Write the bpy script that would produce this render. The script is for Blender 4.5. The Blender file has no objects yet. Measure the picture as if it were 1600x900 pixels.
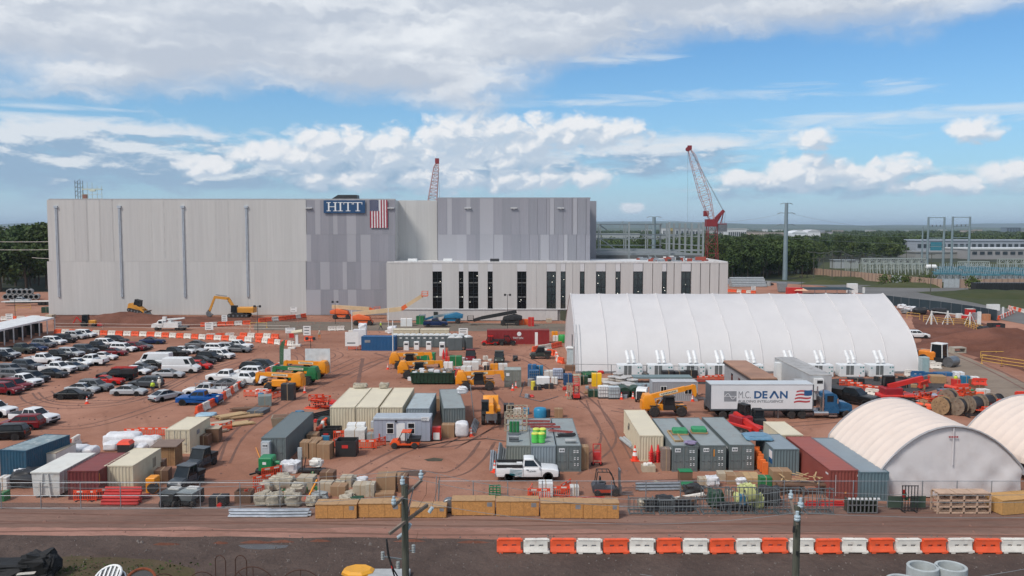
import bpy, bmesh, math, random
import numpy as np
from mathutils import Vector as V, Matrix, noise
R = math.radians; SC = bpy.context.scene; COL = SC.collection; RND = random.Random(7); PI = math.pi
# ---------------------------------------------------------------- camera
F, CH = 1340.0, 24.0; PIT = math.atan2(95, F); cP, sP = math.cos(PIT), math.sin(PIT)
cam = bpy.data.cameras.new('camera'); cam.sensor_width = 36; cam.lens = 36*F/1600; cam.clip_start = .5; cam.clip_end = 60000
co = bpy.data.objects.new('camera',cam); COL.objects.link(co); co.location = (0,0,CH); co.rotation_euler = (PI/2-PIT,0,0); SC.camera = co
SC.view_settings.view_transform = 'Standard'; SC.view_settings.look = 'None'; SC.view_settings.exposure = .05; SC.view_settings.gamma = 1
SC.cycles.max_bounces = 6; SC.cycles.diffuse_bounces = 2; SC.cycles.glossy_bounces = 2; SC.cycles.transparent_max_bounces = 6; SC.cycles.volume_bounces = 0
SC.cycles.use_denoising = True
SUN_EL, SUN_AZ = R(50), R(228)
sl = bpy.data.lights.new('sun','SUN'); sl.energy = 2.7; sl.angle = R(14); sl.color = (1,.95,.88)
so = bpy.data.objects.new('sun', sl); COL.objects.link(so)
sd = V((math.sin(SUN_AZ)*math.cos(SUN_EL),math.cos(SUN_AZ)*math.cos(SUN_EL),math.sin(SUN_EL)))
so.rotation_euler = sd.to_track_quat('Z', 'Y').to_euler(); so.location = (-60, -60, 120)
# ---------------------------------------------------------------- world
W = bpy.data.worlds.new('World'); SC.world = W; W.use_nodes = True; nt = W.node_tree; nt.nodes.clear()
class NB:
    def __init__(s, nt): s.nt = nt
    def n(s, t, **k):
        x = s.nt.nodes.new(t)
        for a, b in k.items(): setattr(x, a, b)
        return x
    def put(s, sock, v):
        if isinstance(v, (int, float)): sock.default_value = v
        elif isinstance(v,(tuple,list)): sock.default_value = tuple(v) + ((1,) if len(sock.default_value) == 4 and len(v) == 3 else ())
        else: s.nt.links.new(v, sock)
    def m(s, op, a, b=0.0, c=0.0, clamp=False):
        x = s.n('ShaderNodeMath',operation=op,use_clamp=clamp); s.put(x.inputs[0],a); s.put(x.inputs[1],b); s.put(x.inputs[2],c); return x.outputs[0]
    def mix(s, f, a, b, bt='MIX'):
        x = s.n('ShaderNodeMix',data_type='RGBA',blend_type=bt); s.put(x.inputs[0],f); s.put(x.inputs[6],a); s.put(x.inputs[7],b); return x.outputs[2]
    def ss(s, v, a, b, lo=0.0, hi=1.0):
        x = s.n('ShaderNodeMapRange',interpolation_type='SMOOTHSTEP'); s.put(x.inputs[0],v); s.put(x.inputs[1],a); s.put(x.inputs[2],b); s.put(x.inputs[3],lo); s.put(x.inputs[4],hi); return x.outputs[0]
    def noi(s, vec, sc, det=4, rough=.55, dist=0.0, lac=2.0, dim='3D'):
        x = s.n('ShaderNodeTexNoise',noise_dimensions=dim); s.put(x.inputs['Vector'],vec) if vec is not None else 0
        x.inputs['Scale'].default_value = sc; x.inputs['Detail'].default_value = det; x.inputs['Roughness'].default_value = rough; x.inputs['Distortion'].default_value = dist; x.inputs['Lacunarity'].default_value = lac
        return x.outputs[0]
    def xyz(s, a, b, c):
        x = s.n('ShaderNodeCombineXYZ'); s.put(x.inputs[0],a); s.put(x.inputs[1],b); s.put(x.inputs[2],c); return x.outputs[0]
b = NB(nt)
sky = b.n('ShaderNodeTexSky',sky_type='NISHITA',sun_disc=False,sun_elevation=SUN_EL,sun_rotation=SUN_AZ,altitude=100,air_density=1.0,dust_density=.6,ozone_density=1.5)
tc = b.n('ShaderNodeTexCoord'); sx = b.n('ShaderNodeSeparateXYZ'); nt.links.new(tc.outputs['Generated'],sx.inputs[0])
dx, dy, dz = sx.outputs
az = b.m('MULTIPLY',b.m('ARCTAN2',dx,dy),180/PI); el = b.m('MULTIPLY',b.m('ARCSINE',dz),180/PI)
def AE(x,y): h = math.hypot(F,x-800); return math.degrees(math.atan2(x-800,F)),math.degrees(math.atan2(355-y,h))
def off(a, e): return b.m('ADD', az, a), b.m('ADD', el, e)
def vor(x, y, z, sc, det, rough=.5):
    v = b.n('ShaderNodeTexVoronoi',feature='SMOOTH_F1',normalize=True,voronoi_dimensions='2D'); nt.links.new(b.xyz(x,y,z),v.inputs['Vector']); v.inputs['Scale'].default_value = sc; v.inputs['Detail'].default_value = det; v.inputs['Roughness'].default_value = rough; v.inputs['Smoothness'].default_value = .55; return b.m('SUBTRACT',1,v.outputs['Distance'])
wrp = b.noi(b.xyz(az,b.m('MULTIPLY',el,1.6),7),.5,4,.6,dim='2D')      # bends every cloud edge a little
wz = b.m('MULTIPLY', b.m('SUBTRACT', wrp, .5), 1.8)
# grey and white deck overhead, ending lower at the left than at the right
eb = b.m('ADD', b.ss(az, -4, 12, 7.9, 11.4), b.ss(az, 13, 26, 0, .8))
nbig = b.noi(b.xyz(b.m('DIVIDE',dx,b.m('ADD',b.m('MAXIMUM',dz,0),.1)),b.m('DIVIDE',dy,b.m('ADD',b.m('MAXIMUM',dz,0),.1)),0),.3,3,.5)
def deckf(a, e):
    n = b.noi(b.xyz(b.m('MULTIPLY',a,.30),b.m('ADD',e,wz),1),.34,5,.52,.2,dim='2D')
    return b.m('ADD',b.m('MULTIPLY',b.m('SUBTRACT',n,.5),3.0),b.m('MULTIPLY',b.m('MINIMUM',b.m('SUBTRACT',e,eb),3.2),.50))
d1 = deckf(az, el); d2 = deckf(*off(-.5, .55))
far_ = b.ss(b.m('ABSOLUTE',az),45,90,0,b.m('MULTIPLY',b.m('SUBTRACT',.58,nbig),5.0)); d1m = b.m('SUBTRACT',b.m('SUBTRACT',d1,far_),b.ss(el,17,32,0,b.m('MULTIPLY',b.m('SUBTRACT',.60,nbig),9.0)))     # unseen deck overhead, opened into separate clouds to lower the ambient light
deckm = b.ss(d1m, -.5, 1.1)
dsh = b.m('ADD',b.m('MULTIPLY',b.m('SUBTRACT',d1,d2),.42),b.m('ADD',b.m('MULTIPLY',b.noi(b.xyz(b.m('MULTIPLY',az,.2),b.m('MULTIPLY',el,.55),4),.42,5,.55,dim='2D'),.9),.10))
deckc = b.mix(b.ss(dsh, .28, .92), (.51, .57, .665), (.80, .835, .88))
# heaped clouds placed by compass direction and height
def blobs(lst, A=None, E=None):
    acc = None; A = az if A is None else A; E = el if E is None else E
    for x, y, rx, ry, w in lst:
        a, e = AE(x, y); ra, re = rx/F*57.3, ry/F*57.3
        u = b.m('DIVIDE',b.m('SUBTRACT',A,a),ra); v = b.m('DIVIDE',b.m('SUBTRACT',E,e),re)
        d = b.m('MULTIPLY',b.m('SUBTRACT',1,b.m('ADD',b.m('MULTIPLY',u,u),b.m('MULTIPLY',v,v))),w)
        acc = d if acc is None else b.m('SMOOTH_MAX', acc, d, .3)
    return b.m('MAXIMUM', acc, -1.6)
CUM = [(455,248,75,24,1),(520,236,80,32,1.1),(610,236,80,30,1),(720,222,70,38,1.1),(800,228,90,42,1.1),(890,210,110,26,1.1),(500,282,40,12,.8),(570,282,60,14,.8),(700,282,90,20,.8),(830,284,90,18,.8),(915,280,36,16,.9),(330,262,40,13,.8),
       (1268,219,30,14,1),(1515,204,32,15,1),(1160,280,50,12,.9),(1255,272,62,24,1.1),(1350,276,50,16,1),(1398,260,34,15,1),(1470,288,60,13,.9),(1578,276,40,20,1),(1402,294,18,9,.9),(985,327,18,8,.9)]
def cumf(a, e):
    v = vor(b.m('ADD',a,wz),b.m('ADD',b.m('MULTIPLY',e,1.25),b.m('MULTIPLY',wz,.6)),2.0,.62,2.3,.55)
    return b.m('ADD', blobs(CUM, a, e), b.m('MULTIPLY', b.m('SUBTRACT', v, .62), 4.4))
oth = b.m('SUBTRACT',b.m('MULTIPLY',b.noi(b.xyz(b.m('MULTIPLY',az,.08),b.m('MULTIPLY',el,.25),3),1,3,dim='2D'),4.2),b.m('ADD',2.0,b.m('MULTIPLY',b.m('ABSOLUTE',b.m('SUBTRACT',el,5)),.14)))
oth = b.m('SUBTRACT',oth,b.ss(b.m('ABSOLUTE',az),32,45,4.5,0))     # the same kind of cloud goes on round the horizon
k1 = b.m('MAXIMUM',cumf(az,el),oth); k2 = cumf(*off(-.32,.42)); k3 = cumf(*off(-.9,1.2))
cumm = b.ss(k1, -.45, 1.15)
csh = b.m('ADD',b.m('ADD',b.m('MULTIPLY',b.m('SUBTRACT',k1,k2),.50),b.m('MULTIPLY',b.m('SUBTRACT',k1,k3),.20)),.20)
cumc = b.mix(b.ss(csh, .0, .95), (.50, .60, .72), (.83, .85, .88))
# grey-blue bank at the left and thin veils
BANK = [(60,222,330,40,1.1),(230,262,300,40,1.1),(-60,250,240,60,1),(640,262,380,46,1.2),(1300,288,280,24,.8),(1000,245,220,40,.7)]
def bankf(a,e): return b.m('ADD',blobs(BANK,a,e),b.m('MULTIPLY',b.m('SUBTRACT',b.noi(b.xyz(b.m('MULTIPLY',a,.8),b.m('MULTIPLY',e,2.6),2),.34,5,.58,.2,dim='2D'),.5),2.4))
b1 = bankf(az,el); b2 = bankf(*off(-.4,.5)); bkm = b.m('MULTIPLY',b.ss(b1,-.1,.9),.9)
bkc = b.mix(b.ss(b.m('ADD',b.m('MULTIPLY',b.m('SUBTRACT',b1,b2),1.4),b.ss(el,2.0,7.2,-.05,.95)),.1,1.0),(.30,.43,.59),(.74,.78,.83))
vl = b.noi(b.xyz(b.m('MULTIPLY',az,.22),b.m('MULTIPLY',el,1.7),5),.8,4,.6,.6,dim='2D')
VE = blobs([(1400,185,230,16,1),(1180,150,250,12,.6),(980,97,100,9,1),(1290,183,90,9,1.0),(900,165,170,8,.7),(80,168,120,6,.8),(60,183,150,7,1.2),(1130,222,260,18,.8),(1380,140,60,12,.8)])
vm = b.m('MULTIPLY',b.ss(b.m('ADD',VE,b.m('MULTIPLY',b.m('SUBTRACT',vl,.5),2.6)),.0,1.3),.75)
lp = b.mix(1.0, sky.outputs[0], (.066, .102, .128), 'MULTIPLY')
lp = b.mix(b.ss(el, 12, -.5, 0, .55), lp, (.38, .56, .76))
colr = b.mix(vm,lp,(.68,.76,.84)); colr = b.mix(bkm,colr,bkc); colr = b.mix(cumm,colr,cumc); colr = b.mix(deckm,colr,deckc)
colr = b.mix(b.ss(el, 3.2, -.3, 0, .72), colr, (.49, .615, .755))
bg = b.n('ShaderNodeBackground'); nt.links.new(colr,bg.inputs[0]); bg.inputs[1].default_value = 1.0
wo = b.n('ShaderNodeOutputWorld'); nt.links.new(bg.outputs[0], wo.inputs[0])
W.cycles.sampling_method = 'MANUAL'; W.cycles.sample_map_resolution = 512
# ---------------------------------------------------------------- helpers
def ray(px, py): return V((0, cP, -sP))*F + V((px-800, 0, 0)) + V((0, sP, cP))*(450-py)
def G(px, py, z=0.0): d = ray(px, py); return V((0, 0, CH)) + d*((z-CH)/d.z)
def AT(px, py, Y): d = ray(px, py); return V((0, 0, CH)) + d*(Y/d.y)
MATS = {}
def mat(c,rough=.6,metal=0.0,var=.12,sc=1.5,bump=0.0,bsc=30,dirt=0.0,dc=(.20,.11,.08),spec=.5,name=None,stretch=None):
    key = (c, rough, metal, var, sc, bump, bsc, dirt, dc, stretch)
    if key in MATS: return MATS[key]
    m = bpy.data.materials.new(name or 'paint'); m.use_nodes = True; n = NB(m.node_tree); p = m.node_tree.nodes['Principled BSDF']
    t = n.n('ShaderNodeTexCoord'); oi = n.n('ShaderNodeObjectInfo')
    va = n.n('ShaderNodeVectorMath',operation='ADD'); n.put(va.inputs[0],t.outputs['Object']); n.put(va.inputs[1],n.xyz(n.m('MULTIPLY',oi.outputs['Random'],57),n.m('MULTIPLY',oi.outputs['Random'],31),0)); vec = va.outputs[0]
    if stretch:
        vm_ = n.n('ShaderNodeVectorMath',operation='MULTIPLY'); n.put(vm_.inputs[0],vec); n.put(vm_.inputs[1],stretch); vec = vm_.outputs[0]
    nz = n.noi(vec, sc, 5, .6)
    col = n.mix(n.ss(nz,.25,.75),tuple(min(1,x*(1-var)) for x in c),tuple(min(1,x*(1+var)) for x in c))
    if dirt: col = n.mix(n.m('MULTIPLY',n.ss(n.noi(vec,sc*2.3,6,.65),.48,.72),dirt),col,dc)
    n.put(p.inputs['Base Color'],col); p.inputs['Metallic'].default_value = metal; p.inputs['Specular IOR Level'].default_value = spec
    n.put(p.inputs['Roughness'],n.ss(nz,.2,.8,max(.05,rough-.08),min(1,rough+.08)))
    if bump:
        bp = n.n('ShaderNodeBump'); bp.inputs['Strength'].default_value = bump; bp.inputs['Distance'].default_value = .05; n.put(bp.inputs['Height'],n.noi(vec,bsc,4)); n.put(p.inputs['Normal'],bp.outputs[0])
    MATS[key] = m; return m
def emit(c, s):
    m = bpy.data.materials.new('lamp_light'); m.use_nodes = True; p = m.node_tree.nodes['Principled BSDF']; p.inputs['Emission Color'].default_value = (*c,1); p.inputs['Emission Strength'].default_value = s; return m
class MB:
    def __init__(s): s.v = []; s.f = []; s.m = []; s.M = Matrix(); s.k = 0
    def K(s, k): s.k = k; return s
    def at(s,x=0,y=0,z=0,rz=0,ry=0,rx=0): s.M = Matrix.Translation((x,y,z)) @ Matrix.Rotation(R(rz),4,'Z') @ Matrix.Rotation(R(ry),4,'Y') @ Matrix.Rotation(R(rx),4,'X'); return s
    def add(s, vs, fs):
        n = len(s.v); s.v += [s.M @ V(v) for v in vs]; s.f += [tuple(i+n for i in f) for f in fs]; s.m += [s.k]*len(fs); return s
    def hexa(s, lo, hi):
        return s.add(lo+hi,[(3,2,1,0),(4,5,6,7),(0,1,5,4),(1,2,6,5),(2,3,7,6),(3,0,4,7)])
    def box(s,x0,y0,z0,x1,y1,z1): return s.hexa([(x0,y0,z0),(x1,y0,z0),(x1,y1,z0),(x0,y1,z0)],[(x0,y0,z1),(x1,y0,z1),(x1,y1,z1),(x0,y1,z1)])
    def cb(s, x, y, z, a, c, h): return s.box(x-a/2, y-c/2, z, x+a/2, y+c/2, z+h)
    def frus(s, x, y, z, a, c, h, a2, c2, ox=0, oy=0):
        r = lambda cx,cy,p,q_,zz_: [(cx-p/2,cy-q_/2,zz_),(cx+p/2,cy-q_/2,zz_),(cx+p/2,cy+q_/2,zz_),(cx-p/2,cy+q_/2,zz_)]
        return s.hexa(r(x, y, a, c, z), r(x+ox, y+oy, a2, c2, z+h))
    def chb(s, x, y, z, a, c, h, e=.05):   # box with chamfered top and vertical edges
        ring = lambda p,q_,zz_,k: [(x-p/2+k,y-q_/2,zz_),(x+p/2-k,y-q_/2,zz_),(x+p/2,y-q_/2+k,zz_),(x+p/2,y+q_/2-k,zz_),(x+p/2-k,y+q_/2,zz_),(x-p/2+k,y+q_/2,zz_),(x-p/2,y+q_/2-k,zz_),(x-p/2,y-q_/2+k,zz_)]
        vs = ring(a,c,z,e)+ring(a,c,z+h-e,e)+ring(a-2*e,c-2*e,z+h,e*.5); fs = [tuple(range(7,-1,-1)),tuple(range(16,24))]
        for L in (0,8): fs += [(L+i,L+(i+1) % 8,L+8+(i+1) % 8,L+8+i) for i in range(8)]
        return s.add(vs, fs)
    def tube(s, p, q_, r, n=6, r2=None, cap=True):
        p, q_ = V(p), V(q_); d = q_-p
        if d.length < 1e-6: return s
        a = d.normalized().orthogonal().normalized(); c = d.normalized().cross(a); r2 = r if r2 is None else r2
        vs = [p+(a*math.cos(2*PI*i/n)+c*math.sin(2*PI*i/n))*r for i in range(n)]+[q_+(a*math.cos(2*PI*i/n)+c*math.sin(2*PI*i/n))*r2 for i in range(n)]
        fs = [(i, (i+1) % n, n+(i+1) % n, n+i) for i in range(n)]
        if cap: fs += [tuple(range(n-1, -1, -1)), tuple(range(n, 2*n))]
        return s.add(vs, fs)
    def line(s, pts, r, n=5):
        for p, q_ in zip(pts, pts[1:]): s.tube(p, q_, r, n)
        return s
    def bar(s, p, q_, w, h=None):
        p,q_ = V(p),V(q_); d = (q_-p).normalized(); up = V((0,0,1)) if abs(d.z) < .95 else V((0,1,0)); a = d.cross(up).normalized(); c = a.cross(d); h = h or w
        k = [a*w/2+c*h/2, -a*w/2+c*h/2, -a*w/2-c*h/2, a*w/2-c*h/2]
        return s.hexa([p+x for x in k], [q_+x for x in k])
    def prism(s, prof, y0, y1):      # outline in x,z pushed along y
        n = len(prof); return s.add([(x,y0,z) for x,z in prof]+[(x,y1,z) for x,z in prof],[tuple(range(n)),tuple(range(2*n-1,n-1,-1))]+[((i+1) % n,i,n+i,n+(i+1) % n) for i in range(n)])
    def lathe(s, prof, n=12):
        k = len(prof); vs = [(r*math.cos(2*PI*i/n),r*math.sin(2*PI*i/n),z) for r,z in prof for i in range(n)]
        fs = [(j*n+i,j*n+(i+1) % n,(j+1)*n+(i+1) % n,(j+1)*n+i) for j in range(k-1) for i in range(n)]
        if prof[0][0] > 0: fs.append(tuple(range(n-1, -1, -1)))
        if prof[-1][0] > 0: fs.append(tuple(range((k-1)*n, k*n)))
        return s.add(vs, fs)
    def o(s, name, mats, par=None, smooth=False, bevel=0):
        me = bpy.data.meshes.new(name); me.from_pydata(s.v,[],s.f); mats = mats if isinstance(mats,(list,tuple)) else [mats]
        for m in mats: me.materials.append(m)
        if len(mats) > 1: me.polygons.foreach_set('material_index', s.m)
        if smooth: me.polygons.foreach_set('use_smooth', [True]*len(s.f))
        ob = bpy.data.objects.new(name, me); COL.objects.link(ob)
        if par: ob.parent = par
        if bevel:   # round the edges in the shared mesh itself
            bm = bmesh.new(); bm.from_mesh(me); bmesh.ops.remove_doubles(bm,verts=bm.verts,dist=1e-4); bm.normal_update(); es = [e for e in bm.edges if len(e.link_faces) == 2 and e.calc_face_angle(0) > .45]
            bmesh.ops.bevel(bm,geom=es,offset=bevel,segments=2,profile=.6,affect='EDGES',clamp_overlap=True); bmesh.ops.recalc_face_normals(bm,faces=bm.faces); bm.to_mesh(me); bm.free(); me.polygons.foreach_set('use_smooth',[True]*len(me.polygons)); me.set_sharp_from_angle(angle=.6)
        return ob
def kids(o): return [c for c in KID.get(o.name, [])]
KID = {}
def tag(o, label, cat, group=None):
    o['label'] = label; o['category'] = cat
    if group: o['group'] = group
    return o
def T(name, label, cat, loc=(0, 0, 0), rz=0, group=None):
    o = bpy.data.objects.new(name,None); COL.objects.link(o); o.location = loc; o.rotation_euler = (0,0,R(rz)); o.empty_display_size = .3; return tag(o,label,cat,group)
def cpo(o, par):
    c = o.copy(); COL.objects.link(c)
    if par: c.parent = par
    for ch in o.children: cpo(ch, c)
    return c
PR = {}
def put(key, build, loc, rz, label, group=None, cols=None, sc=None):
    """first use builds the thing, later uses copy it with its parts; cols = {slot: material} sets per-object paint"""
    if key in PR: r = cpo(PR[key], None)
    else: r = PR[key] = build()
    r.location = loc; r.rotation_euler = (0, 0, R(rz)); r['label'] = label
    if sc: r.scale = (sc, sc, sc) if isinstance(sc, (int, float)) else sc
    if group: r['group'] = group
    if cols:
        for ch in [r]+list(r.children_recursive):
            if ch.type != 'MESH': continue
            for i, s_ in enumerate(ch.material_slots):
                nm = ch.data.materials[i].name if ch.data.materials[i] else ''
                for k, m_ in cols.items():
                    if nm.startswith(k): s_.link = 'OBJECT'; s_.material = m_
    return r
def struct(o, kind='structure'): o['kind'] = kind; return o
def lumpy(mb,x,y,z,a,c,h,seed,amp=.22,n=10,k=6,sq=.5,vq=.38):   # soft bag or heap
    vs = []; off = V((seed*3.1, seed*1.7, 0))
    for j in range(k+1):
        ph = PI*j/k-PI/2
        for i in range(n):
            th = 2*PI*i/n; d = V((math.copysign(abs(math.cos(th))**sq,math.cos(th))*abs(math.cos(ph))**vq,math.copysign(abs(math.sin(th))**sq,math.sin(th))*abs(math.cos(ph))**vq,math.copysign(abs(math.sin(ph))**(vq+.2),math.sin(ph))))
            f = 1+amp*noise.noise(d*1.7+off)+amp*.7*noise.noise(d*4.3+off)-amp*.6*abs(noise.noise(d*6.5-off)); vs.append((x+d.x*a/2*f,y+d.y*c/2*f,z+h/2+max(-1,d.z*(f if d.z > 0 else 1))*h/2))
    return mb.add(vs,[(j*n+i,j*n+(i+1) % n,(j+1)*n+(i+1) % n,(j+1)*n+i) for j in range(k) for i in range(n)])
ORD = ['first','second','third','fourth','fifth','sixth','seventh','eighth','ninth','tenth','eleventh','twelfth','thirteenth','fourteenth','fifteenth','sixteenth','seventeenth','eighteenth','nineteenth','twentieth','twenty-first','twenty-second','twenty-third','twenty-fourth','twenty-fifth','twenty-sixth','twenty-seventh','twenty-eighth','twenty-ninth','thirtieth','thirty-first','thirty-second','thirty-third','thirty-fourth','thirty-fifth','thirty-sixth']
FONT = None
def text(s,size,m,par,loc,rx=90,rz=0,name='lettering',bold=0,ext=.004,sx=1.0,shear=0.0,align='LEFT'):
    c = bpy.data.curves.new(name,'FONT'); c.body = s; c.size = size; c.extrude = ext; c.offset = bold; c.shear = shear; c.align_x = align; c.resolution_u = 3; c.materials.append(m)
    o = bpy.data.objects.new(name,c); dg = bpy.context.evaluated_depsgraph_get(); COL.objects.link(o); dg.update()
    me = bpy.data.meshes.new_from_object(o.evaluated_get(dg)); COL.objects.unlink(o); bpy.data.objects.remove(o)
    ob = bpy.data.objects.new(name,me); COL.objects.link(ob); ob.parent = par; ob.location = loc; ob.rotation_euler = (R(rx),0,R(rz)); ob.scale = (sx,1,1)
    if not me.materials: me.materials.append(m)
    return ob
# common materials
GALV = mat((.36,.38,.40),.45,.7,.15,2,name='galvanised'); DARK = mat((.025,.025,.027),.5,0,.2,2,name='black_plastic'); RUB = mat((.022,.021,.021),.85,0,.25,2,dirt=.5,dc=(.13,.08,.06),name='rubber')
GLASS = mat((.012,.016,.019),.12,0,.1,1,spec=.45,name='dark_glass'); WHITE = mat((.74,.74,.73),.5,0,.05,.8,dirt=.12,name='white'); STEEL = mat((.25,.26,.27),.4,.8,.2,2,name='steel')
RIM = mat((.32,.33,.34),.35,.8,.1,3,name='alloy'); ORANGE = mat((.80,.10,.03),.55,0,.14,1.3,dirt=.30,dc=(.42,.14,.08),name='orange_plastic'); BWHITE = mat((.71,.67,.61),.55,0,.08,1.3,dirt=.36,dc=(.42,.30,.24),name='white_plastic'); RED = mat((.55,.025,.02),.5,0,.12,1,dirt=.15,name='red_paint')
YEL = mat((.80,.29,.012),.42,0,.08,.8,dirt=.18,name='yellow_paint'); GRN = mat((.012,.16,.05),.5,0,.12,1,dirt=.15,name='green_paint'); CREAM = mat((.60,.53,.39),.55,0,.05,.9,dirt=.28,dc=(.34,.22,.13),stretch=(1,1,.35),name='cream_paint')
GREY = mat((.125,.152,.156),.55,0,.10,.9,dirt=.30,dc=(.22,.19,.16),stretch=(1,1,.35),name='grey_paint'); BLUE = mat((.015,.10,.24),.5,0,.15,1,dirt=.1,name='blue_paint'); MAROON = mat((.15,.026,.026),.6,0,.15,.9,dirt=.3,dc=(.26,.12,.08),stretch=(1,1,.35),name='maroon_paint')
WOOD = mat((.36,.22,.11),.8,0,.25,2,bump=.3,stretch=(1,6,6),name='timber'); OSB = mat((.50,.24,.075),.8,0,.20,7,bump=.25,bsc=60,name='osb_board'); CARD = mat((.30,.18,.10),.85,0,.1,1,name='cardboard'); CONC = mat((.36,.37,.37),.85,0,.15,1.2,bump=.25,name='concrete')
TARPW = mat((.66,.66,.68),.6,0,.1,2,dirt=.12,name='white_sheeting'); CANV = mat((.42,.37,.29),.85,0,.25,2.5,bump=.6,bsc=7,dirt=.4,dc=(.20,.16,.12),name='canvas')
# ---------------------------------------------------------------- ground
def groundmat(c1,c2,c3,sx=1.0,sy=1.0,sc=.12,bump=.5,peb=.0,name='dirt',tracks=0.0):
    m = bpy.data.materials.new(name); m.use_nodes = True; n = NB(m.node_tree); p = m.node_tree.nodes['Principled BSDF']; t = n.n('ShaderNodeTexCoord')
    vm_ = n.n('ShaderNodeVectorMath',operation='MULTIPLY'); n.put(vm_.inputs[0],t.outputs['Object']); n.put(vm_.inputs[1],(sx,sy,1)); v = vm_.outputs[0]
    a = n.noi(v,sc,7,.62,.6); bb = n.noi(v,sc*6,6,.6,.3); fine = n.noi(v,4.5,6,.75); big = n.noi(v,sc*.35,4,.55,.8)
    col = n.mix(n.ss(a,.38,.62),c1,c2); col = n.mix(n.m('MULTIPLY',n.ss(bb,.45,.75),.55),col,c3)
    col = n.mix(n.m('MULTIPLY', n.ss(fine, .35, .7), .38), col, tuple(x*.55 for x in c1))
    col = n.mix(n.m('MULTIPLY',n.ss(big,.47,.70),.32),col,tuple(x*.68 for x in c1)); col = n.mix(n.m('MULTIPLY',n.ss(big,.48,.32),.35),col,tuple(min(1,x*1.18) for x in c2))
    if tracks:   # worn wheel tracks wandering over the site
        for s_, rot in ((1, .2), (1.3, 1.1), (.9, -.55)):
            mp = n.n('ShaderNodeMapping'); n.put(mp.inputs[0],t.outputs['Object']); mp.inputs['Rotation'].default_value = (0,0,rot)
            wv = n.n('ShaderNodeTexWave',wave_type='BANDS',bands_direction='X'); n.put(wv.inputs[0],mp.outputs[0]); wv.inputs['Scale'].default_value = .045*s_; wv.inputs['Distortion'].default_value = 9; wv.inputs['Detail'].default_value = 2; wv.inputs['Detail Scale'].default_value = .35
            ln = n.ss(n.m('ABSOLUTE',n.m('SUBTRACT',wv.outputs['Fac'],.5)),.0,.16,1,0)
            msk = n.ss(n.noi(mp.outputs[0], .05, 3), .46, .62)
            st = n.noi(mp.outputs[0],.9,3); col = n.mix(n.m('MULTIPLY',n.m('MULTIPLY',ln,msk),n.m('MULTIPLY',st,tracks)),col,tuple(x*.55 for x in c1))
    if peb: 
        vo = n.n('ShaderNodeTexVoronoi'); n.put(vo.inputs['Vector'],t.outputs['Object']); vo.inputs['Scale'].default_value = 7; col = n.mix(n.m('MULTIPLY',n.ss(vo.outputs['Distance'],.22,.08),n.m('MULTIPLY',n.ss(n.noi(t.outputs['Object'],2.5,3),.5,.7),peb)),col,(.30,.26,.23))
    n.put(p.inputs['Base Color'],col); p.inputs['Roughness'].default_value = .92; p.inputs['Specular IOR Level'].default_value = .2
    bp = n.n('ShaderNodeBump'); bp.inputs['Strength'].default_value = bump; bp.inputs['Distance'].default_value = .25; n.put(bp.inputs['Height'],n.m('ADD',bb,n.m('MULTIPLY',fine,.35))); n.put(p.inputs['Normal'],bp.outputs[0]); return m
GRASS = groundmat((.050,.062,.022),(.075,.080,.032),(.095,.085,.04),sc=.03,name='grass_ground')
DIRT = groundmat((.310,.142,.091),(.415,.212,.145),(.220,.098,.063),sc=.05,peb=.25,name='red_dirt',tracks=.45)
ROADD = groundmat((.195,.115,.090),(.265,.158,.122),(.135,.090,.073),sx=.22,sc=.22,peb=.5,name='haul_road')
GRAV = groundmat((.088,.061,.051),(.118,.083,.069),(.060,.044,.038),sc=.25,bump=.9,peb=.9,name='dark_gravel')
ASPH = groundmat((.15,.145,.14),(.18,.175,.17),(.12,.115,.11),sc=.1,bump=.15,name='asphalt'); PALE = groundmat((.24,.185,.14),(.28,.22,.17),(.17,.125,.10),sx=.5,sc=.12,name='pale_track')
RAW = groundmat((.145,.060,.040),(.20,.085,.058),(.10,.042,.03),sc=.15,bump=1.0,name='raw_dirt')
def sheet(name, pts, z, m, kind='structure'):
    mb = MB(); mb.add([(x,y,z) for x,y in pts],[tuple(range(len(pts)))]); return struct(mb.o(name,m),kind)
def gp(*px): return [tuple(G(x, y)[:2]) for x, y in px]
def wob(pts, step, amp, seed, closed=True):   # uneven outline
    out = []; n = len(pts)
    for i in range(n):
        p, q_ = V(pts[i]), V(pts[(i+1) % n]); k = max(1, int((q_-p).length/step))
        for j in range(k):
            a = p.lerp(q_,j/k); d = noise.noise(V((a.x*.21+seed,a.y*.21,seed)))+.5*noise.noise(V((a.x*.9,a.y*.9,seed))); dr = (q_-p).normalized(); out.append((a.x-dr.y*d*amp,a.y+dr.x*d*amp))
    return out
sheet('ground',[(-26000,-2000),(26000,-2000),(26000,26000),(-26000,26000)],0,GRASS)
sheet('dirt_yard',[(-320,40),(127,40),(127,300),(127,372),(75,372),(60,305),(-320,330)],.004,DIRT)
sheet('haul_road',wob([(-140,65.2),(60,64.4),(140,63.4),(140,73.0),(-140,73.4)],1.2,.28,3),.008,ROADD)
sheet('gravel_ground',wob([(-140,30),(140,30),(140,62.6),(40,63.6),(0,64.6),(-40,65.5),(-140,65.8)],.8,.22,5),.012,GRAV)
sheet('dirt_verge',wob([(-140,65.0),(0,64.2),(60,63.3),(140,63.0),(140,64.2),(60,64.9),(0,66.9),(-140,67.8)],.7,.45,21),.0105,groundmat((.30,.155,.115),(.37,.20,.155),(.17,.09,.068),sx=.4,sc=.3,peb=.3,name='pink_dirt'))
sheet('grass_ground',wob(gp((-90,902),(-90,884),(60,872),(150,868),(240,874),(300,890),(310,915),(-90,960)),.5,.3,9),.016,groundmat((.105,.075,.045),(.080,.068,.030),(.12,.085,.055),sc=.6,name='worn_grass'))
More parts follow.
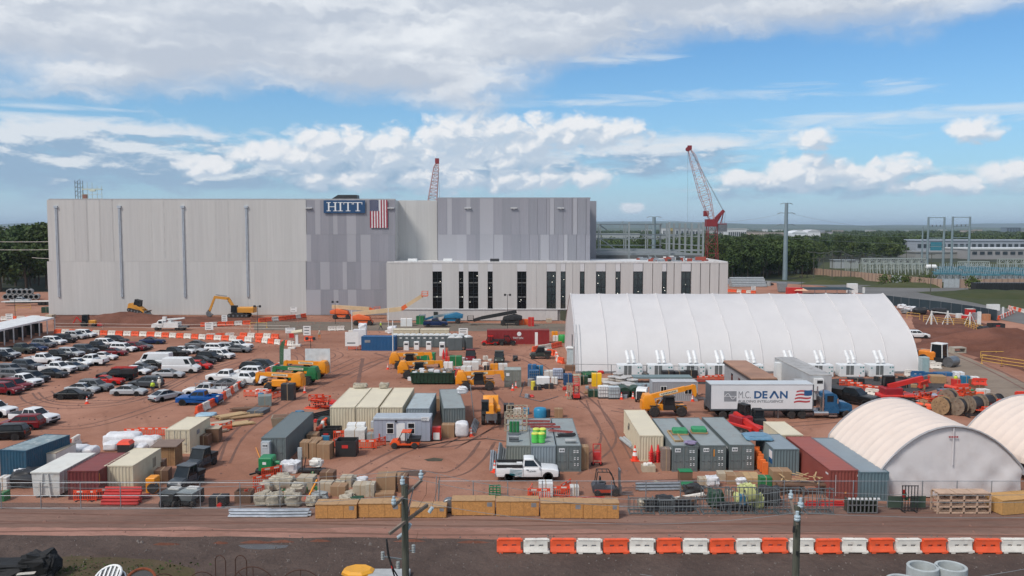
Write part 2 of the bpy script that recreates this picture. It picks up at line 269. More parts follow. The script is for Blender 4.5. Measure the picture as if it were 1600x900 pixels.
sheet('asphalt_road',wob([(127.3,185),(150,185),(146,260),(150,318),(185,330),(260,300),(262,312),(190,345),(150,352),(110,392),(70,400),(70,390),(106,380),(128,350),(127.3,300)],6,.4,2),.006,ASPH)
sheet('pale_track',wob(gp((1440,543),(1475,543),(1600,598),(1700,640),(1700,700),(1600,640),(1540,612),(1440,570)),2,.4,4),.008,PALE)
sheet('raw_dirt_patch',wob(gp((1418,480),(1500,497),(1600,520),(1680,560),(1680,610),(1600,580),(1520,556),(1440,535)),2,.8,6),.008,RAW)
sheet('raw_dirt_strip',wob(gp((84,492),(480,496),(480,500),(330,512),(84,512)),2,.6,8),.008,RAW)
sheet('pale_track_strip',wob(gp((400,502),(890,506),(890,518),(395,516)),2,.5,11),.009,groundmat((.17,.14,.115),(.20,.165,.13),(.13,.10,.08),sx=.5,sc=.12,name='grey_track'))
PUD = mat((.055, .048, .045), .28, 0, .1, 1, spec=.6, name='puddle_water')
sheet('puddle',wob(gp((372,853),(400,850),(425,851),(452,852),(447,856),(430,858),(405,859),(385,857)),.4,.15,2),.018,PUD)
TRK = mat((.16, .077, .054), .9, 0, .2, .8, name='wet_dirt')
def track(pts, w=.46, gauge=1.7, z=.010, m=None):
    P = [V(G(*p)) for p in pts]; L = []
    for i in range(len(P)-1):
        p0, p1, p2, p3 = P[max(0, i-1)], P[i], P[i+1], P[min(len(P)-1, i+2)]
        for k in range(8):
            t = k/8; L.append(.5*((2*p1)+(p2-p0)*t+(2*p0-5*p1+4*p2-p3)*t*t+(3*p1-p0-3*p2+p3)*t**3))
    L.append(P[-1]); mb = MB()
    for sgn in ((-1, 1) if gauge else (0,)):
        vs = []
        for i, p in enumerate(L):
            d = (L[min(i+1,len(L)-1)]-L[max(0,i-1)]).normalized(); nn = V((-d.y,d.x,0)); ww = w*(.55+.6*abs(noise.noise(p*.35)))
            c = p+nn*sgn*gauge/2; vs += [c+nn*ww/2+V((0, 0, z)), c-nn*ww/2+V((0, 0, z))]
        mb.add(vs, [(2*i, 2*i+1, 2*i+3, 2*i+2) for i in range(len(L)-1)])
    return struct(mb.o('tyre_track', m or TRK))
track([(40,615),(55,628),(110,636),(200,627),(290,590),(370,565)]); track([(70,612),(90,625),(150,628),(230,620),(310,580)],z=.011); track([(0,640),(80,622),(190,585),(270,555)],z=.012)
track([(430,547),(458,552),(470,560),(458,570),(400,580),(330,600)],.3,1.2,.011); track([(490,545),(520,549),(530,556),(510,566)],.3,1.4,.012); track([(567,560),(563,580),(559,602)],.9,0,.013); track([(585,552),(610,560),(590,562)],.9,0,.013)
track([(925,625),(935,650),(960,690),(985,740)],.3,1.6,.011); track([(700,700),(780,660),(860,640)],.3,1.7,.012)
track([(-100,806),(300,812),(700,806),(1100,812),(1700,804)],.4,2.0,.014); track([(-100,826),(300,822),(700,829),(1100,826),(1700,832)],.4,2.0,.015)
sheet('asphalt_pad',wob(gp((1080,592),(1290,592),(1470,590),(1480,604),(1420,622),(1300,606),(1085,600)),2,.4,3),.009,groundmat((.06,.055,.055),(.08,.072,.07),(.05,.045,.045),sc=.2,bump=.2,name='dark_asphalt')); track([(20,660),(120,668),(230,640),(330,600),(400,560)],z=.013); track([(330,720),(350,680),(400,640),(470,600),(560,560)],z=.014); track([(345,725),(372,680),(425,640),(500,600),(590,565)],z=.0135); track([(560,740),(640,700),(720,690),(780,645),(760,610)],z=.012)
track([(620,735),(700,742),(740,720),(762,690)],z=.0145); track([(890,740),(950,690),(930,640),(880,600),(820,560),(740,545)],z=.013); track([(940,760),(1100,752),(1250,756)],z=.012); track([(1400,640),(1280,660),(1130,664),(960,640)],z=.012); track([(540,590),(620,556),(720,552),(860,556)],z=.0125); track([(1450,540),(1500,556),(1560,582),(1640,625)],z=.0125)
sheet('oil_stain',wob(gp((662,718),(678,715),(694,717),(690,721),(668,721)),.3,.1,5),.016,mat((.06,.05,.03),.9,0,.3,2)); sheet('mud_patch',wob(gp((600,738),(640,735),(665,738),(660,744),(610,744)),.5,.3,7),.016,mat((.09,.055,.04),.9,0,.3,2))
def mound(name, cx, cy, a, c, h, m, seed, kind='structure', nx=26, ny=18):
    vs = []
    for j in range(ny+1):
        for i in range(nx+1):
            u,v = i/nx*2-1,j/ny*2-1; r = max(0,1-(u*u+v*v)); q_ = r**1.2*(1+.5*noise.noise(V((u*2+seed,v*2,seed))))+.18*r*noise.noise(V((u*7,v*7,seed))); vs.append((cx+u*a/2,cy+v*c/2,-.03+h*q_))
    mb = MB(); n = nx+1; mb.add(vs,[(j*n+i,j*n+i+1,(j+1)*n+i+1,(j+1)*n+i) for j in range(ny) for i in range(nx)]); return struct(mb.o(name,m,smooth=True),kind)
for nm,px,py,a,c,h in (('dirt_mound',200,503,34,14,2.0),('dirt_mound',128,497,14,5,.6),('dirt_mound',300,502,18,6,.7),('dirt_mound',1560,541,36,16,3.2),('dirt_mound',1480,522,26,11,1.3),('dirt_mound',1610,563,20,9,2.0)): p = G(px,py); mound(nm,p.x,p.y,a,c,h,RAW,px*.01)
for px,py,a,c,h in ((1440,448,50,14,1.6),(1560,462,46,30,2.2),(1290,444,24,8,1.6),(1200,432,90,16,1.2),(1330,437,60,12,1.5)): p = G(px,py); mound('grass_mound',p.x,p.y,a,c,h,GRASS,px*.013)
mound('dirt_heap', *G(155, 868)[:2], 3, 1, .15, GRAV, 3)
for px,py,a,c in ((345,849,1.4,.5),(400,848,3,.5),(440,847,2.4,.4),(260,851,2.5,.4),(500,846,2.0,.4),(640,846,3,.4),(740,848,3,.4)): p = G(px,py); mound('dirt_heap',p.x,p.y,a,c,.18,RAW,px*.02,nx=14,ny=8)
# hills on the horizon
HILL = mat((.055, .075, .035), .95, 0, .2, .002, name='hill_forest')
def hill(Y, z0, seed, x0=-20000, x1=20000):
    vs = []; n = 160
    for i in range(n+1):
        x = x0+(x1-x0)*i/n; z = max(6,z0*(.62+.75*noise.noise(V((x*.00022,seed,0)))+.18*noise.noise(V((x*.0013,seed,4))))); vs += [(x,Y-900,0),(x,Y,z),(x,Y+1500,0)]
    mb = MB(); mb.add(vs,[f for i in range(n) for f in ((3*i,3*i+3,3*i+4,3*i+1),(3*i+1,3*i+4,3*i+5,3*i+2))]); return struct(mb.o('hills',HILL,smooth=True))
hill(9500, 62, 1.3); hill(14500, 120, 5.1); hill(6500, 38, 8.2)
# ---------------------------------------------------------------- trees
def leafmat(c, name='foliage'):
    m = bpy.data.materials.new(name); m.use_nodes = True; n = NB(m.node_tree); p = m.node_tree.nodes['Principled BSDF']; g = n.n('ShaderNodeNewGeometry'); oi = n.n('ShaderNodeObjectInfo'); t = n.n('ShaderNodeTexCoord')
    r = g.outputs['Random Per Island']; col = n.mix(r,tuple(x*.55 for x in c),tuple(min(1,x*1.5) for x in c)); col = n.mix(n.m('MULTIPLY',oi.outputs['Random'],.45),col,(c[0]*1.25,c[1]*.9,c[2]*.8)); n.put(p.inputs['Base Color'],col); p.inputs['Roughness'].default_value = .7; p.inputs['Specular IOR Level'].default_value = .2; return m
LEAF = leafmat((.072,.110,.030)); LEAFD = leafmat((.050,.082,.025)); BARK = mat((.10,.075,.055),.9,0,.2,2,bump=.4,name='bark')
def leafquads(P, size, rng):
    n = len(P); d = rng.normal(size=(n,3)); d /= np.linalg.norm(d,axis=1)[:,None]; u = np.cross(d,rng.normal(size=(n,3))); u /= np.linalg.norm(u,axis=1)[:,None]; w = np.cross(d,u)
    s = (size*(.6+.8*rng.random(n)))[:,None]; return np.stack([P+u*s,P+w*s*.6,P-u*s*.9,P-w*s*.7],1).reshape(-1,3)
def quadmesh(name, verts, m):
    n = len(verts)//4; me = bpy.data.meshes.new(name); me.vertices.add(n*4); me.vertices.foreach_set('co',verts.astype(np.float32).ravel()); me.loops.add(n*4); me.loops.foreach_set('vertex_index',np.arange(n*4,dtype=np.int32)); me.polygons.add(n); me.polygons.foreach_set('loop_start',np.arange(0,n*4,4,dtype=np.int32)); me.polygons.foreach_set('loop_total',np.full(n,4,dtype=np.int32)); me.update(calc_edges=True); me.materials.append(m)
    o = bpy.data.objects.new(name, me); COL.objects.link(o); return o
def make_tree(seed, h=14.0, r=5.0, m=LEAF):
    rng = np.random.default_rng(seed); t = T('tree','tree','tree'); mb = MB(); top = h*.55
    mb.tube((0, 0, 0), (.2, .1, top), .28, 7, .13); cl = []
    for k in range(13):
        a = rng.random()*6.28; zz_ = h*(.30+.62*rng.random()); rr = r*(.25+.6*rng.random())*(1-.5*max(0,zz_/h-.6)/.4); p = (math.cos(a)*rr,math.sin(a)*rr,zz_); cl.append((p,r*(.34+.2*rng.random())))
        if k < 8: mb.tube((.1,.05,top*(.45+.06*k)),(p[0]*.8,p[1]*.8,p[2]),.09,5,.03)
    cl.append(((0, 0, h*.86), r*.42)); mb.o('trunk', BARK, t); P = []
    for (c, rad) in cl:
        k = int(95*(rad/2)**2*1.0); d = rng.normal(size=(k,3)); d /= np.linalg.norm(d,axis=1)[:,None]; P.append(np.array(c)+d*(rad*(.62+.5*rng.random(k)))[:,None]*np.array([1,1,.78]))
    o = quadmesh('crown',leafquads(np.concatenate(P),.42,rng),m); o.parent = t; return t
TREES = [lambda s=s,h=h,r=r,m=m: make_tree(s,h,r,m) for s,h,r,m in ((1,13,5,LEAF),(2,15,5.2,LEAFD),(3,11,4.6,LEAF),(4,16,5,LEAFD),(5,12,5.6,LEAFD))]
tr = random.Random(3); TL = []
for i in range(46): TL.append((tr.uniform(-.64,-.525),316+i*3.2+tr.uniform(-4,4),1.35,'left'))
for i in range(40): TL.append((.250+.10*i/40+tr.uniform(-.003,.003),392+tr.uniform(-8,10)+i*1.2,.95,'front'))
for i in range(190):
    D = 400+480*(i/190)+tr.uniform(-10, 10); k = tr.uniform(.235, .63)
    if D < 820 and k > .455: k = tr.uniform(.235, .45)
    if D < 600 and k > .34: k = tr.uniform(.235, .34)
    TL.append((k, D, 1.0, 'back'))
for i in range(34): TL.append((tr.uniform(.10, .245), tr.uniform(440, 700), .9, 'mid'))
GNM = {'left': ('tall dark tree in the wood left of the big white building','trees left of the white building'),'front': ('broadleaf tree along the front edge of the wood behind the monopole','trees at the wood edge'),'back': ('broadleaf tree deep in the wood beyond the substation','trees in the wood beyond the substation'),'mid': ('tree seen through the grey steel frame','trees behind the steel frame')}
for i, (k, D, s_, g) in enumerate(TL):
    j = tr.choice((1,3,4)) if g == 'left' else tr.randrange(5); lb,gr = GNM[g]; put('tree%d' % j,TREES[j],(k*D,D,-.2),tr.uniform(0,360),lb,gr,sc=s_*tr.uniform(.92,1.25))
def far_wood(n, kmin, kmax, d0, d1, seed, skip=None):
    rng = np.random.default_rng(seed); D = d0*(d1/d0)**rng.random(n); k = kmin+(kmax-kmin)*rng.random(n); P = []; S = []
    for a, c in zip(k, D):
        if a > .455 and c < 930: continue
        h = rng.uniform(8,14); m = 44; d = rng.normal(size=(m,3)); d /= np.linalg.norm(d,axis=1)[:,None]; d[:,2] = np.abs(d[:,2])*1.0
        P.append(np.array([a*c,c,h*.35])+d*np.array([5.5+c*.002,5.5+c*.002,h*.62])*(.75+.35*rng.random(m))[:,None])
    P = np.concatenate(P); sz = .55+P[:,1]*.0007; o = quadmesh('distant_forest',leafquads(P,sz,rng),LEAFD); return struct(o,'stuff')
o_ = far_wood(4200,.07,.68,620,3200,11); o_['label'] = 'dark green woodland stretching to the horizon'
o_ = far_wood(420,-.66,-.50,460,2500,12); o_['label'] = 'dark woodland beyond the trees at the far left'
sheet('forest_floor',[(95,385),(130,395),(150,430),(215,590),(460,590),(3000,4200),(250,4200),(60,430)],.012,mat((.020,.026,.010),.95,0,.3,.02,name='forest_floor')); sheet('forest_floor',[(-230,318),(-150,318),(-220,480),(-1500,3000),(-1900,3000)],.012,mat((.020,.026,.010),.95,0,.3,.02,name='forest_floor'))
def shrub(): 
    rng = np.random.default_rng(77); t = T('shrub','shrub','shrub'); mb = MB(); mb.tube((0,0,0),(0,0,.7),.05,5,.02); mb.o('stem',BARK,t); P = np.concatenate([np.array([math.cos(a)*.5,math.sin(a)*.5,.7+.3*(i % 3)])+rng.normal(size=(50,3))*.33 for i,a in enumerate(np.linspace(0,6,6))]); P[:,2] = np.maximum(P[:,2],.1); o = quadmesh('crown',leafquads(P,.16,rng),LEAF); o.parent = t; return t
for px,py,s_,lb in ((1380,445,2.4,'leftmost dark conical shrub by the gate in the tan wall'),(1397,445,2.2,'narrow dark shrub just left of the grey gate in the wall'),(1413,445,2.3,'dark shrub right of the pale gate panel in the wall'),(1448,447,2.6,'rounded shrub near the utility pole by the wall'),(1455,441,2.2,'leafy bush behind the utility pole by the wall'),(1520,453,2.8,'wide bush in front of the grey gate panels')):
    put('shrub', shrub, G(px, py), px, lb, 'shrubs along the substation wall', sc=s_)
# ---------------------------------------------------------------- main buildings
WPAN = [mat(c,.55,.0,.05,2.2,dirt=.12,dc=(.40,.37,.34),stretch=(4,1,.45),name='wall_panel') for c in ((.525,.515,.50),(.54,.53,.515),(.51,.50,.488))]
GPAN = [mat(c,.5,.0,.05,2.2,dirt=.10,dc=(.22,.22,.24),stretch=(4,1,.45),name='grey_panel') for c in ((.275,.272,.305),(.29,.285,.318),(.262,.262,.292))]; LPAN = mat((.37,.365,.395),.5,.0,.04,.25,name='pale_grey_panel'); OPAN = [mat(c,.55,0,.05,2.2,dirt=.14,dc=(.42,.37,.33),stretch=(4,1,.45),name='office_panel') for c in ((.52,.50,.485),(.535,.515,.50))]; HPAN = mat((.60,.59,.60),.5,0,.04,.25,name='header_panel')
UB = {}
def panel(name, par, px0, py0, px1, py1, Y, th, m, gap=.025):
    a,c = AT(px0,py1,Y),AT(px1,py0,Y); a.x -= par.location.x; c.x -= par.location.x; z0 = max(a.z,.15); key = m.name
    if key not in UB: mb = MB(); mb.chb(0,0,0,1,1,1,.012); UB[key] = mb.o(name,m); o = UB[key]
    else: o = UB[key].copy(); o.name = name; COL.objects.link(o)
    o.parent = par; o.location = ((a.x+c.x)/2,Y-par.location.y-th/2,z0+gap/2); o.scale = (c.x-a.x-gap,th,c.z-z0-gap); return o
X0 = AT(77, 312, 233).x; X1 = AT(617.5, 312, 233).x; ZT = AT(300, 312, 233).z
bld = T('warehouse_building','huge windowless white and grey panelled building with four downpipes','building',(0,233,0))
mb = MB(); mb.box(X0,.12,0,X1,110,ZT-.1); mb.o('wall',WPAN[0],bld); mb = MB(); mb.box(X0-.1,-.15,ZT-.1,X1+.05,.5,ZT+.25); mb.box(X0-.1,.5,ZT-.1,X0+.4,110,ZT+.25); mb.o('parapet',mat((.42,.42,.43),.5,.2),bld)
cols = [77+20.05*i for i in range(21)]
for i in range(20):
    for r_,(ya,yb) in enumerate(((312,408.3),(408.3,492.5))): panel('wall_panel',bld,cols[i],ya,cols[i+1],yb,233,.15,WPAN[(i*7+r_*5+i//3) % 3])
rows = [(312,366.5,[(493,500),(521,527),(542,556)]),(366.5,409,[(479.5,486),(543,556),(564,579)]),(409,452.5,[(501,515),(536,542),(565,579)]),(452.5,494.5,[(479.5,501),(522,529),(544,557)])]
def pattern(par, x0, x1, ya, yb, lights, Y, step=13.8):
    x = x0; k = 0
    for a, c in lights+[(x1, x1)]:
        while x < a-.5:
            e = min(a,x+step); panel('wall_panel',par,x,ya,e,yb,Y,.15,GPAN[(k+int(ya)) % 3]); x = e; k += 1
        if c > a: panel('wall_panel', par, a, ya, c, yb, Y, .16, LPAN); x = c
for ya, yb, L in rows: pattern(bld, 479.5, 617.5, ya, yb, L, 233)
PIPE = mat((.55, .585, .63), .4, .5, .08, 1, name='downpipe_metal')
for x in (88, 187, 286, 385): 
    a,c = AT(x,325,233),AT(x,464,233); mb = MB(); mb.box(a.x-.26,-.5,c.z,a.x-.03,-.15,a.z); mb.box(a.x+.03,-.45,c.z,a.x+.26,-.15,a.z); mb.box(a.x-.5,-.6,a.z,a.x+.5,-.15,a.z+.6)
    for k in range(6): zz_ = c.z+(a.z-c.z)*k/6+1; mb.box(a.x-.32,-.53,zz_,a.x+.3,-.15,zz_+.1)
    mb.o('downpipe', PIPE, bld)
def floodlight(par, px, py, Y):
    a = AT(px,py,Y); mb = MB(); mb.box(a.x-.9,-.7,a.z-.15,a.x+.9,-.15,a.z+.12); mb.box(a.x-.2,-.4,a.z-.4,a.x+.2,-.15,a.z); mb.o('wall_light',mat((.55,.55,.55),.4),par)
for x in (483, 611): floodlight(bld, x, 325, 233)
mb = MB(); a = AT(517,312,240); mb.frus(a.x+3.2,10,ZT,8,4,1.6,5.2,4,1.2); mb.o('roof_vent',DARK,bld)
hb = T('high_bay_building','grey and lilac panelled high hall with vertical light strips behind the office block','building',(0,236,0))
xa,xb,xc = AT(617.5,312,240).x,AT(684,310,236).x,AT(922,310,236).x; ZH = AT(800,310,236).z
mb = MB(); mb.box(xb,.12,0,xc,90,ZH-.1); mb.o('wall',GPAN[0],hb); mb = MB(); mb.box(xb,-.15,ZH-.1,xc+.1,.5,ZH+.25); mb.o('parapet',mat((.30,.30,.33),.5,.2),hb)
pattern(hb,684,922,310,366.5,[(699,706),(729,735),(750,771),(859,866),(895,902)],236); pattern(hb,684,922,366.5,420,[(685,699),(699,714),(714,729),(750,771),(772,786),(844,858),(881,887)],236)
mb = MB(); mb.box(xa, 4.1, 0, xb-.02, 88, ZT-.25); mb.o('link_wall', WPAN[2], hb)
for i in range(4): panel('wall_panel',hb,618+i*16.2,313,618+(i+1)*16.2,420,240,.15,WPAN[i % 3])
e0,e1 = AT(922,310,252),AT(932,314,252); mb = MB(); mb.box(e0.x-1,16,0,e1.x,80,e1.z); mb.o('rear_wall',GPAN[2],hb)
for x in (731, 803, 876): floodlight(hb, x, 325, 236)
# office block
YO = 219; of = T('office_building','low white office block with tall narrow windows in front of the high hall','building',(0,YO,0))
ox0, ox1 = AT(605, 410, YO).x, AT(1137, 410, YO).x; ZO = AT(800, 409.5, YO).z
WIN = [(676,691,0),(717,724.5,0),(732,747.5,0),(762,770,0),(808,822.5,0),(854,868.5,1),(876,883.5,1),(906,913,1),(931,946,1),(961.5,969,1),(989,1004,1),(1034,1041,1),(1064,1079,1)]
wt,wb_ = 424,482.5; mb = MB(); mb.box(ox0,.6,0,ox1,13.6,ZO-.3); mb.box(xc+.5,13.7,0,ox1,30,ZO-.5); mb.o('wall',OPAN[0],of)
mb = MB(); mb.box(ox0,-.05,ZO-.3,ox1,.55,ZO+.15); mb.box(ox1-.5,.55,ZO-.3,ox1,30,ZO+.15); mb.o('parapet',mat((.60,.59,.58),.5),of); mb = MB(); mb.box(ox0,.55,ZO-.32,ox1-.5,30,ZO-.28); mb.o('roof',mat((.62,.62,.62),.7,0,.1,.2,dirt=.3),of)
zL = AT(700,483,YO).z; mb = MB(); mb.box(ox0,-.14,zL-.1,ox1,.1,zL+.12); mb.o('ledge',mat((.66,.66,.66),.5),of)
edges = [605]+[v for w_ in WIN for v in w_[:2]]+[1137]; k = 0
for i in range(0, len(edges), 2):
    a, c = edges[i], edges[i+1]; n_ = max(1, round((c-a)/14))
    for j in range(n_): panel('wall_panel',of,a+(c-a)*j/n_,410,a+(c-a)*(j+1)/n_,482.8,YO+.55,.55,OPAN[(k+j) % 2],.004)
    k += 1
bx = [605+19*i for i in range(29)]
for i in range(28):
    if not (bx[i] > 870 and bx[i] < 886): panel('base_panel',of,bx[i],483.4,bx[i+1],502,YO+.55,.5,OPAN[i % 2],.004)
DKG = mat((.006,.007,.008),.15,0,.1,1,spec=.35,name='dark_glass'); GNG = mat((.020,.033,.033),.06,0,.15,.4,spec=.9,name='green_glass'); LMP = emit((1,.95,.8),3); SLAB = mat((.16,.16,.155),.8)
for i, (a, c, g) in enumerate(WIN):
    panel('header_panel',of,a,411,c,wt,YO+.55,.52,HPAN,.03); A,C = AT(a,wb_,YO),AT(c,wt,YO); mb = MB(); w_ = of
    for x in (A.x,(A.x+C.x)/2-.035 if C.x-A.x > 1.6 else A.x,C.x-.09): mb.box(x,.12,A.z,x+.09,.3,C.z)
    for q_ in (0,.2,.4,.6,.8,1): zz_ = A.z+(C.z-A.z)*q_; mb.box(A.x+.09,.14,zz_-.04,C.x-.09,.28,zz_+.04)
    wn = mb.o('window',mat((.05,.055,.06),.4,.6),of); mb = MB(); mb.box(A.x,.31,A.z,C.x,.34,C.z); mb.o('pane',GNG if g else DKG,wn); mb = MB()
    if not g:
        for q_ in (.30,.68): zz_ = A.z+(C.z-A.z)*q_; mb.box(A.x+.1,.29,zz_,C.x-.1,.30,zz_+.28)
        mb.o('floor_slab', SLAB, wn)
    mb = MB(); rr = random.Random(i)
    for _ in range(2): x,zz_ = rr.uniform(A.x+.2,C.x-.3),rr.uniform(A.z+1,C.z-.8); mb.box(x,.285,zz_,x+.14,.295,zz_+.10)
    mb.o('ceiling_lamp', LMP, wn)
for a,c,y0,nm in ((677.5,684,487,'door'),(875,888,485,'shutter_door')): panel(nm,of,a,y0,c,502,YO-.02,.12,mat((.03,.035,.03),.5,name='dark_door') if a < 800 else mat((.07,.08,.05),.6,name='olive_door'))
mb = MB(); rr = random.Random(5)
for _ in range(46):
    x = rr.uniform(ox0+68,ox1-2); y = rr.uniform(2,26); mb.K(rr.randrange(4)).cb(x,y,ZO-.28,rr.uniform(.5,2.4),rr.uniform(.4,1.2),rr.uniform(.25,1.3))
struct(mb.o('roof_materials',[WHITE,mat((.30,.06,.04),.7),GALV,mat((.05,.05,.05),.8)],of),'stuff')
for px, c in ((700, WHITE), (645, WHITE), (773, DARK)): 
    a = AT(px,409,226); mb = MB(); mb.chb(a.x,7,ZO-.28,2.4,1.2,.9,.1); mb.o('roof_hatch',c,of)
# sign and flag on the grey part
NAVY = mat((.016,.065,.16),.5,0,.06,1,name='navy_board'); a,c = AT(506,333,232.6),AT(570.5,313,232.6); sg = T('building_sign','navy sign with white HITT lettering at the top of the grey wall','sign',(a.x,232.5,a.z)); w_,h_ = c.x-a.x,c.z-a.z
mb = MB(); mb.chb(w_/2,0,0,w_,.16,h_,.03); mb.o('board',NAVY,sg); LW = mat((.78,.79,.80),.5,0,.02,name='white_lettering')
def serif(ch, x, z, w, h):
    mb = MB(); t = .22*h*.72; s_ = .07*h
    def st(cx): mb.box(cx-t/2, -.14, z+s_, cx+t/2, -.085, z+h-s_)
    def se(cx, zz_, ww): mb.box(cx-ww/2, -.14, zz_, cx+ww/2, -.085, zz_+s_)
    if ch == 'H':
        for cx in (x+w*.2, x+w*.8): st(cx); se(cx, z, w*.38); se(cx, z+h-s_, w*.38)
        mb.box(x+w*.2+t/2, -.14, z+h*.46, x+w*.8-t/2, -.085, z+h*.46+s_*1.1)
    elif ch == 'I': st(x+w/2); se(x+w/2, z, w*.9); se(x+w/2, z+h-s_, w*.9)
    else: st(x+w/2); se(x+w/2,z,w*.5); mb.box(x+.02*w,-.14,z+h-s_,x+.98*w,-.085,z+h); mb.box(x+.02*w,-.14,z+h*.74,x+.02*w+s_,-.085,z+h-s_); mb.box(x+.98*w-s_,-.14,z+h*.74,x+.98*w,-.085,z+h-s_)
    o = mb.o('letter', LW, sg); return o
u = w_/64.0; hh = h_*.70; zz0 = h_*.15
serif('H',4.5*u,zz0,17*u,hh); serif('I',22*u,zz0,8*u,hh); serif('T',30.5*u,zz0,14.5*u,hh); serif('T',45.5*u,zz0,14.5*u,hh)
a,c = AT(578.3,356,232.6),AT(605.3,312.3,232.6); w_,h_ = c.x-a.x,c.z-a.z; fl = T('flag','large american flag hung vertically beside the navy sign','flag',(a.x,232.55,a.z))
FR,FW,FB = mat((.30,.016,.04),.7,name='flag_red'),mat((.66,.65,.66),.7,name='flag_white'),mat((.018,.03,.10),.7,name='flag_blue'); cw,chh = w_*.5,h_*.40
mb = MB(); mb.box(0, -.02, 0, w_, 0, h_); mb.o('cloth', FW, fl)
for i in range(13):
    if i % 2 == 0: mb = MB(); x = w_*i/13; mb.box(x,-.035,0,x+w_/13,-.022,h_-chh if x < cw-.01 else h_); mb.o('stripe',FR,fl)
mb = MB(); mb.box(0, -.05, h_-chh, cw, -.024, h_); mb.o('canton', FB, fl); mb = MB()
for r_ in range(11):
    for k in range(5 if r_ % 2 == 0 else 4):
        x = cw*(.1+.2*k+(0 if r_ % 2 == 0 else .1)); z = h_-chh*(.045+.09*r_+.02); s_ = cw*.05; pts = [(x+s_*(1 if q_ % 2 == 0 else .42)*math.sin(q_*PI/5),-.056,z+s_*(1 if q_ % 2 == 0 else .42)*math.cos(q_*PI/5)) for q_ in range(10)]; mb.add(pts,[tuple(range(9,-1,-1))])
struct(mb.o('stars', FW, fl), 'stuff')
# scaffold on the roof
sc_ = T('scaffold_tower','tall narrow stair scaffold standing behind the left roof edge','scaffold',tuple(AT(122,312,262)))
mb = MB(); 
for x in (-.8, .8):
    for y in (0, 1.6): mb.tube((x, y, -8), (x, y, 5.8), .1, 5)
for k in range(11): zz_ = -8+k*1.3; mb.bar((-.8,0,zz_),(.8,0,zz_),.12); mb.bar((-.8,0,zz_),(.8,0,zz_+1.2),.08); mb.box(-.8,0,zz_,.8,1.6,zz_+.06)
mb.o('frame', STEEL, sc_)
s2 = T('scaffold','wide pale scaffold with deck behind the left roof edge','scaffold',tuple(AT(142,312,262))); mb = MB()
for x in (-2.5,-1,.5,2,3.4): mb.tube((x,0,-8),(x,0,4.2 if x not in (-1,.5) else 5.2),.07,5)
for z in (-4, -2, .3, 1.6, 3.4): mb.bar((-2.6, 0, z), (3.5, 0, z), .1)
mb.o('frame',mat((.42,.46,.40),.5),s2); mb = MB(); mb.box(-2.6,-.3,3.0,3.4,.8,3.2); mb.box(-.2,-.3,2.5,1.4,.5,3.0); mb.o('deck',mat((.55,.6,.5),.6),s2); mb = MB(); mb.box(-2.7,0,-8,-1.3,1,1.7); mb.o('hoist',mat((.25,.12,.10),.7),s2)
# steel frame behind the office
SF = mat((.27,.30,.31),.5,.1,.1,1,name='primed_steel'); sf = T('steelwork','unfinished grey steel frame of columns and beams behind the office roof','steel frame',(0,0,0))
def col_(px, D, ytop, ybot=None, w=.45):
    a = AT(px, ytop, D); mb = MB(); zb = 0; 
    for s_ in (-1, 1): mb.box(a.x-w/2, D+s_*w/2-.03, zb, a.x+w/2, D+s_*w/2+.03, a.z)
    mb.box(a.x-.04,D-w/2+.03,zb,a.x+.04,D+w/2-.03,a.z); mb.o('column',SF,sf); return a
fc = [col_(x, 254, 347, w=.5) for x in (983, 1046, 1099)]
rc = [col_(x,D,349,w=.6) for x,D in ((1032,338),(1042,320),(1053,306),(1062,294),(1071,284),(1081,274),(1092,264))]
lc = [col_(x,D,350,w=.4) for x,D in ((935,300),(938,340),(975,330),(978,300),(1009,330),(1012,345))]
def beam(px0,py0,D0,px1,py1,D1,h=.32): mb = MB(); mb.bar(AT(px0,py0,D0),AT(px1,py1,D1),.3,h); mb.o('beam',SF,sf)
for y0 in (350.5, 366, 372.5, 383, 388.5): beam(933, y0, 318, 1034, y0+.3, 338)
for y0 in (368.5, 380): beam(1034, y0, 338, 1098, y0+(1 if y0 < 370 else 4), 262)
for y0 in (391, 397): beam(930, y0, 256, 1099, y0, 255, .5)
beam(936,351,316,948,359,320); beam(936,372,316,960,388,320); beam(1013,398,253.5,1016,408,253.5); beam(1023,398,253.5,1027,408,253.5); beam(968,356,318,974,345,318,.2)
mb = MB(); A,C = AT(925,392,258),AT(1100,392,258); mb.box(A.x,258,10.5,C.x,330,15.6); struct(mb.o('roof_deck',mat((.16,.17,.175),.7,0,.2,.3),sf),'stuff')
# ---------------------------------------------------------------- cranes
def lattice(mb, p, q_, w1, w2, n, r=.09, rd=.05):
    p,q_ = V(p),V(q_); d = (q_-p).normalized(); a = d.cross(V((0,1,0))).normalized(); c = a.cross(d)
    def cor(t,w): m_ = p.lerp(q_,t); return [m_+(a*i+c*j)*w/2 for i,j in ((-1,-1),(1,-1),(1,1),(-1,1))]
    for i in range(n):
        t0, t1 = i/n, (i+1)/n; A = cor(t0, w1+(w2-w1)*t0); B = cor(t1, w1+(w2-w1)*t1)
        for k in range(4): mb.tube(A[k],B[k],r,4); mb.tube(A[k],B[(k+1) % 4] if i % 2 else B[(k+3) % 4],rd,3); mb.tube(A[k],A[(k+1) % 4],rd,3)
CR = mat((.22,.022,.028),.5,0,.15,1,name='crane_red'); CP = mat((.46,.30,.30),.5,.1,.1,1,name='crane_boom'); DC = 285.0
cr = T('crane','red lattice boom crane standing behind the office block','crane',(AT(1113,405,DC).x,DC,0)); O = V(cr.location); L = lambda px,py,D=DC: AT(px,py,D)-O
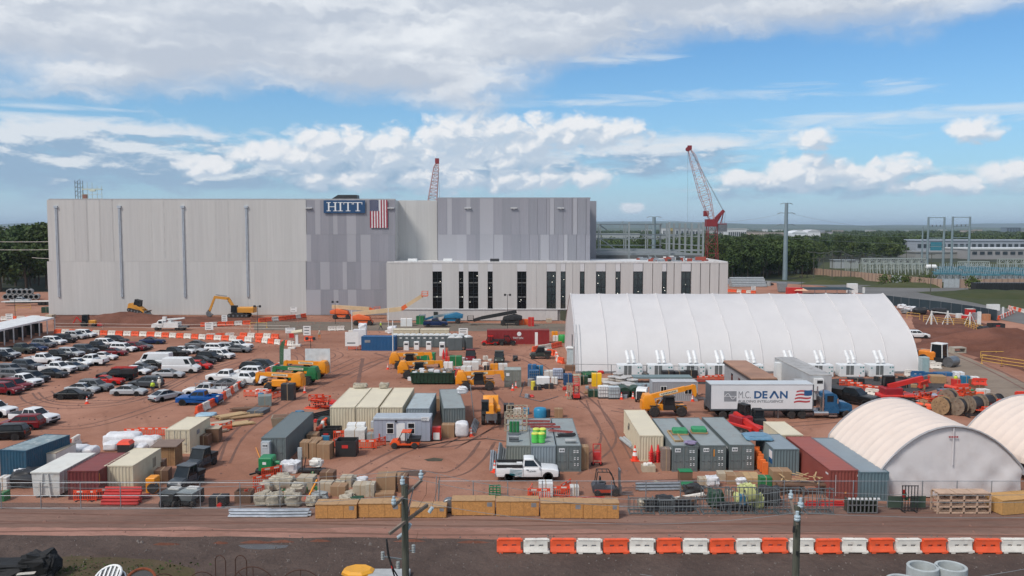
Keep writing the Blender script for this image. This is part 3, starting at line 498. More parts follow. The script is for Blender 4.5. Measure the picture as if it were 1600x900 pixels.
mb = MB(); lattice(mb,(0,0,0),L(1112,352),4.4,2.8,8,.13,.065); mb.o('mast',CR,cr); mb = MB(); lattice(mb,L(1113,346),L(1101,305),1.4,3.2,5,.12,.06); lattice(mb,L(1101,305),L(1082,245),3.2,2.0,9,.11,.055); lattice(mb,L(1082,245),L(1077,233),2.0,.7,2,.11,.055); mb.o('boom',CP,cr)
mb = MB(); mb.cb(*L(1077.5,234.5),1.3,1.0,1.5); mb.tube(L(1075,233)+V((0,-.6,0)),L(1075,233)+V((0,.6,0)),.75,10); mb.o('boom_head',CR,cr)
mb = MB(); mb.bar(L(1113,347),L(1131,329),1.2,1.0); mb.bar(L(1107,352),L(1135,351),1.0,.8); mb.bar(L(1131,329),L(1118,351),.4,.4); mb.bar(L(1126,349),L(1131,330),.3,.3); mb.cb(*L(1111,354),3.6,3,2.4); mb.cb(*L(1103,338),1.6,1.2,1.8); mb.o('gantry',CR,cr)
mb = MB(); mb.cb(*L(1128,362),3.0,2.0,2.4); mb.o('counterweight',STEEL,cr); mb = MB(); 
for dy in (-.5,.5): mb.tube(L(1079,234)+V((0,dy,0)),L(1130,329)+V((0,dy,0)),.07,3)
mb.tube(L(1130,331),L(1128,356),.06,3); mb.tube(L(1133,331),L(1132,352),.06,3); mb.tube(L(1074.5,236),L(1074.5,400),.035,3); mb.o('cable',STEEL,cr)
c2 = T('crane','lattice crane boom rising behind the roof of the white building','crane',(AT(676,311,350).x,350,0)); O = V(c2.location); mb = MB(); L = lambda px,py,D=350: AT(px,py,D)-O
lattice(mb,(-2.5,0,2),L(676,311),3.6,3.4,10,.17,.1); lattice(mb,L(676,311),L(681.5,262),3.4,2,9,.16,.1); lattice(mb,L(681.5,262),L(683,254),2,.8,2,.16,.1); mb.o('boom',CP,c2); mb = MB(); mb.cb(*L(683,256),1.6,1.2,2.2); mb.cb(-2.5,2,0,6,8,3); mb.o('boom_head',CR,c2); mb = MB()
mb.tube(L(684.5,254),L(687,311),.06,3); mb.tube(L(682,255),L(672,311),.05,3); mb.o('cable',STEEL,c2)
# ---------------------------------------------------------------- tents
TENTM = mat((.60,.575,.57),.5,0,.03,.25,dirt=.10,dc=(.50,.45,.43),name='tent_fabric'); DOMEM = mat((.74,.615,.53),.55,0,.04,.4,dirt=.10,dc=(.55,.38,.28),name='dome_fabric'); GABM = mat((.66,.62,.62),.6,0,.05,.5,dirt=.15,dc=(.45,.36,.32),bump=.25,bsc=.9,name='gable_fabric')
def arch_tent(name, label, x0, x1, y0, prof, bays, m, axis='x'):
    t = T(name, label, 'tent', (x0, y0, 0)); L = x1-x0; n = len(prof); mb = MB()
    for bay in range(bays):      # one fabric panel per bay, drawn tight between the ribs
        k = 6; st = []
        for i in range(k+1):
            u = i/k; sag = .10*math.sin(PI*u); st.append([(L*(bay+.004+.992*u)/bays,y-sag*.3*(1 if y < prof[-1][0]/2 else -1),z-sag*.8) for y,z in prof])
        vs = [v for r_ in st for v in r_]; q_ = MB(); q_.add(vs,[(i*n+j,(i+1)*n+j,(i+1)*n+j+1,i*n+j+1) for i in range(k) for j in range(n-1)]); q_.o('roof_panel',m,t,smooth=True)
    rb = MB()
    for bay in range(bays+1): rb.line([(L*bay/bays, y, z+.03) for y, z in prof], .11, 5)
    rb.o('ribs', m, t)['kind'] = 'stuff'
    for x in (.0, L):
        g = MB(); g.add([(x,y,z) for y,z in prof],[tuple(range(n))]); g.o('gable',m,t)
    return t
half = [(0,0),(.35,1.3),(.9,2.6),(1.9,4.3),(3.4,6.1),(5.4,7.4),(8,8.85),(11.5,10.6),(15,12.0)]
prof = half+[(30-y, z) for y, z in half[-2::-1]]
bt = arch_tent('big_tent','huge white ribbed fabric hall with curved sides and eleven bays',10.6,67.2,140,prof,11,TENTM)
mb = MB(); mb.box(-.06,8.6,0,-.01,10.4,5.2); mb.box(-.06,5.0,0,-.01,5.5,3.8); mb.o('doorway',mat((.10,.10,.11),.7),bt)
mb = MB()
for x in (2.0, 6.0, 11.2): mb.line([(x*.1-.3, y, z+.05) for y, z in half[:6]], .06, 4)
mb.o('lacing', mat((.35, .36, .38), .6), bt)
mb = MB(); mb.box(-.1, -.35, 0, 56.7, -.02, .35); mb.o('base_rail', GALV, bt)
# container-mounted dome shelters
def dome(label, x0, y0, w, L, zs, h, bays, rz=0):
    t = T('dome_shelter',label,'tent',(x0,y0,0),rz,'domed fabric shelters on containers'); pr = []; n = 26
    for i in range(n+1): u = .5-.5*math.cos(PI*i/n); pr.append((w*u,zs+h*(4*u*(1-u))**.93))
    pr = [(0-.06, zs-.5)]+pr+[(w+.06, zs-.5)]; m_ = len(pr)
    for b_ in range(bays):
        k = 4; vs = []
        for i in range(k+1):
            u = i/k; s_ = .14*math.sin(PI*u); y = L*(b_+u)/bays; vs += [(w/2+(x-w/2)*(1-s_*.10),y,zs+(z-zs)*(1-s_*.13)) for x,z in pr]
        q_ = MB(); q_.add(vs,[(i*m_+j,i*m_+j+1,(i+1)*m_+j+1,(i+1)*m_+j) for i in range(k) for j in range(m_-1)]); q_.o('roof_panel',DOMEM,t,smooth=True)
    mb = MB(); 
    for q_ in (-.05, L): mb.line([(x, q_, z+.02) for x, z in pr], .10, 5)
    mb.o('arch_frame', mat((.35, .34, .35), .5), t); vs = []; nz = 14; ny = 44
    for i in range(ny+1):
        x = w*i/ny; u_ = i/ny; top = zs+h*(4*u_*(1-u_))**.93
        for j in range(nz+1):
            v = j/nz; z = .12+(top-.12)*v; dl = min(x, w-x)
            wr = .16*math.sin(dl*2.1+z*1.5)*max(0,1-abs(z-1.6)/2.4)*max(0,1-dl/6.5)+.05*noise.noise(V((x*.9,z*.9,3)))+.07*math.sin(x*2.7+z*3.2+2*noise.noise(V((x*.5,z*.4,1))))*max(0,1-z/3.5)+.03*math.sin(x*5.5)*max(0,1-z/2.4)
            vs.append((x, .12+wr, z))
    for yy in (0, L-.3):
        q_ = MB(); q_.add([(x,y+yy,z) for x,y,z in vs],[(i*(nz+1)+j,(i+1)*(nz+1)+j,(i+1)*(nz+1)+j+1,i*(nz+1)+j+1) for i in range(ny) for j in range(nz)]); q_.o('gable',GABM,t,smooth=True)
    mb = MB(); mb.box(w/2-.04,-.06,3.0,w/2+.04,.02,zs+h-.05); mb.o('seam',GABM,t); mb = MB()
    for k in range(4): mb.box(w/2-.42+k*.22,-.08,zs+h-1.0,w/2-.27+k*.22,-.03,zs+h-.86)
    mb.o('lettering', mat((.35, .06, .07), .6), t); return t
d0 = G(1388,786); dome('nearer domed pinkish white fabric shelter with closed wrinkled front gable',d0.x-.1,74.6,12.5,12.6,2.62,3.85,9)
dome('domed fabric shelter cut by the picture edge behind the nearer one',47.4,75.6,12.5,13,2.62,3.9,9)
# ---------------------------------------------------------------- shipping containers
def cmat(k, m): return m
def container(L,W=2.44,H=2.6,doors=True,paint=GREY,roofm=None,ribs_front=True,label='',loc=(0,0,0),rz=90,vents=0):
    """local: front (near end) at x=0 centred, body runs to +x"""
    t = T('shipping_container',label,'container',loc,rz,'shipping containers'); h = W/2; mb = MB()
    for y in (-h, h-.09):
        for x in (0, L-.11): mb.box(x, y, 0, x+.11, y+.09, H)
    for y in (-h,h-.07): mb.box(.11,y,H-.10,L-.11,y+.07,H); mb.box(.11,y,0,L-.11,y+.07,.15)
    for x in (0,L-.09): mb.box(x,-h+.09,H-.12,x+.09,h-.09,H); mb.box(x,-h+.09,0,x+.09,h-.09,.15)
    for y in (-h-.012, h-.15):
        for x in (-.012, L-.16):
            for z in (-.0, H-.12): mb.box(x, y, z, x+.17, y+.165, z+.125)
    mb.o('frame', paint, t)
    def corr(n, f, depth, a, c): # trapezoid corrugation from f(u,d,z)
        vs = []; 
        for i in range(n):
            for u,d in ((0,0),(.25,0),(.5,1),(.75,1)): vs += [(a+(c-a)*(i+u)/n,d*depth)]
        vs.append((c,0)); q_ = MB(); k = len(vs); q_.add([f(u,d,z) for z in (.15,H-.1) for u,d in vs],[(i,i+1,k+i+1,k+i) for i in range(k-1)]); return q_
    nl = int(L/.28)
    corr(nl,lambda u,d,z: (u,-h+.012+d,z),.04,.11,L-.11).o('side_wall',paint,t); corr(nl,lambda u,d,z: (u,h-.012-d,z),.04,.11,L-.11).o('side_wall',paint,t)
    corr(8,lambda u,d,z: (L-.012-d,u,z),.045,-h+.09,h-.09).o('end_wall',paint,t)
    vs = []; n = int(L/.5)
    for i in range(n):
        for u,d in ((0,0),(.15,.02),(.6,.02),(.75,0)): vs.append((.09+(L-.18)*(i+u)/n,d))
    vs.append((L-.09,0)); k = len(vs); q_ = MB(); q_.add([(x,y,H-.035+d) for y in (-h+.05,h-.05) for x,d in vs],[(i,i+1,k+i+1,k+i) for i in range(k-1)]); q_.o('roof',roofm or paint,t)
    if doors:
        for s_ in (-1, 1):
            mb = MB(); y0,y1 = (-h+.1,-.015) if s_ < 0 else (.015,h-.1); mb.box(.03,y0,.16,.075,y1,H-.13)
            for zz_ in (.25, .95, 1.65): mb.box(.012, y0+.08, zz_, .03, y1-.08, zz_+.55)
            d = mb.o('door', paint, t); mb = MB()
            for y in (y0+.28, y1-.28): mb.tube((.0, y, .12), (.0, y, H-.1), .022, 5)
            for y in (y0+.28, y1-.28): mb.box(-.03, y-.02, 1.05, .01, y+.2, 1.1)
            mb.o('lock_rod',GALV if paint is not GREY else mat((.2,.22,.23),.5,.4),d)
    else: corr(8,lambda u,d,z: (.012+d,u,z),.045,-h+.09,h-.09).o('end_wall',paint,t)
    return t
def plate(par,y,z,w,h,m,name='label_plate',x=-.02): mb = MB(); mb.box(x-.012,y,z,x,y+w,z+h); return mb.o(name,m,par)
LBW = mat((.72,.73,.74),.5,0,.03,name='white_label'); INK = mat((.06,.07,.08),.6,name='ink')
def gdoors(t, n=1):     # stencilled marks on the grey container doors
    p = plate(t, .42, 1.95, .55, .38, LBW)
    for k in range(3): plate(p, .47+.16*k, 2.05, .11, .18, INK, 'lettering', -.034)
    for z, w in ((2.05, .34), (1.35, .2), (.75, .2)):
        for k in range(2): plate(t,-.85+.3*k-.1,z,w*.6,.08,LBW,'stencil_mark'); plate(t,-.85+.3*k-.1,z-.16,w*.6,.08,LBW,'stencil_mark')
def place2(p1,p2,W):   # near end between two ground pixels -> centre and heading of the long axis
    a,c = G(*p1),G(*p2); d = (c-a).normalized(); n = V((-d.y,d.x,0)); m_ = (a+c)/2; return (m_.x,m_.y,0),math.degrees(math.atan2(n.y,n.x))
WROOF = mat((.20,.26,.28),.6,.1,.3,.8,dirt=.75,dc=(.50,.52,.50),name='weathered_roof'); LBLU = mat((.225,.27,.30),.55,0,.06,.6,dirt=.12,name='grey_blue_paint'); GGRN = mat((.20,.215,.19),.6,0,.08,.6,dirt=.15,name='grey_green_paint'); GRF = mat((.26,.29,.29),.6,0,.08,.5,dirt=.25,name='grey_roof_paint'); CRF = mat((.64,.57,.43),.55,0,.05,.5,dirt=.08,dc=(.45,.33,.22),name='cream_roof'); MRF = mat((.20,.050,.045),.6,0,.1,.5,dirt=.15,name='maroon_roof'); RST = mat((.22,.050,.038),.6,0,.10,.6,dirt=.15,name='rust_red_paint'); WHC = mat((.60,.60,.58),.6,0,.06,.7,dirt=.45,dc=(.38,.30,.22),name='worn_white_paint')
CT = {}
def C(key, label, p1, p2, L, paint, doors=True, W=2.44, H=2.6, roofm=None, dz=0):
    loc,rz = place2(p1,p2,W); w = (G(*p1)-G(*p2)).length; CT[key] = t = container(L,W if abs(w-W) > 9 else w,H,doors,paint,roofm,label=label,loc=loc,rz=rz); return t
C('blue','blue shipping container with weathered peeling roof at the left edge',(1,744),(42,746),6.4,mat((.014,.075,.13),.55,0,.1,.8,dirt=.15,name='deep_blue_paint'),False,roofm=WROOF)
C('maroon','dark maroon container between the white roll-off box and the cream container',(107,781),(155,781),6.2,MAROON,False,roofm=MRF)
C('creamnear','cream container with ribbed end beside the maroon one near the fence',(164,772),(209,772),6.2,CREAM,False,roofm=CRF)
C('creamshed','cream container with doors beside the plywood shed',(259,709),(297,709),6.2,CREAM,True,roofm=CRF)
t = C('greylong','long dark grey container behind the green generator',(409,723),(447,723),12.3,GREY,True,roofm=GREY); gp_ = plate(t,.15,.5,.95,1.9,LBLU,'equipment_box',-.25); mb = MB(); mb.box(-.7,.25,.35,-.03,1.1,2.3); mb.o('air_conditioner',mat((.42,.45,.47),.6),t); p = plate(t,.4,1.75,.55,.42,LBW,x=-.72)
for k in range(3): plate(p, .44+.17*k, 1.85, .12, .2, INK, 'lettering', -.735)
C('cream1','leftmost of the three long cream containers, rolled tarp on its roof',(516,672),(554.5,672),12.4,CREAM,False,roofm=CRF,H=2.75)
C('cream2','middle of the three long cream containers',(556,672),(591,672),12.4,CREAM,False,roofm=CRF,H=2.75)
C('cream3','rightmost of the three long cream containers, behind the office trailer',(594,672),(629,672),12.4,CREAM,False,roofm=CRF,H=2.75)
C('lgrey','pale grey container with patched roof behind the office trailer',(635,672),(671,672),9.5,LBLU,False,roofm=mat((.36,.41,.42),.6,0,.1,.5,dirt=.3,name='pale_grey_roof'))
C('greyladder','grey container with white bundle on its roof and ladder at its side',(693,672),(727,671),12.2,GREY,False,roofm=GRF)
C('ggreen','grey green container with wooden racks on its roof, beside the pale blue one',(791,737),(829,737),12.2,GGRN,False,roofm=GRF)
C('pblue','pale grey blue container with green drums on its roof',(829.6,737),(868,737),12.2,LBLU,False,roofm=GRF)
gdoors(C('gdoor','grey container with closed doors behind the white pickup bonnet',(869.5,737),(908,737),12.2,GREY,True,roofm=GRF))
C('creamright','long cream container with red cones at its end',(999,721),(1036,721),12.4,CREAM,False,roofm=CRF,H=2.7)
gdoors(C('g1','grey container with a wooden rack and green bale on its roof',(1050,737),(1089.5,737),12.2,GREY,True,roofm=GRF))
gdoors(C('g2','grey container in the middle of the three grey ones, green bale on its roof',(1094,736.5),(1134,736.5),12.4,GREY,True,roofm=GRF))
gdoors(C('g3','grey container with bare roof, rightmost of the three grey ones',(1139,735.5),(1178,735.5),12.4,GREY,True,roofm=GRF))
t = C('bgrey','short blue grey container with blue plastic sheet on its roof',(1208,743),(1248,743),6.1,mat((.13,.175,.19),.55,0,.08,.6,dirt=.1,name='blue_grey_paint'),False,roofm=LBLU); mb = MB(); mb.box(.4,1.225,1.0,1.5,1.235,2.3); mb.o('label_plate',BLUE,t); mb = MB(); mb.box(.45,1.236,1.5,1.45,1.245,2.25); mb.o('label_plate',LBW,t)
C('rust','long rust red container beside the domed shelter',(1296,780),(1341,780),12.3,RST,False,roofm=mat((.30,.085,.065),.6,0,.08,.4,dirt=.12,name='red_roof_paint'))
C('domebase','blue grey container carrying the left edge of the domed shelter',(1342.5,783),(1388,783),12.3,mat((.11,.165,.19),.55,0,.08,.6,dirt=.1,name='slate_paint'),False,roofm=LBLU)
C('creamback','short cream container with a dark label near the blue truck',(1219,718),(1254,718),6.1,CREAM,False,roofm=CRF)
mb = MB(); mb.box(1.0,1.232,1.1,1.9,1.245,1.75); mb.o('label_plate',NAVY,CT['creamback'])
t = C('smallgrey','small grey container with double doors behind the middle telehandler',(788,605),(814.5,605),3.0,GGRN,True,roofm=mat((.30,.33,.31),.6)); plate(t,.5,1.7,.5,.45,LBW)
p = G(761,538); t = container(12.8,2.5,2.9,False,mat((.25,.02,.022),.55,0,.08,.6,dirt=.12,name='red_container_paint'),RST,label='long red container standing side on by the big tent',loc=(p.x,p.y+1.3,0),rz=0)
mb = MB(); mb.at(6.6,-1.27,2.15,0,0,90).lathe([(.45,0),(.45,.02)],14); mb.at(); mb.o('emblem',LBW,t)
text('TRITON', .6, LBW, t, (5.25, -1.29, 1.1), sx=1.0)
p = G(565,548); t = container(6.6,2.44,2.75,False,mat((.012,.085,.21),.5,0,.06,.6,dirt=.08,name='bright_blue_paint'),BLUE,label='bright blue container left of the portable toilets',loc=(p.x,p.y+1.25,0),rz=-3); mb = MB(); mb.box(.7,-1.245,1.6,1.8,-1.225,2.1); mb.o('vent',GALV,t)
for x0,x1,lb in ((612,655,'left of two cream containers behind the portable toilets'),(656,702,'right of two cream containers behind the portable toilets')):
    p = G(x0,537); container((G(x1,537)-p).length-.1,2.44,2.9,False,CREAM,CRF,label=lb,loc=(p.x,p.y+1.3,0),rz=0)
p = G(1019,627); t = container(6.3,2.44,2.7,False,mat((.30,.31,.33),.55,0,.06,.6,dirt=.1,name='light_grey_paint'),mat((.45,.45,.46),.6),label='pale grey ribbed office container with windows behind the raised telehandler',loc=(p.x,p.y+1.25,0),rz=0)
def sidewin(par, x, z, w, h, y=-1.225):
    mb = MB(); mb.box(x-.07,y-.04,z-.07,x+w+.07,y-.005,z+h+.07); f = mb.o('window',WHITE,par); mb = MB(); mb.box(x,y-.055,z,x+w/2-.03,y-.042,z+h); mb.box(x+w/2+.03,y-.055,z,x+w,y-.042,z+h); mb.o('pane',GLASS,f)
sidewin(t, 1.2, 1.15, .75, .9); sidewin(t, 4.5, 1.05, .9, .9)
# white roll-off box
loc,rz = place2((51,778),(95,778),2.4); ro = T('roll_off_box','white covered roll-off box with rusty edges between blue and maroon containers','container',loc,rz); mb = MB(); mb.hexa([(0,-1.15,.25),(6.3,-1.15,.25),(6.3,1.15,.25),(0,1.15,.25)],[(-.05,-1.25,2.25),(6.4,-1.25,2.25),(6.4,1.25,2.25),(-.05,1.25,2.25)]); mb.o('body',WHC,ro)
mb = MB(); mb.box(-.12,-1.32,2.25,6.46,1.32,2.36); mb.o('lid',mat((.66,.65,.60),.6,0,.05,.6,dirt=.25,dc=(.42,.33,.25),name='worn_cream_paint'),ro)
for k in range(11): x = .5+k*.55; mb = MB(); mb.box(x,-1.30,.3,x+.1,-1.16,2.24); mb.o('rib',WHC,ro)
mb = MB(); mb.box(.0,-.95,.0,6.2,-.75,.25); mb.box(0,.75,0,6.2,.95,.25); mb.o('skid',STEEL,ro); mb = MB()
mb.bar((-.12,.42,.1),(-.1,.25,2.2),.14,.1); mb.bar((-.12,-.42,.1),(-.1,-.25,2.2),.14,.1); mb.box(-.1,-.25,1.1,-.055,.25,1.25); mb.o('hook_frame',WHC,ro)
# roll-off boxes, office trailer
loc,rz = place2((641,601),(710,601),2.4); a = G(641,601); w_ = (G(710,601)-a).length; dm = T('roll_off_box','dark green open roll-off dumpster in front of the telehandlers','container',tuple(a),0); mb = MB(); DG = mat((.010,.045,.025),.5,0,.15,1,dirt=.12,name='dark_green_paint')
mb.hexa([(.2,0,.2),(w_-.1,0,.2),(w_-.1,2.3,.2),(.2,2.3,.2)],[(0,-.1,1.75),(w_,-.1,1.75),(w_,2.4,1.75),(0,2.4,1.75)]); mb.o('body',DG,dm)
for k in range(12): x = .3+(w_-.6)*k/11; mb = MB(); mb.bar((x,-.05,.25),(x,-.16,1.7),.12,.1); mb.o('rib',DG,dm)
mb = MB(); mb.box(-.06,-.2,1.7,w_+.06,0,1.86); mb.box(-.06,2.3,1.7,w_+.06,2.5,1.86); mb.o('rim',DG,dm); mb = MB(); rr = random.Random(2)
for k in range(26): lumpy(mb.K(k % 3),rr.uniform(.5,w_-.5),rr.uniform(.3,2.1),1.5,rr.uniform(.5,1.1),rr.uniform(.4,1),rr.uniform(.3,.8),k,n=6,k=4)
struct(mb.o('waste', [CARD, TARPW, mat((.25, .22, .2), .8)], dm), 'stuff')
a = G(584,691); w_ = (G(672,691)-a).length; ot = T('office_trailer','pale blue grey site office cabin with two windows and white door','cabin',(a.x,a.y,0)); OTM = mat((.34,.37,.44),.5,0,.05,.5,dirt=.06,name='cabin_paint'); mb = MB(); mb.box(0,0,.15,w_,2.5,2.55); mb.o('wall',OTM,ot)
mb = MB(); mb.chb(w_/2,1.25,2.55,w_+.12,2.65,.22,.05); mb.o('roof',mat((.40,.44,.48),.5,.1),ot); mb = MB(); mb.box(.2,.2,0,w_-.2,2.3,.15); mb.o('skid',STEEL,ot)
for x, f in ((1.45, 1), (3.8, 1)):
    mb = MB(); mb.box(x,-.04,.95,x+.82,0,2.2); f = mb.o('window',WHITE,ot); mb = MB(); mb.box(x+.07,-.05,1.02,x+.75,-.041,1.55); mb.box(x+.07,-.05,1.62,x+.75,-.041,2.13); mb.o('pane',GLASS,f)
mb = MB(); mb.box(2.55,-.05,.2,3.5,0,2.15); d = mb.o('door',WHITE,ot); mb = MB(); mb.box(3.36,-.08,1.1,3.42,-.05,1.25); mb.o('handle',STEEL,d)
for i in range(13): x = i*w_/13+.02; mb = MB(); mb.box(x,-.012,.16,x+.012,0,2.54); mb.o('seam',GREY,ot)
mb = MB(); mb.box(w_-.95,-.09,2.42,w_-.1,-.03,2.86); p = mb.o('sign_plate',LBW,ot); text('UNITED',.24,INK,p,(w_-.93,-.095,2.62),sx=.8); text('RENTALS',.2,INK,p,(w_-.93,-.095,2.44),sx=.8)
mb = MB(); mb.cb(2.5, -.1, 2.3, .18, .2, .2); mb.o('wall_lamp', DARK, ot)
mb = MB(); mb.box(-.4,.5,1.5,0,1.2,2.2); mb.o('air_conditioner',mat((.45,.46,.47),.5),ot)
# brown-roofed cabin and the long white trailer behind the truck
def slab_trailer(label, name, p1, p2, L, W, H, wall, roof, cat, ovh=.15, z0=.6):
    a,c = G(*p1),G(*p2); d = (c-a).normalized(); m_ = (a+c)/2; t = T(name,label,cat,(m_.x,m_.y,0),math.degrees(math.atan2(d.x,-d.y))); mb = MB(); mb.box(0,-W/2,z0,L,W/2,H); mb.o('wall',wall,t); mb = MB(); mb.chb(L/2,0,H,L+2*ovh,W+2*ovh,.22,.06); mb.o('roof',roof,t); mb = MB()
    for x in (.8, L*.35, L*.65, L-.8): mb.box(x-.2, -W/2+.2, 0, x+.2, W/2-.2, z0)
    mb.o('blocking', DARK, t); return t
t = slab_trailer('site cabin with brown flat roof and dark eaves behind the white lorry','site_cabin',(1174,634),(1212,634),15,3.2,3.6,mat((.30,.31,.32),.6,0,.08,.5,dirt=.15),mat((.33,.185,.125),.8,0,.2,.25,dirt=.3,dc=(.18,.10,.07),name='brown_roof'),'cabin'); mb = MB(); mb.box(-.2,-1.8,3.35,15.2,-1.62,3.6); mb.box(-.2,1.62,3.35,15.2,1.8,3.6); mb.box(-.22,-1.6,3.35,-.05,1.6,3.6); mb.o('eaves',mat((.05,.035,.03),.7),t)
for x in (2,6,10): mb = MB(); mb.box(x,1.6,1.5,x+.9,1.63,2.6); mb.o('window',GLASS,t)
mb = MB(); mb.box(-.04, -.5, .7, 0, .5, 2.8); mb.o('door', mat((.35, .35, .33), .6), t)
t = slab_trailer('long dirty grey white box trailer with streaked roof behind the blue truck cab','box_trailer',(1258,636),(1305,636),15.5,2.9,4.2,mat((.44,.45,.46),.5,.1,.06,.5,dirt=.12,name='trailer_wall'),mat((.38,.37,.36),.6,0,.15,.4,dirt=.8,dc=(.17,.155,.14),name='streaked_roof'),'trailer',.02,1.0)
mb = MB(); mb.box(-.6,-.2,2.3,-.02,1.0,3.9); mb.o('chiller_unit',WHITE,t); mb = MB(); mb.box(-.64,-.05,3.3,-.61,.7,3.7); mb.o('grille',DARK,t); mb = MB(); mb.box(2,1.46,1.4,3.6,2.6,3.2); mb.o('side_unit',mat((.40,.41,.42),.5),t); mb = MB(); mb.box(12,1.46,1.3,13.4,2.2,4.0); mb.o('side_box',WHITE,t)
# ---------------------------------------------------------------- articulated lorry
a = G(1109,655); Dk = a.y; sx_ = 1340/math.hypot(Dk,24)*1.0; k_ = 12.9; lo = T('semi_trailer','white box semi-trailer lettered M.C. DEAN with flag graphic','trailer',(a.x,a.y+1.3,0)); TW = mat((.70,.71,.73),.4,0,.03,.5,dirt=.04,name='trailer_white')
mb = MB(); mb.box(.06,-1.28,1.25,k_,1.28,4.35); mb.o('box',TW,lo); mb = MB(); mb.box(0,-1.31,4.32,k_+.03,1.31,4.45); mb.o('roof',mat((.55,.58,.60),.5,.1,.05,.5),lo)
mb = MB(); mb.box(0,-1.31,1.12,k_+.02,-1.26,1.30); mb.box(0,1.26,1.12,k_+.02,1.31,1.30); mb.box(0,-1.32,1.25,.10,1.32,4.35); mb.box(k_-.08,-1.32,1.3,k_+.06,1.32,4.4); mb.o('edge_rail',mat((.10,.12,.14),.5,.4),lo)
mb = MB(); mb.box(.3,-.5,.85,k_-.4,.5,1.15); mb.o('chassis',DARK,lo); mb = MB(); mb.box(3.6,-1.2,.75,6.6,-1.1,1.1); mb.o('tool_box',DARK,lo)
mb = MB(); mb.box(8.6,-.9,.05,8.8,-.7,1.1); mb.box(8.6,.7,.05,8.8,.9,1.1); mb.o('landing_leg',STEEL,lo)
def wheel(par, x, y, r, w, rim=.58, m=RUB, rm=RIM, name='wheel', n=14):
    mb = MB(); mb.at(x,y,r,0,0,90); e = r*.14; mb.lathe([(r*rim,-w/2),(r-e,-w/2),(r,-w/2+e),(r,w/2-e),(r-e,w/2),(r*rim,w/2)],n); mb.K(1); s_ = w/2-.02; mb.lathe([(r*rim,-s_),(r*.30,-s_+.06),(r*.12,-s_),(r*.12,s_),(r*.30,s_-.06),(r*rim,s_)],n); return mb.o(name,[m,rm],par)
for x in (1.7, 2.9):
    for y in (-1.05, 1.05): wheel(lo, x, y, .5, .5)
DB = mat((.016,.085,.22),.6,name='dean_blue'); LG = mat((.24,.25,.27),.6,name='logo_grey'); yf = -1.29
mb = MB(); mb.box(1.75,yf-.004,2.25,3.3,yf,3.55); lg = mb.o('logo_panel',LG,lo); mb = MB()
pts = [(1.8+1.45*i/24,2.9+.42*math.sin(i/24*2*PI)*(.4+.6*math.sin(i/24*PI))) for i in range(25)]
for (xa_,za_),(xb_,zb_) in zip(pts,pts[1:]): mb.bar((xa_,yf-.008,za_),(xb_,yf-.008,zb_),.012,.07)
mb.bar((1.75, yf-.008, 2.9), (3.3, yf-.008, 2.9), .01, .05); mb.o('wave_mark', TW, lg)
text('M.C.',1.27,LG,lo,(3.5,yf,2.66),sx=.66); text('DE',1.27,DB,lo,(5.45,yf,2.66),bold=.04,sx=1.08)
def stroke(mb, p, q_, w): mb.bar((p[0], yf-.004, p[1]), (q_[0], yf-.004, q_[1]), .012, w)
mb = MB(); stroke(mb,(7.5,2.66),(8.02,3.54),.24); stroke(mb,(8.02,3.54),(8.54,2.66),.24); mb.o('lettering',DB,lo)
text('N',1.27,DB,lo,(8.68,yf,2.66),bold=.04,sx=1.08); text('BUILDING INTELLIGENCE',.44,LG,lo,(3.5,yf,2.12),bold=.01,sx=1.12,shear=.15)
fg = MB()
for i in range(7):   # waving flag graphic
    for j in range(10):
        z0 = 2.0+i*.22; f = lambda u: .10*math.sin(u*5+.5)+u*.25; x0,x1 = 10.5+j*.2+i*.05,10.7+j*.2+i*.05; u0,u1 = j/10,(j+1)/10; fg.K(0 if i % 2 == 0 else 1).add([(x0,yf-.006,z0+f(u0)),(x1,yf-.006,z0+f(u1)),(x1,yf-.006,z0+.2+f(u1)),(x0,yf-.006,z0+.2+f(u0))],[(0,1,2,3)])
fg.K(2)
for j in range(5,10): u0,u1 = j/10,(j+1)/10; x0,x1 = 10.75+j*.2,10.95+j*.2; f = lambda u: .10*math.sin(u*5+.5)+u*.25; fg.add([(x0,yf-.009,2.85+f(u0)),(x1,yf-.009,2.85+f(u1)),(x1,yf-.009,3.55+f(u1)),(x0,yf-.009,3.55+f(u0))],[(0,1,2,3)])
fg.o('flag_graphic', [mat((.45, .05, .06), .6), TW, DB], lo)
# tractor
tr_ = T('truck_tractor','blue lorry tractor unit with chrome stack and tanks hitched to the white trailer','truck',(a.x+k_+.1,a.y+1.3,0)); TB = mat((.018,.11,.24),.3,.2,.06,1,name='truck_blue'); CHR = mat((.55,.56,.58),.18,.9,.05,1,name='chrome')
mb = MB(); mb.box(-3.6,-.45,.65,4.9,.45,.95); mb.o('chassis',DARK,tr_); mb = MB(); mb.prism([(1.45,.7),(1.45,3.05),(1.6,3.2),(2.5,3.25),(2.95,3.0),(3.25,2.25),(3.3,.7)],-1.05,1.05); mb.o('cab',TB,tr_)
mb = MB(); mb.prism([(3.2,.95),(3.2,2.15),(4.3,2.0),(4.95,1.7),(5.05,.75),(4.7,.75),(4.65,1.05),(4.4,1.22),(4.1,1.22),(3.85,1.05),(3.75,.8)],-.92,.92); mb.o('bonnet',TB,tr_,bevel=.08)
mb = MB(); mb.box(1.75,-1.075,2.15,2.55,-1.06,2.9); mb.o('side_window',GLASS,tr_); mb = MB(); mb.hexa([(2.98,-.95,2.98),(3.01,-.95,2.98),(3.01,.95,2.98),(2.98,.95,2.98)],[(2.98,-.95,2.99),(3.01,-.95,2.99),(3.01,.95,2.99),(2.98,.95,2.99)]); mb.add([(3.0,-.9,2.92),(3.0,.9,2.92),(3.265,.9,2.28),(3.265,-.9,2.28)],[(0,3,2,1)]); mb.o('windshield',GLASS,tr_)
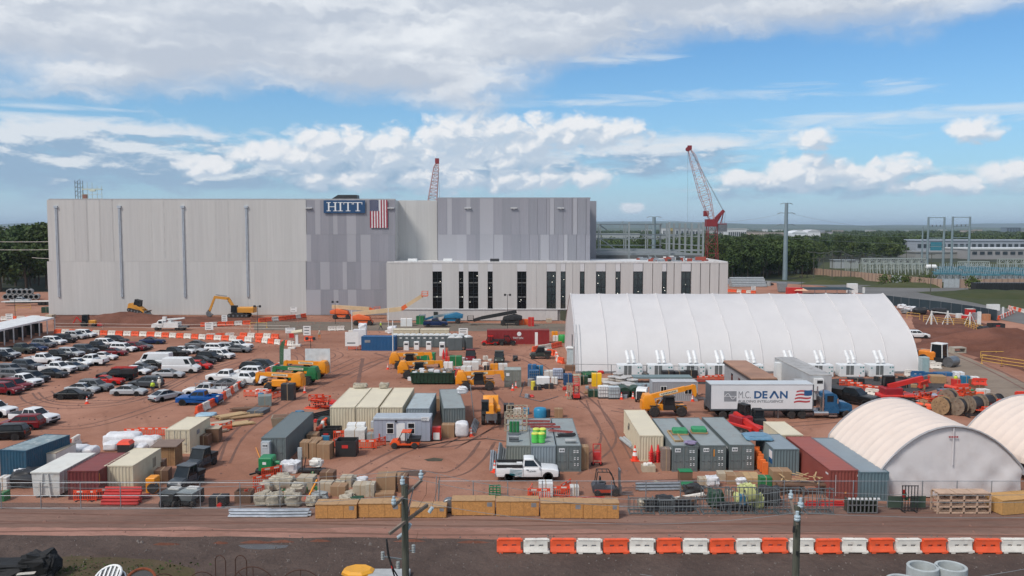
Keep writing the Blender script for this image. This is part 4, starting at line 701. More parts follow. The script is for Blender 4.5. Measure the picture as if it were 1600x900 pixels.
for y in (-1.2, 1.2):
    mb = MB(); mb.tube((1.25,y*.85,.9),(1.25,y*.85,3.75),.09,8); mb.tube((1.25,y*.85,1.4),(1.25,y*.85,2.6),.14,8); mb.o('exhaust_stack',CHR,tr_); mb = MB(); mb.tube((.1,y*.78,.68),(1.9,y*.78,.68),.32,12); mb.box(1.95,y*.78-.25,.3,3.0,y*.78+.25,.5); mb.o('fuel_tank',CHR,tr_); mb = MB(); mb.chb(3.95,y*.68,.95,1.5,.3,.32,.1); mb.o('mudguard',TB,tr_); mb = MB(); mb.box(2.9,y*1.08-.08,2.0,3.05,y*1.08+.08,2.6); mb.o('mirror',CHR,tr_); wheel(tr_,4.25,y*.82,.52,.34,rm=CHR)
    for x in (-2.7, -1.4): wheel(tr_, x, y*.8, .52, .55)
mb = MB(); mb.box(4.98,-.9,.45,5.15,.9,.75); mb.box(5.0,-.45,.8,5.08,.45,1.6); mb.o('bumper',CHR,tr_); mb = MB(); mb.box(1.0,-.7,1.0,1.4,.7,2.7); mb.box(-.9,-.6,.95,.8,.6,1.1); mb.o('headboard',CHR,tr_)

def smark(t,x,z,w,h,m,side=1,W=1.22): mb = MB(); y = side*(W+.02); mb.box(x,min(y,y+side*.012),z,x+w,max(y,y+side*.012),z+h); return mb.o('side_mark',m,t)
smark(CT['creamright'],7.6,1.5,.45,.7,INK,1,1.24); smark(CT['creamright'],8.3,1.3,.3,.45,INK,1,1.24); smark(CT['creamshed'],2.2,1.55,.8,.45,NAVY,-1,1.24); smark(CT['maroon'],.25,1.3,.25,1.0,YEL,-1,1.28); smark(CT['creamnear'],4.2,1.2,.9,.9,DARK,-1,1.24)
for k_ in ('g1', 'g2', 'g3', 'rust', 'blue', 'domebase'):
    for i in range(4): smark(CT[k_], .45+.16*i, 2.05, .1, .16, LBW, 1, 1.25)
plate(CT['g2'],-.12,1.5,.09,.7,YEL); plate(CT['ggreen'],-.9,.4,.05,1.6,mat((.25,.25,.23),.6),'patch'); plate(CT['rust'],.75,.3,.03,1.9,LBW,'stencil_mark'); plate(CT['rust'],-.2,.5,.16,.16,YEL,'stencil_mark')
# ---------------------------------------------------------------- cars, vans, pickups
def cpaint(c,n='car_paint'): return mat(c,.30,.0,.05,.6,dirt=.05,dc=(.25,.15,.11),spec=.22,name=n)
CARP = cpaint((.7,.7,.7)); HL = mat((.65,.67,.70),.1,.2,.05,3,name='headlight_glass'); TL = mat((.22,.008,.008),.2,0,.1,3,name='taillight_glass'); CB = mat((.018,.018,.019),.6,0,.2,2,name='black_trim')
# kind: length, width, height, belt, bonnet, nose, wheel radius, bottom, cabin base front/rear x, roof front/rear x
KN = dict(sedan=(4.8,1.84,1.46,.93,.88,.70,.34,.24,1.22,-2.05,.22,-.95),coupe=(4.9,1.9,1.43,.98,.92,.76,.35,.22,.75,-1.75,-.05,-1.05),hatch=(4.2,1.8,1.52,.98,.92,.74,.33,.24,1.05,-2.0,.35,-1.55),
          suv=(4.85,1.95,1.76,1.06,1.04,.88,.38,.30,1.15,-2.38,.35,-2.0),jeep=(4.6,1.9,1.85,1.18,1.15,1.05,.42,.40,.75,-2.25,.5,-2.15),pickup=(5.85,2.02,1.97,1.24,1.22,1.08,.43,.42,1.30,-1.05,.55,-.85),van=(5.9,2.05,2.55,1.35,1.22,.95,.37,.32,2.15,-2.90,1.45,-2.84),single=(5.6,2.0,2.04,1.20,1.17,1.03,.41,.42,1.30,-.45,.55,-.32))
def make_car(kind, cover=False):
    L,Wd,H,bz,hz,nz,wr,cl,cf,cr_,rf,rr = KN[kind]; h = L/2; t = T('car',kind,'car'); wx = (L*.5-.95 if kind not in ('van',) else L*.5-1.0,-L*.5+1.0 if kind not in ('pickup','single') else -L*.5+1.2)
    nm = {'pickup': 'pickup_truck','single': 'pickup_truck','van': 'van','suv': 'suv_car','jeep': 'suv_car'}.get(kind,'car'); t.name = nm; t['category'] = {'pickup_truck': 'pickup','van': 'van'}.get(nm,'car'); bed = kind in ('pickup','single')
    def arch(x,ccw=True): R_ = wr+.07; return [(x+R_*math.cos(a),max(cl,wr+R_*math.sin(a))) for a in [PI*i/8 for i in range(9)]]
    top = [(h, cl+.08), (h, nz-.12), (h-.06, nz), (h-.45, hz-.03), (cf, bz), (cr_, bz)]
    if bed: top += [(cr_, .78), (-h, .78)]
    else: top += [(-h+.10, bz-.03), (-h, bz-.18), (-h, cl+.08)]
    bot = [(-h+.05,cl)]+arch(wx[1])[::-1]+arch(wx[0])[::-1]+[(h-.05,cl)]; prof = (top+bot)[::-1]; n = len(prof); zc = .62; e = .07
    def ring(y,k): return [(x*(1-k*.018),y,z-(k*.075 if z > zc else 0)) for x,z in prof]
    mb = MB(); w = Wd/2; vs = ring(-w,1)+ring(-w+e,0)+ring(w-e,0)+ring(w,1); fs = [tuple(range(n-1,-1,-1)),tuple(range(3*n,4*n))]
    for k in range(3): fs += [(k*n+i,k*n+(i+1) % n,(k+1)*n+(i+1) % n,(k+1)*n+i) for i in range(n)]
    mb.add(vs, fs)
    if bed:
        for s_ in (-1,1): mb.box(-h,s_*(w-.04)-.045,.70,cr_+.02,s_*(w-.04)+.045,bz+.02)
        mb.box(-h, -w+.09, .70, -h+.07, w-.09, bz+.02)
    # cabin shell
    tw = .50 if kind in ('van',) else .66 if kind == 'jeep' else .60; yb,yt = w-.06,w-(.12 if kind == 'van' else .18 if kind == 'jeep' else .27); B = [(cr_,-yb,bz-.03),(cf,-yb,bz-.03),(cf,yb,bz-.03),(cr_,yb,bz-.03)]; Tp = [(rr,-yt,H-.06),(rf,-yt,H-.06),(rf,yt,H-.06),(rr,yt,H-.06)]; mb.hexa(B,Tp)
    mb.hexa([(rr,-yt,H-.06),(rf,-yt,H-.06),(rf,yt,H-.06),(rr,yt,H-.06)],[(rr+.15,-yt+.12,H),(rf-.25,-yt+.12,H),(rf-.25,yt-.12,H),(rr+.15,yt-.12,H)])
    for s_ in (-1, 1): mb.cb(cf-.25, s_*(w+.06), bz+.02, .12, .2, .15)
    body = mb.o('body', [CARP], t, bevel=.05)
    mb = MB(); mb.box(-h+.25,-w+.24,cl-.05,h-.25,w-.24,.74); mb.box(-h-.02,-w+.12,cl,-h+.12,w-.12,cl+.26); mb.box(h-.14,-w+.12,cl-.02,h+.03,w-.12,cl+.22); mb.box(h-.1,-.48,cl+.3,h+.012,.48,nz-.10)
    if bed: mb.box(-h+.08, -w+.1, .79, cr_, w-.1, .80 if not cover else bz+.03)
    for x in wx:
        for s_ in (-1,1): mb.at(x,s_*(w-.10),wr,0,0,90).lathe([(wr+.068,-.1),(wr+.068,.1)],12); mb.at()
    mb.o('trim', CB, t)
    def q(A, Bq, Cq, D, u0, u1, v0, v1, off=.012):
        A,Bq,Cq,D = map(V,(A,Bq,Cq,D)); P = lambda u,v: (A.lerp(Bq,u)).lerp(D.lerp(Cq,u),v); nn = (Bq-A).cross(D-A).normalized()*off; r = [P(u0,v0)+nn,P(u1,v0)+nn,P(u1,v1)+nn,P(u0,v1)+nn]; return r
    def win(nm_, quads):
        m2 = MB()
        for r in quads: m2.add(r, [(0, 1, 2, 3)])
        m2.o(nm_, GLASS, t)
    win('windshield', [q(B[1], B[2], Tp[2], Tp[1], .05, .95, .06, .93)])
    if kind != 'van': win('rear_window',[q(B[3],B[0],Tp[0],Tp[3],.08,.92,.25 if kind != 'sedan' else .08,.92)])
    vw = (.22, .88); 
    sp = [(.06,.46),(.50,.93)] if kind in ('sedan','coupe','pickup','hatch') else [(.05,.32),(.345,.63),(.655,.95)] if kind in ('suv','jeep') else [(.80,.955)] if kind == 'van' else [(.10,.90)]
    if kind == 'coupe': sp = [(.2, .42), (.45, .92)]
    win('side_window',[q(B[0],B[1],Tp[1],Tp[0],a,c,*vw) for a,c in sp]); win('side_window',[q(B[2],B[3],Tp[3],Tp[2],1-c,1-a,*vw) for a,c in sp])
    for s_ in (-1, 1):
        m2 = MB(); m2.box(h-.16,s_*(w-.30)-.17,nz-.24,h+.005,s_*(w-.30)+.17,nz-.08); m2.o('headlight',HL,t); m2 = MB(); z_ = bz-.34 if not bed else bz-.42
        m2.box(-h-.012,s_*(w-.2)-(.11 if bed else .16),z_,-h+.08,s_*(w-.2)+(.09 if bed else .13),z_+(.36 if bed or kind in ('suv','van') else .16)); m2.o('taillight',TL,t)
        for x in wx: wheel(t, x, s_*(w-.12), wr, .24, .62, n=14)
    return t
PC = dict(white=(.72,.73,.74),silver=(.40,.42,.44),grey=(.13,.138,.148),dark=(.022,.025,.028),black=(.008,.009,.010),navy=(.012,.028,.085),red=(.50,.015,.012),maroon=(.16,.010,.016),blue=(.010,.085,.30),green=(.045,.055,.048),slate=(.06,.072,.085),orange=(.72,.09,.02))
PCM = {k: cpaint(c) for k, c in PC.items()}
LOT = 'cars parked in the dirt lot'
def car(kind, colr_, zx, zy, hd, label, cover=False, full=False, grp=LOT, sc=None):
    x,y = (zx,zy) if full else (zx/4,440+zy/4); p = G(x,y); return put('car_%s%d' % (kind,cover),lambda: make_car(kind,cover),(p.x,p.y+.9*abs(math.cos(R(hd))),0),hd,label,grp,{'car_paint': PCM[colr_]},sc)
A_ = -14   # rows face down to the right
# by the canopy
for a in (('suv','silver',25,480,A_,'silver suv cut by the left picture edge beneath the white canopy'),('pickup','green',118,452,A_,'grey green pickup parked under the canopy front, beside a dark blue saloon'),('sedan','navy',205,436,A_,'dark blue saloon beside the grey green pickup by the canopy'),('suv','grey',262,415,A_,'grey suv between the navy saloon and a white suv by the canopy'),
          ('suv','white',325,398,A_,'white suv near the last canopy post beside the boxy black one'),('jeep','dark',395,385,A_,'boxy black off-roader in the row by the canopy end'),('suv','silver',462,362,A_,'silver suv next to the last white one in the canopy row'),('suv','white',522,352,A_,'white suv at the far end of the canopy row by the barriers'),('suv','black',-10,500,A_,'black suv almost wholly cut by the left edge below the canopy'),
          # second row
          ('suv','dark',715,392,-8,'large charcoal suv at the top of the second row below the barriers'),('coupe','navy',942,393,0,'dark blue convertible coupe parked alone below the barrier line'),('sedan','grey',862,426,-8,'dark grey saloon at the right end of the second row'),('suv','maroon',828,436,-10,'dark red suv between the white suv and grey saloon'),('suv','white',762,443,-10,'white suv behind the maroon saloon'),('suv','white',655,412,-10,'white suv peeking over the dark pickup in the second row'),('sedan','maroon',698,466,-4,'long maroon saloon in front of the white suv'),
          ('pickup','dark',590,437,-10,'dark blue black pickup in the middle of the second row'),('suv','slate',520,452,A_,'slate suv left of the dark pickup in the second row'),('suv','silver',428,474,A_,'silver suv behind the black and white pickups'),('pickup','black',335,495,-6,'black pickup just behind the white crew pickup'),('pickup','white',252,520,-6,'white pickup behind the silver cars at the left, tail to the left'),
          ('sedan','white',632,494,-4,'white saloon just below the maroon saloon'),('pickup','white',552,527,172,'white pickup showing its tailgate below the white saloon'),('sedan','white',470,535,-8,'white saloon tucked left of the white pickup tailgate'),('sedan','grey',440,560,-8,'charcoal saloon between two white vehicles mid row'),('pickup','white',345,578,-8,'white crew pickup above the black saloon in the left row'),('sedan','dark',310,604,-8,'black saloon below the white crew pickup'),
          ('suv','slate',150,555,A_,'blue grey suv at the far left of the middle row'),('suv','grey',50,585,A_,'grey suv second from the left edge in the middle row'),('suv','dark',190,634,A_,'black suv beside the white pickup at the left'),('suv','grey',80,618,A_,'grey suv behind the white pickup at the left'),('pickup','white',130,660,-18,'white pickup above the maroon cars at the left'),('suv','maroon',75,684,A_,'maroon suv just below the white pickup at the left'),('suv','maroon',15,710,A_,'darker maroon suv cut by the left picture edge'),
          # middle block
          ('sedan','grey',1228,416,-8,'charcoal saloon at the top of the right hand block'),('pickup','white',1476,430,-10,'white pickup at the top right end of the car park'),('suv','silver',1420,440,-8,'silver suv left of the top right white pickup'),('suv','white',1352,446,-8,'long white suv with dark roof bars in the right block'),('sedan','grey',1482,446,-8,'grey saloon below the top right white pickup'),('suv','white',1372,486,-14,'white suv in front of the long white suv'),('suv','black',1305,502,-14,'black suv between white suv and black saloon'),('sedan','black',1250,520,-6,'black saloon right of the white delivery van'),
          ('pickup','black',1072,478,-4,'black pickup behind the white vans'),('sedan','white',1130,455,-6,'white saloon behind the black pickup'),('sedan','silver',1195,452,-6,'silver saloon right of the white one behind the black pickup'),('van','white',952,540,180,'white high roof van, the plain one further left'),('sedan','black',945,545,-4,'black saloon in front of the plain white van'),('sedan','grey',872,568,-6,'grey saloon left of the black one by the plain van'),('sedan','white',830,586,-8,'white saloon behind the red coupe'),('van','white',1122,574,0,'white delivery van with window bars and slogan panel'),
          ('hatch','red',1236,552,-10,'small red hatchback peeping behind the delivery van'),('sedan','silver',1040,606,0,'silver saloon below the delivery van'),('coupe','red',652,650,0,'bright red muscle coupe'),('suv','slate',898,668,176,'blue grey suv with two people behind it'),('suv','grey',578,690,-6,'charcoal suv just left below the red coupe'),('sedan','silver',500,702,-6,'silver car mostly hidden behind the black saloon'),('sedan','black',440,740,2,'black saloon nearest the traffic cone'),('sedan','silver',790,717,0,'silver saloon standing alone below the blue grey suv'),
          ('sedan','silver',1033,742,58,'silver saloon seen from behind beside the blue pickup'),('pickup','blue',1232,776,180,'bright blue pickup beside the barrier line'),('sedan','grey',1415,672,6,'grey saloon between white pickup and barriers'),('pickup','white',1400,632,172,'white crew pickup behind the grey saloon'),('suv','white',1535,600,172,'white suv partly hidden at the right end of the lot')):
    car(*a)
WP = car('pickup','white',1270,725,178,'white work pickup with ladder rack behind the blue pickup')
car('suv','black',396,583,-12,'large black suv at the right end of the car park',full=True); car('suv','dark',412,579,-12,'second dark suv just behind the large black suv',full=True); car('pickup','white',384,602,-14,'white pickup below the black suvs beside barriers',full=True)
car('pickup','white',48,664,-14,'white pickup with black bed cover at the lower left',True,True); car('suv','maroon',27,673,184,'dark maroon suv in front of the covered white pickup',full=True); car('suv','black',1,689,-172,'black suv cut by the left edge above the blue container',full=True); car('pickup','white',-16,652,-14,'white vehicle nose just entering at the left edge',full=True)
BT = car('pickup','black',179,596,180,'black contractor pickup with red rack behind the red coupe',full=True)
mb = MB(); mb.box(-2.9,-.98,.9,-.95,.98,1.9); mb.o('bed_box',CB,BT); mb = MB(); [mb.bar((-2.9,y,2.1),(.6,y,2.1),.08) for y in (-.7,0,.7)]; [mb.bar((x,-.8,2.0),(x,.8,2.0),.08) for x in (-2.8,-1,.5)]; mb.o('roof_rack',RED,BT)
mb = MB()
for s_ in (-1, 1):
    mb.bar((-2.8, s_*.9, 2.05), (1.2, s_*.9, 2.05), .07)
    for x in (-2.7,-1.1,1.0): mb.bar((x,s_*.9,1.0 if x < 0 else 1.2),(x,s_*.9,2.05),.06)
for x in (-2.7, -1.1, .2): mb.bar((x, -.9, 2.08), (x, .9, 2.08), .06)
mb.o('ladder_rack', GALV, WP)
# the lettered pickup by the containers
FP = car('single','white',824,752,0,'white single cab pickup with teal stripes and open black bed',full=True,grp='pickups by the containers',sc=(1.06,1,1.05)); TEAL = mat((.02,.20,.25),.5,name='teal_graphic')
for k in range(5): mb = MB(); x = -1.62+.02*k; z = .66+k*.105; mb.hexa([(x,-1.03,z),(x+1.1,-1.03,z-.22+.03*k),(x+1.1,-1.0,z-.22+.03*k),(x,-1.0,z)],[(x,-1.03,z+.035),(x+1.1,-1.03,z-.185+.03*k),(x+1.1,-1.0,z-.185+.03*k),(x,-1.0,z+.035)]); mb.o('stripe',TEAL,FP)
mb = MB(); mb.box(2.72,-.98,.42,2.92,.98,.72); mb.o('front_bumper',CB,FP); mb = MB(); mb.box(-2.9,-.95,.42,-2.78,.95,.66); mb.o('rear_bumper',GALV,FP); mb = MB(); mb.box(-.1,-1.035,1.05,.1,-1.01,1.1); mb.o('door_handle',CB,FP)
for x in (-.38,1.22): mb = MB(); mb.box(x,-1.025,.5,x+.018,-1.0,1.2); mb.o('door_seam',CB,FP)
text('T-JOHN',.2,INK,FP,(.0,-1.03,.88),sx=1.1); mb = MB(); mb.box(-2.75,-1.005,1.26,-.42,-.93,1.52); mb.box(-2.75,.9,1.26,-.42,.96,1.52); struct(mb.o('bed_rail_box',CB,FP),'stuff'); mb = MB(); mb.cb(-.7,-.6,1.1,.5,.5,.55); mb.o('cooler',WHITE,FP)
car('suv','white',1436,529,-8,'white suv just beyond the right end of the big fabric hall',full=True,grp='vehicles by the hall'); car('sedan','black',1200,446,0,'black saloon in the far yard behind the big fabric hall',full=True,grp='vehicles by the hall'); car('sedan','slate',1188,446,0,'blue grey saloon beside the black one in the far yard',full=True,grp='vehicles by the hall'); car('pickup','silver',30,474,0,'silver pickup under the wood at the far left beside the flatbed trailer',full=True,grp='vehicles by the hall')
car('pickup','navy',680,511,4,'dark blue pickup behind the cream containers',full=True,grp='vehicles by the hall'); DT = car('pickup','black',1336,632,-50,'black dump bed pickup with purple load behind the blue tractor',full=True,grp='vehicles by the hall',sc=1.15)
mb = MB(); mb.hexa([(-2.9,-1,.9),(-.9,-1,.9),(-.9,1,.9),(-2.9,1,.9)],[(-3.1,-1.15,1.7),(-.9,-1.15,1.7),(-.9,1.15,1.7),(-3.1,1.15,1.7)]); mb.o('dump_bed',CB,DT)
# service van graphics
# ---------------------------------------------------------------- construction machines
def tyre(par, x, y, r, w, hub=YEL): return wheel(par, x, y, r, w, .52, rm=hub, n=16)
LABS = mat((.70, .62, .45), .6, name='boom_label')
def telehandler(paint, el=2.0, load=False):
    t = T('telehandler','telehandler','telehandler'); mb = MB(); mb.prism([(-3.0,.75),(-3.0,1.35),(-2.6,1.55),(2.1,1.35),(2.35,1.1),(2.3,.75)],-.62,.62); mb.o('chassis',[paint],t)
    mb = MB(); mb.prism([(-3.25,1.0),(-3.3,2.2),(-3.1,2.75),(-2.3,2.8),(-1.9,2.3),(-1.7,1.5),(-2.0,1.0)],-.95,.95); mb.o('rear_frame',[paint],t,bevel=.05); mb = MB(); mb.box(-3.45,-.8,.85,-3.26,.8,2.0); mb.o('counterweight',[paint],t)
    mb = MB(); mb.chb(-.1,.86,.95,2.3,.62,.95,.12); mb.o('engine_cover',[paint],t)
    cx = .1; mb = MB(); mb.prism([(-.75,.9),(-.75,1.5),(.7,1.5),(.85,.9)],-1.15,-.30); mb.o('cab_base',CB,t); mb = MB()
    for x, z0 in ((-.72, 1.5), (.66, 1.5)):
        for y in (-1.13, -.33): mb.bar((x, y, z0), (x*.82, y, 2.55), .09)
    mb.box(-.72,-1.2,2.52,.68,-.26,2.64); mb.o('cab_frame',CB,t); mb = MB(); mb.hexa([(-.66,-1.1,1.5),(.6,-1.1,1.5),(.6,-.36,1.5),(-.66,-.36,1.5)],[(-.56,-1.1,2.52),(.5,-1.1,2.52),(.5,-.36,2.52),(-.56,-.36,2.52)]); mb.o('cab_glass',GLASS,t)
    p = V((-2.6,0,2.35)); d = V((math.cos(R(el)),0,math.sin(R(el)))); up = V((-d.z,0,d.x)); L1,L2 = 4.9,6.0
    mb = MB(); mb.bar(p,p+d*L1,.52,.60); b_ = mb.o('boom',[paint],t); mb = MB(); mb.bar(p+d*L1*.9+up*.02,p+d*L2,.40,.46); mb.o('boom_section',[paint],t)
    for s_ in (-1,1): mb = MB(); a = p+d*1.5+V((0,s_*.268,0)); c = p+d*3.9+V((0,s_*.268,0)); mb.bar(a,c,.012,.34); o_ = mb.o('label_panel',LABS,b_); mb = MB(); [mb.bar(a+d*(.25+.2*k)+V((0,s_*.01,0)),a+d*(.38+.2*k)+V((0,s_*.01,0)),.006,.16) for k in range(10)]; struct(mb.o('lettering',INK,b_),'stuff')
    e = p+d*L2; mb = MB(); mb.prism([(e.x-.15,e.z+.28),(e.x+.25,e.z+.2),(e.x+.45,e.z-.9),(e.x+.2,e.z-1.35),(e.x-.05,e.z-1.0),(e.x-.25,e.z-.25)],-.26,.26); mb.o('boom_head',[paint],t)
    mb = MB(); mb.box(e.x+.36,-.7,e.z-1.55,e.x+.46,.7,e.z-.75); mb.bar((e.x+.4,-.45,e.z-1.5),(e.x+1.6,-.45,e.z-1.55),.14,.06); mb.bar((e.x+.4,.45,e.z-1.5),(e.x+1.6,.45,e.z-1.55),.14,.06); mb.o('fork_carriage',STEEL,t)
    mb = MB(); mb.tube(p+V((1.2,0,-1.2)),p+d*2.2-up*.25,.12,8); mb.o('lift_ram',STEEL,t)
    for x in (-1.9, 1.55):
        for s_ in (-1,1): tyre(t,x,s_*.98,.68,.45,[paint][0]); mb = MB(); mb.chb(x,s_*.95,1.40,1.25,.4,.08,.02); mb.o('mudguard',CB,t)
    return t
def TH(key,px,py,hd,label,paint=YEL,el=2.0,sc=None): p = G(px,py); return put(key,lambda: telehandler(YEL,el),(p.x,p.y+.8,0),hd,label,'telehandlers on the site',None if paint is YEL else {'yellow': paint},sc)
TH('th',437,613,176,'nearest yellow telehandler in the left rank, dark cab facing the camera'); TH('th',462,602,176,'green telehandler between two yellow ones',GRN); TH('th',478,592,176,'farthest yellow telehandler in the left rank')
TH('th',640,577,2,'rear yellow telehandler of the pair beyond the green dumpster'); TH('th',655,592,2,'front yellow telehandler directly behind the green dumpster'); TH('th',748,610,2,'yellow telehandler with low boom beside the small grey container'); TH('th2',1045,651,2,'yellow telehandler with raised boom near the lettered lorry',el=13)
TH('th', 767, 661, -88, 'yellow telehandler seen head on beside the ladder container')
def utv(cab=True):
    t = T('utility_buggy','buggy','buggy'); mb = MB(); mb.prism([(-1.7,.45),(-1.7,.85),(-.75,.9),(-.75,.55),(.5,.55),(.6,.95),(1.5,.82),(1.7,.6),(1.65,.4),(1.0,.38),(-1.0,.38)],-.72,.72); mb.o('body',[CARP],t,bevel=.04); mb = MB(); mb.prism([(.55,.9),(.62,1.02),(1.45,.9),(1.6,.7),(1.45,.7)],-.62,.62); mb.o('bonnet',[CARP],t,bevel=.04)
    mb = MB(); mb.hexa([(-1.75,-.75,.8),(-.7,-.75,.8),(-.7,.75,.8),(-1.75,.75,.8)],[(-1.8,-.8,1.2),(-.7,-.8,1.2),(-.7,.8,1.2),(-1.8,.8,1.2)]); mb.o('cargo_bed',CB,t); mb = MB()
    for y in (-.7,.7): mb.line([(.75,y,.95),(.25,y*.92,1.85),(-.65,y*.92,1.88),(-.72,y,.9)],.045,6); mb.bar((-.15,y,.6),(-.15,y*.93,1.85),.06)
    mb.o('roll_cage',CB,t); mb = MB(); mb.chb(-.2,0,1.85,1.1,1.45,.09,.03); mb.o('roof',[CARP],t); mb = MB(); mb.add([(.72,-.66,1.0),(.72,.66,1.0),(.28,.62,1.83),(.28,-.62,1.83)],[(0,1,2,3)]); mb.o('windshield',GLASS,t); mb = MB(); mb.box(-.6,-.6,.6,-.2,.6,.85); mb.box(-.66,-.6,.85,-.5,.6,1.35); mb.o('seat',CB,t)
    for s_ in (-1,1): mb = MB(); mb.cb(1.58,s_*.5,.66,.1,.22,.12); mb.o('headlight',HL,t)
    if cab:
        for s_ in (-1,1): mb = MB(); mb.box(-.62,s_*.70-.02,.6,.55,s_*.70+.02,1.05); mb.o('door',[CARP],t); mb = MB(); mb.hexa([(-.6,s_*.69-.01,1.06),(.55,s_*.69-.01,1.06),(.55,s_*.69+.01,1.06),(-.6,s_*.69+.01,1.06)],[(-.6,s_*.655-.01,1.82),(.22,s_*.655-.01,1.82),(.22,s_*.655+.01,1.82),(-.6,s_*.655+.01,1.82)]); mb.o('door_window',GLASS,t)
    for x in (-1.15, 1.15):
        for s_ in (-1, 1): wheel(t, x, s_*.72, .36, .30, .5, rm=STEEL)
    return t
def UT(px,py,hd,c,label,cab=True,sc=1.15): p = G(px,py); return put('utv%d' % cab,lambda: utv(cab),(p.x,p.y+.6,0),hd,label,'utility buggies on the site',{'car_paint': PCM[c]},sc)
UT(310,733,-104,'slate','upper of two dark cab buggies beside the plywood shed',sc=1.05); UT(287,763,-106,'slate','lower of two dark cab buggies, nearer the fence',sc=1.05); UT(632,701,180,'orange','orange red buggy with open cab in front of the office cabin',False,.95).name = 'utility_buggy'
UT(844,561,180,'green','dark green buggy with cab by the white and orange barriers',sc=1.15); UT(735,566,-90,'maroon','dark red buggy facing the camera beyond the green bins',sc=1.15); UT(765,540,180,'red','red buggy at the left end of the long red container',False,1.0); UT(793,540,0,'black','black buggy in front of the middle of the red container',False,1.0)
SK = put('utv1',None,tuple(G(780,567)),-90,'green and white compact loader facing the camera by the yellow bin','utility buggies on the site',{'car_paint': PCM['green']},1.1)
def tracks(t, x0, x1, y, w, h, m=RUB):
    r = h/2; pr = [(x0+r*math.cos(a),r+r*math.sin(a)) for a in [PI/2+PI*i/6 for i in range(7)]]+[(x1+r*math.cos(a),r+r*math.sin(a)) for a in [-PI/2+PI*i/6 for i in range(7)]]; mb = MB(); mb.prism(pr[::-1],y-w/2,y+w/2); mb.K(1)
    for k in range(5): mb.at(x0+(x1-x0)*k/4,y,r,0,0,90).lathe([(r*.5,-w/2-.03),(r*.5,w/2+.03)],8)
    mb.o('track', [m, STEEL], t)
CAT = mat((.62, .27, .03), .5, 0, .1, 1, dirt=.25, name='machine_yellow')
def cabbox(t, x, y, z, a, c, h, frame=CB, roof=None):
    mb = MB()
    for i in (-1, 1):
        for j in (-1, 1): mb.bar((x+i*a/2, y+j*c/2, z), (x+i*a*.44, y+j*c*.46, z+h), .11)
    mb.o('cab_frame',frame,t); mb = MB(); mb.frus(x,y,z,a*.96,c*.96,h,a*.86,c*.88); mb.o('cab_glass',GLASS,t); mb = MB(); mb.chb(x,y,z+h,a*1.02,c*1.02,.14,.04); mb.o('cab_roof',roof or frame,t)
# excavator
p = G(352,497); ex = T('excavator','yellow tracked excavator with boom folded down to the left before the white wall','excavator',(p.x+3,p.y+2.5,0),180); [tracks(ex,-2.3,2.3,s_*1.25,.7,1.05) for s_ in (-1,1)]; mb = MB(); mb.box(-1,-.9,.6,1,.9,1.3); mb.o('undercarriage',STEEL,ex); mb = MB(); mb.chb(-1.7,0,1.35,4.4,2.9,1.35,.15); mb.o('house',CAT,ex); mb = MB(); mb.chb(-3.6,0,1.3,1.4,2.95,1.5,.25); mb.o('counterweight',CAT,ex); cabbox(ex,1.0,1.0,1.35,1.6,1.0,1.75)
mb = MB(); [mb.bar(a,c,.5,.7) for a,c in (((1.2,-.3,2.0),(3.0,-.3,5.0)),((2.9,-.3,4.95),(6.4,-.3,5.3)))]; mb.o('boom',CAT,ex); mb = MB(); mb.bar((6.5,-.3,5.6),(8.1,-.3,1.6),.4,.55); mb.o('stick',CAT,ex); mb = MB(); mb.prism([(8.3,2.0),(8.9,1.2),(8.7,.3),(7.8,.1),(7.2,.6),(7.9,1.0)],-.9,.3); mb.o('bucket',STEEL,ex); mb = MB(); mb.tube((1.6,-.3,2.1),(3.2,-.3,4.4),.13); mb.tube((3.4,-.3,5.6),(6.3,-.3,6.0),.12); mb.tube((6.9,-.3,4.9),(8.3,-.3,2.0),.1); mb.o('ram',STEEL,ex)
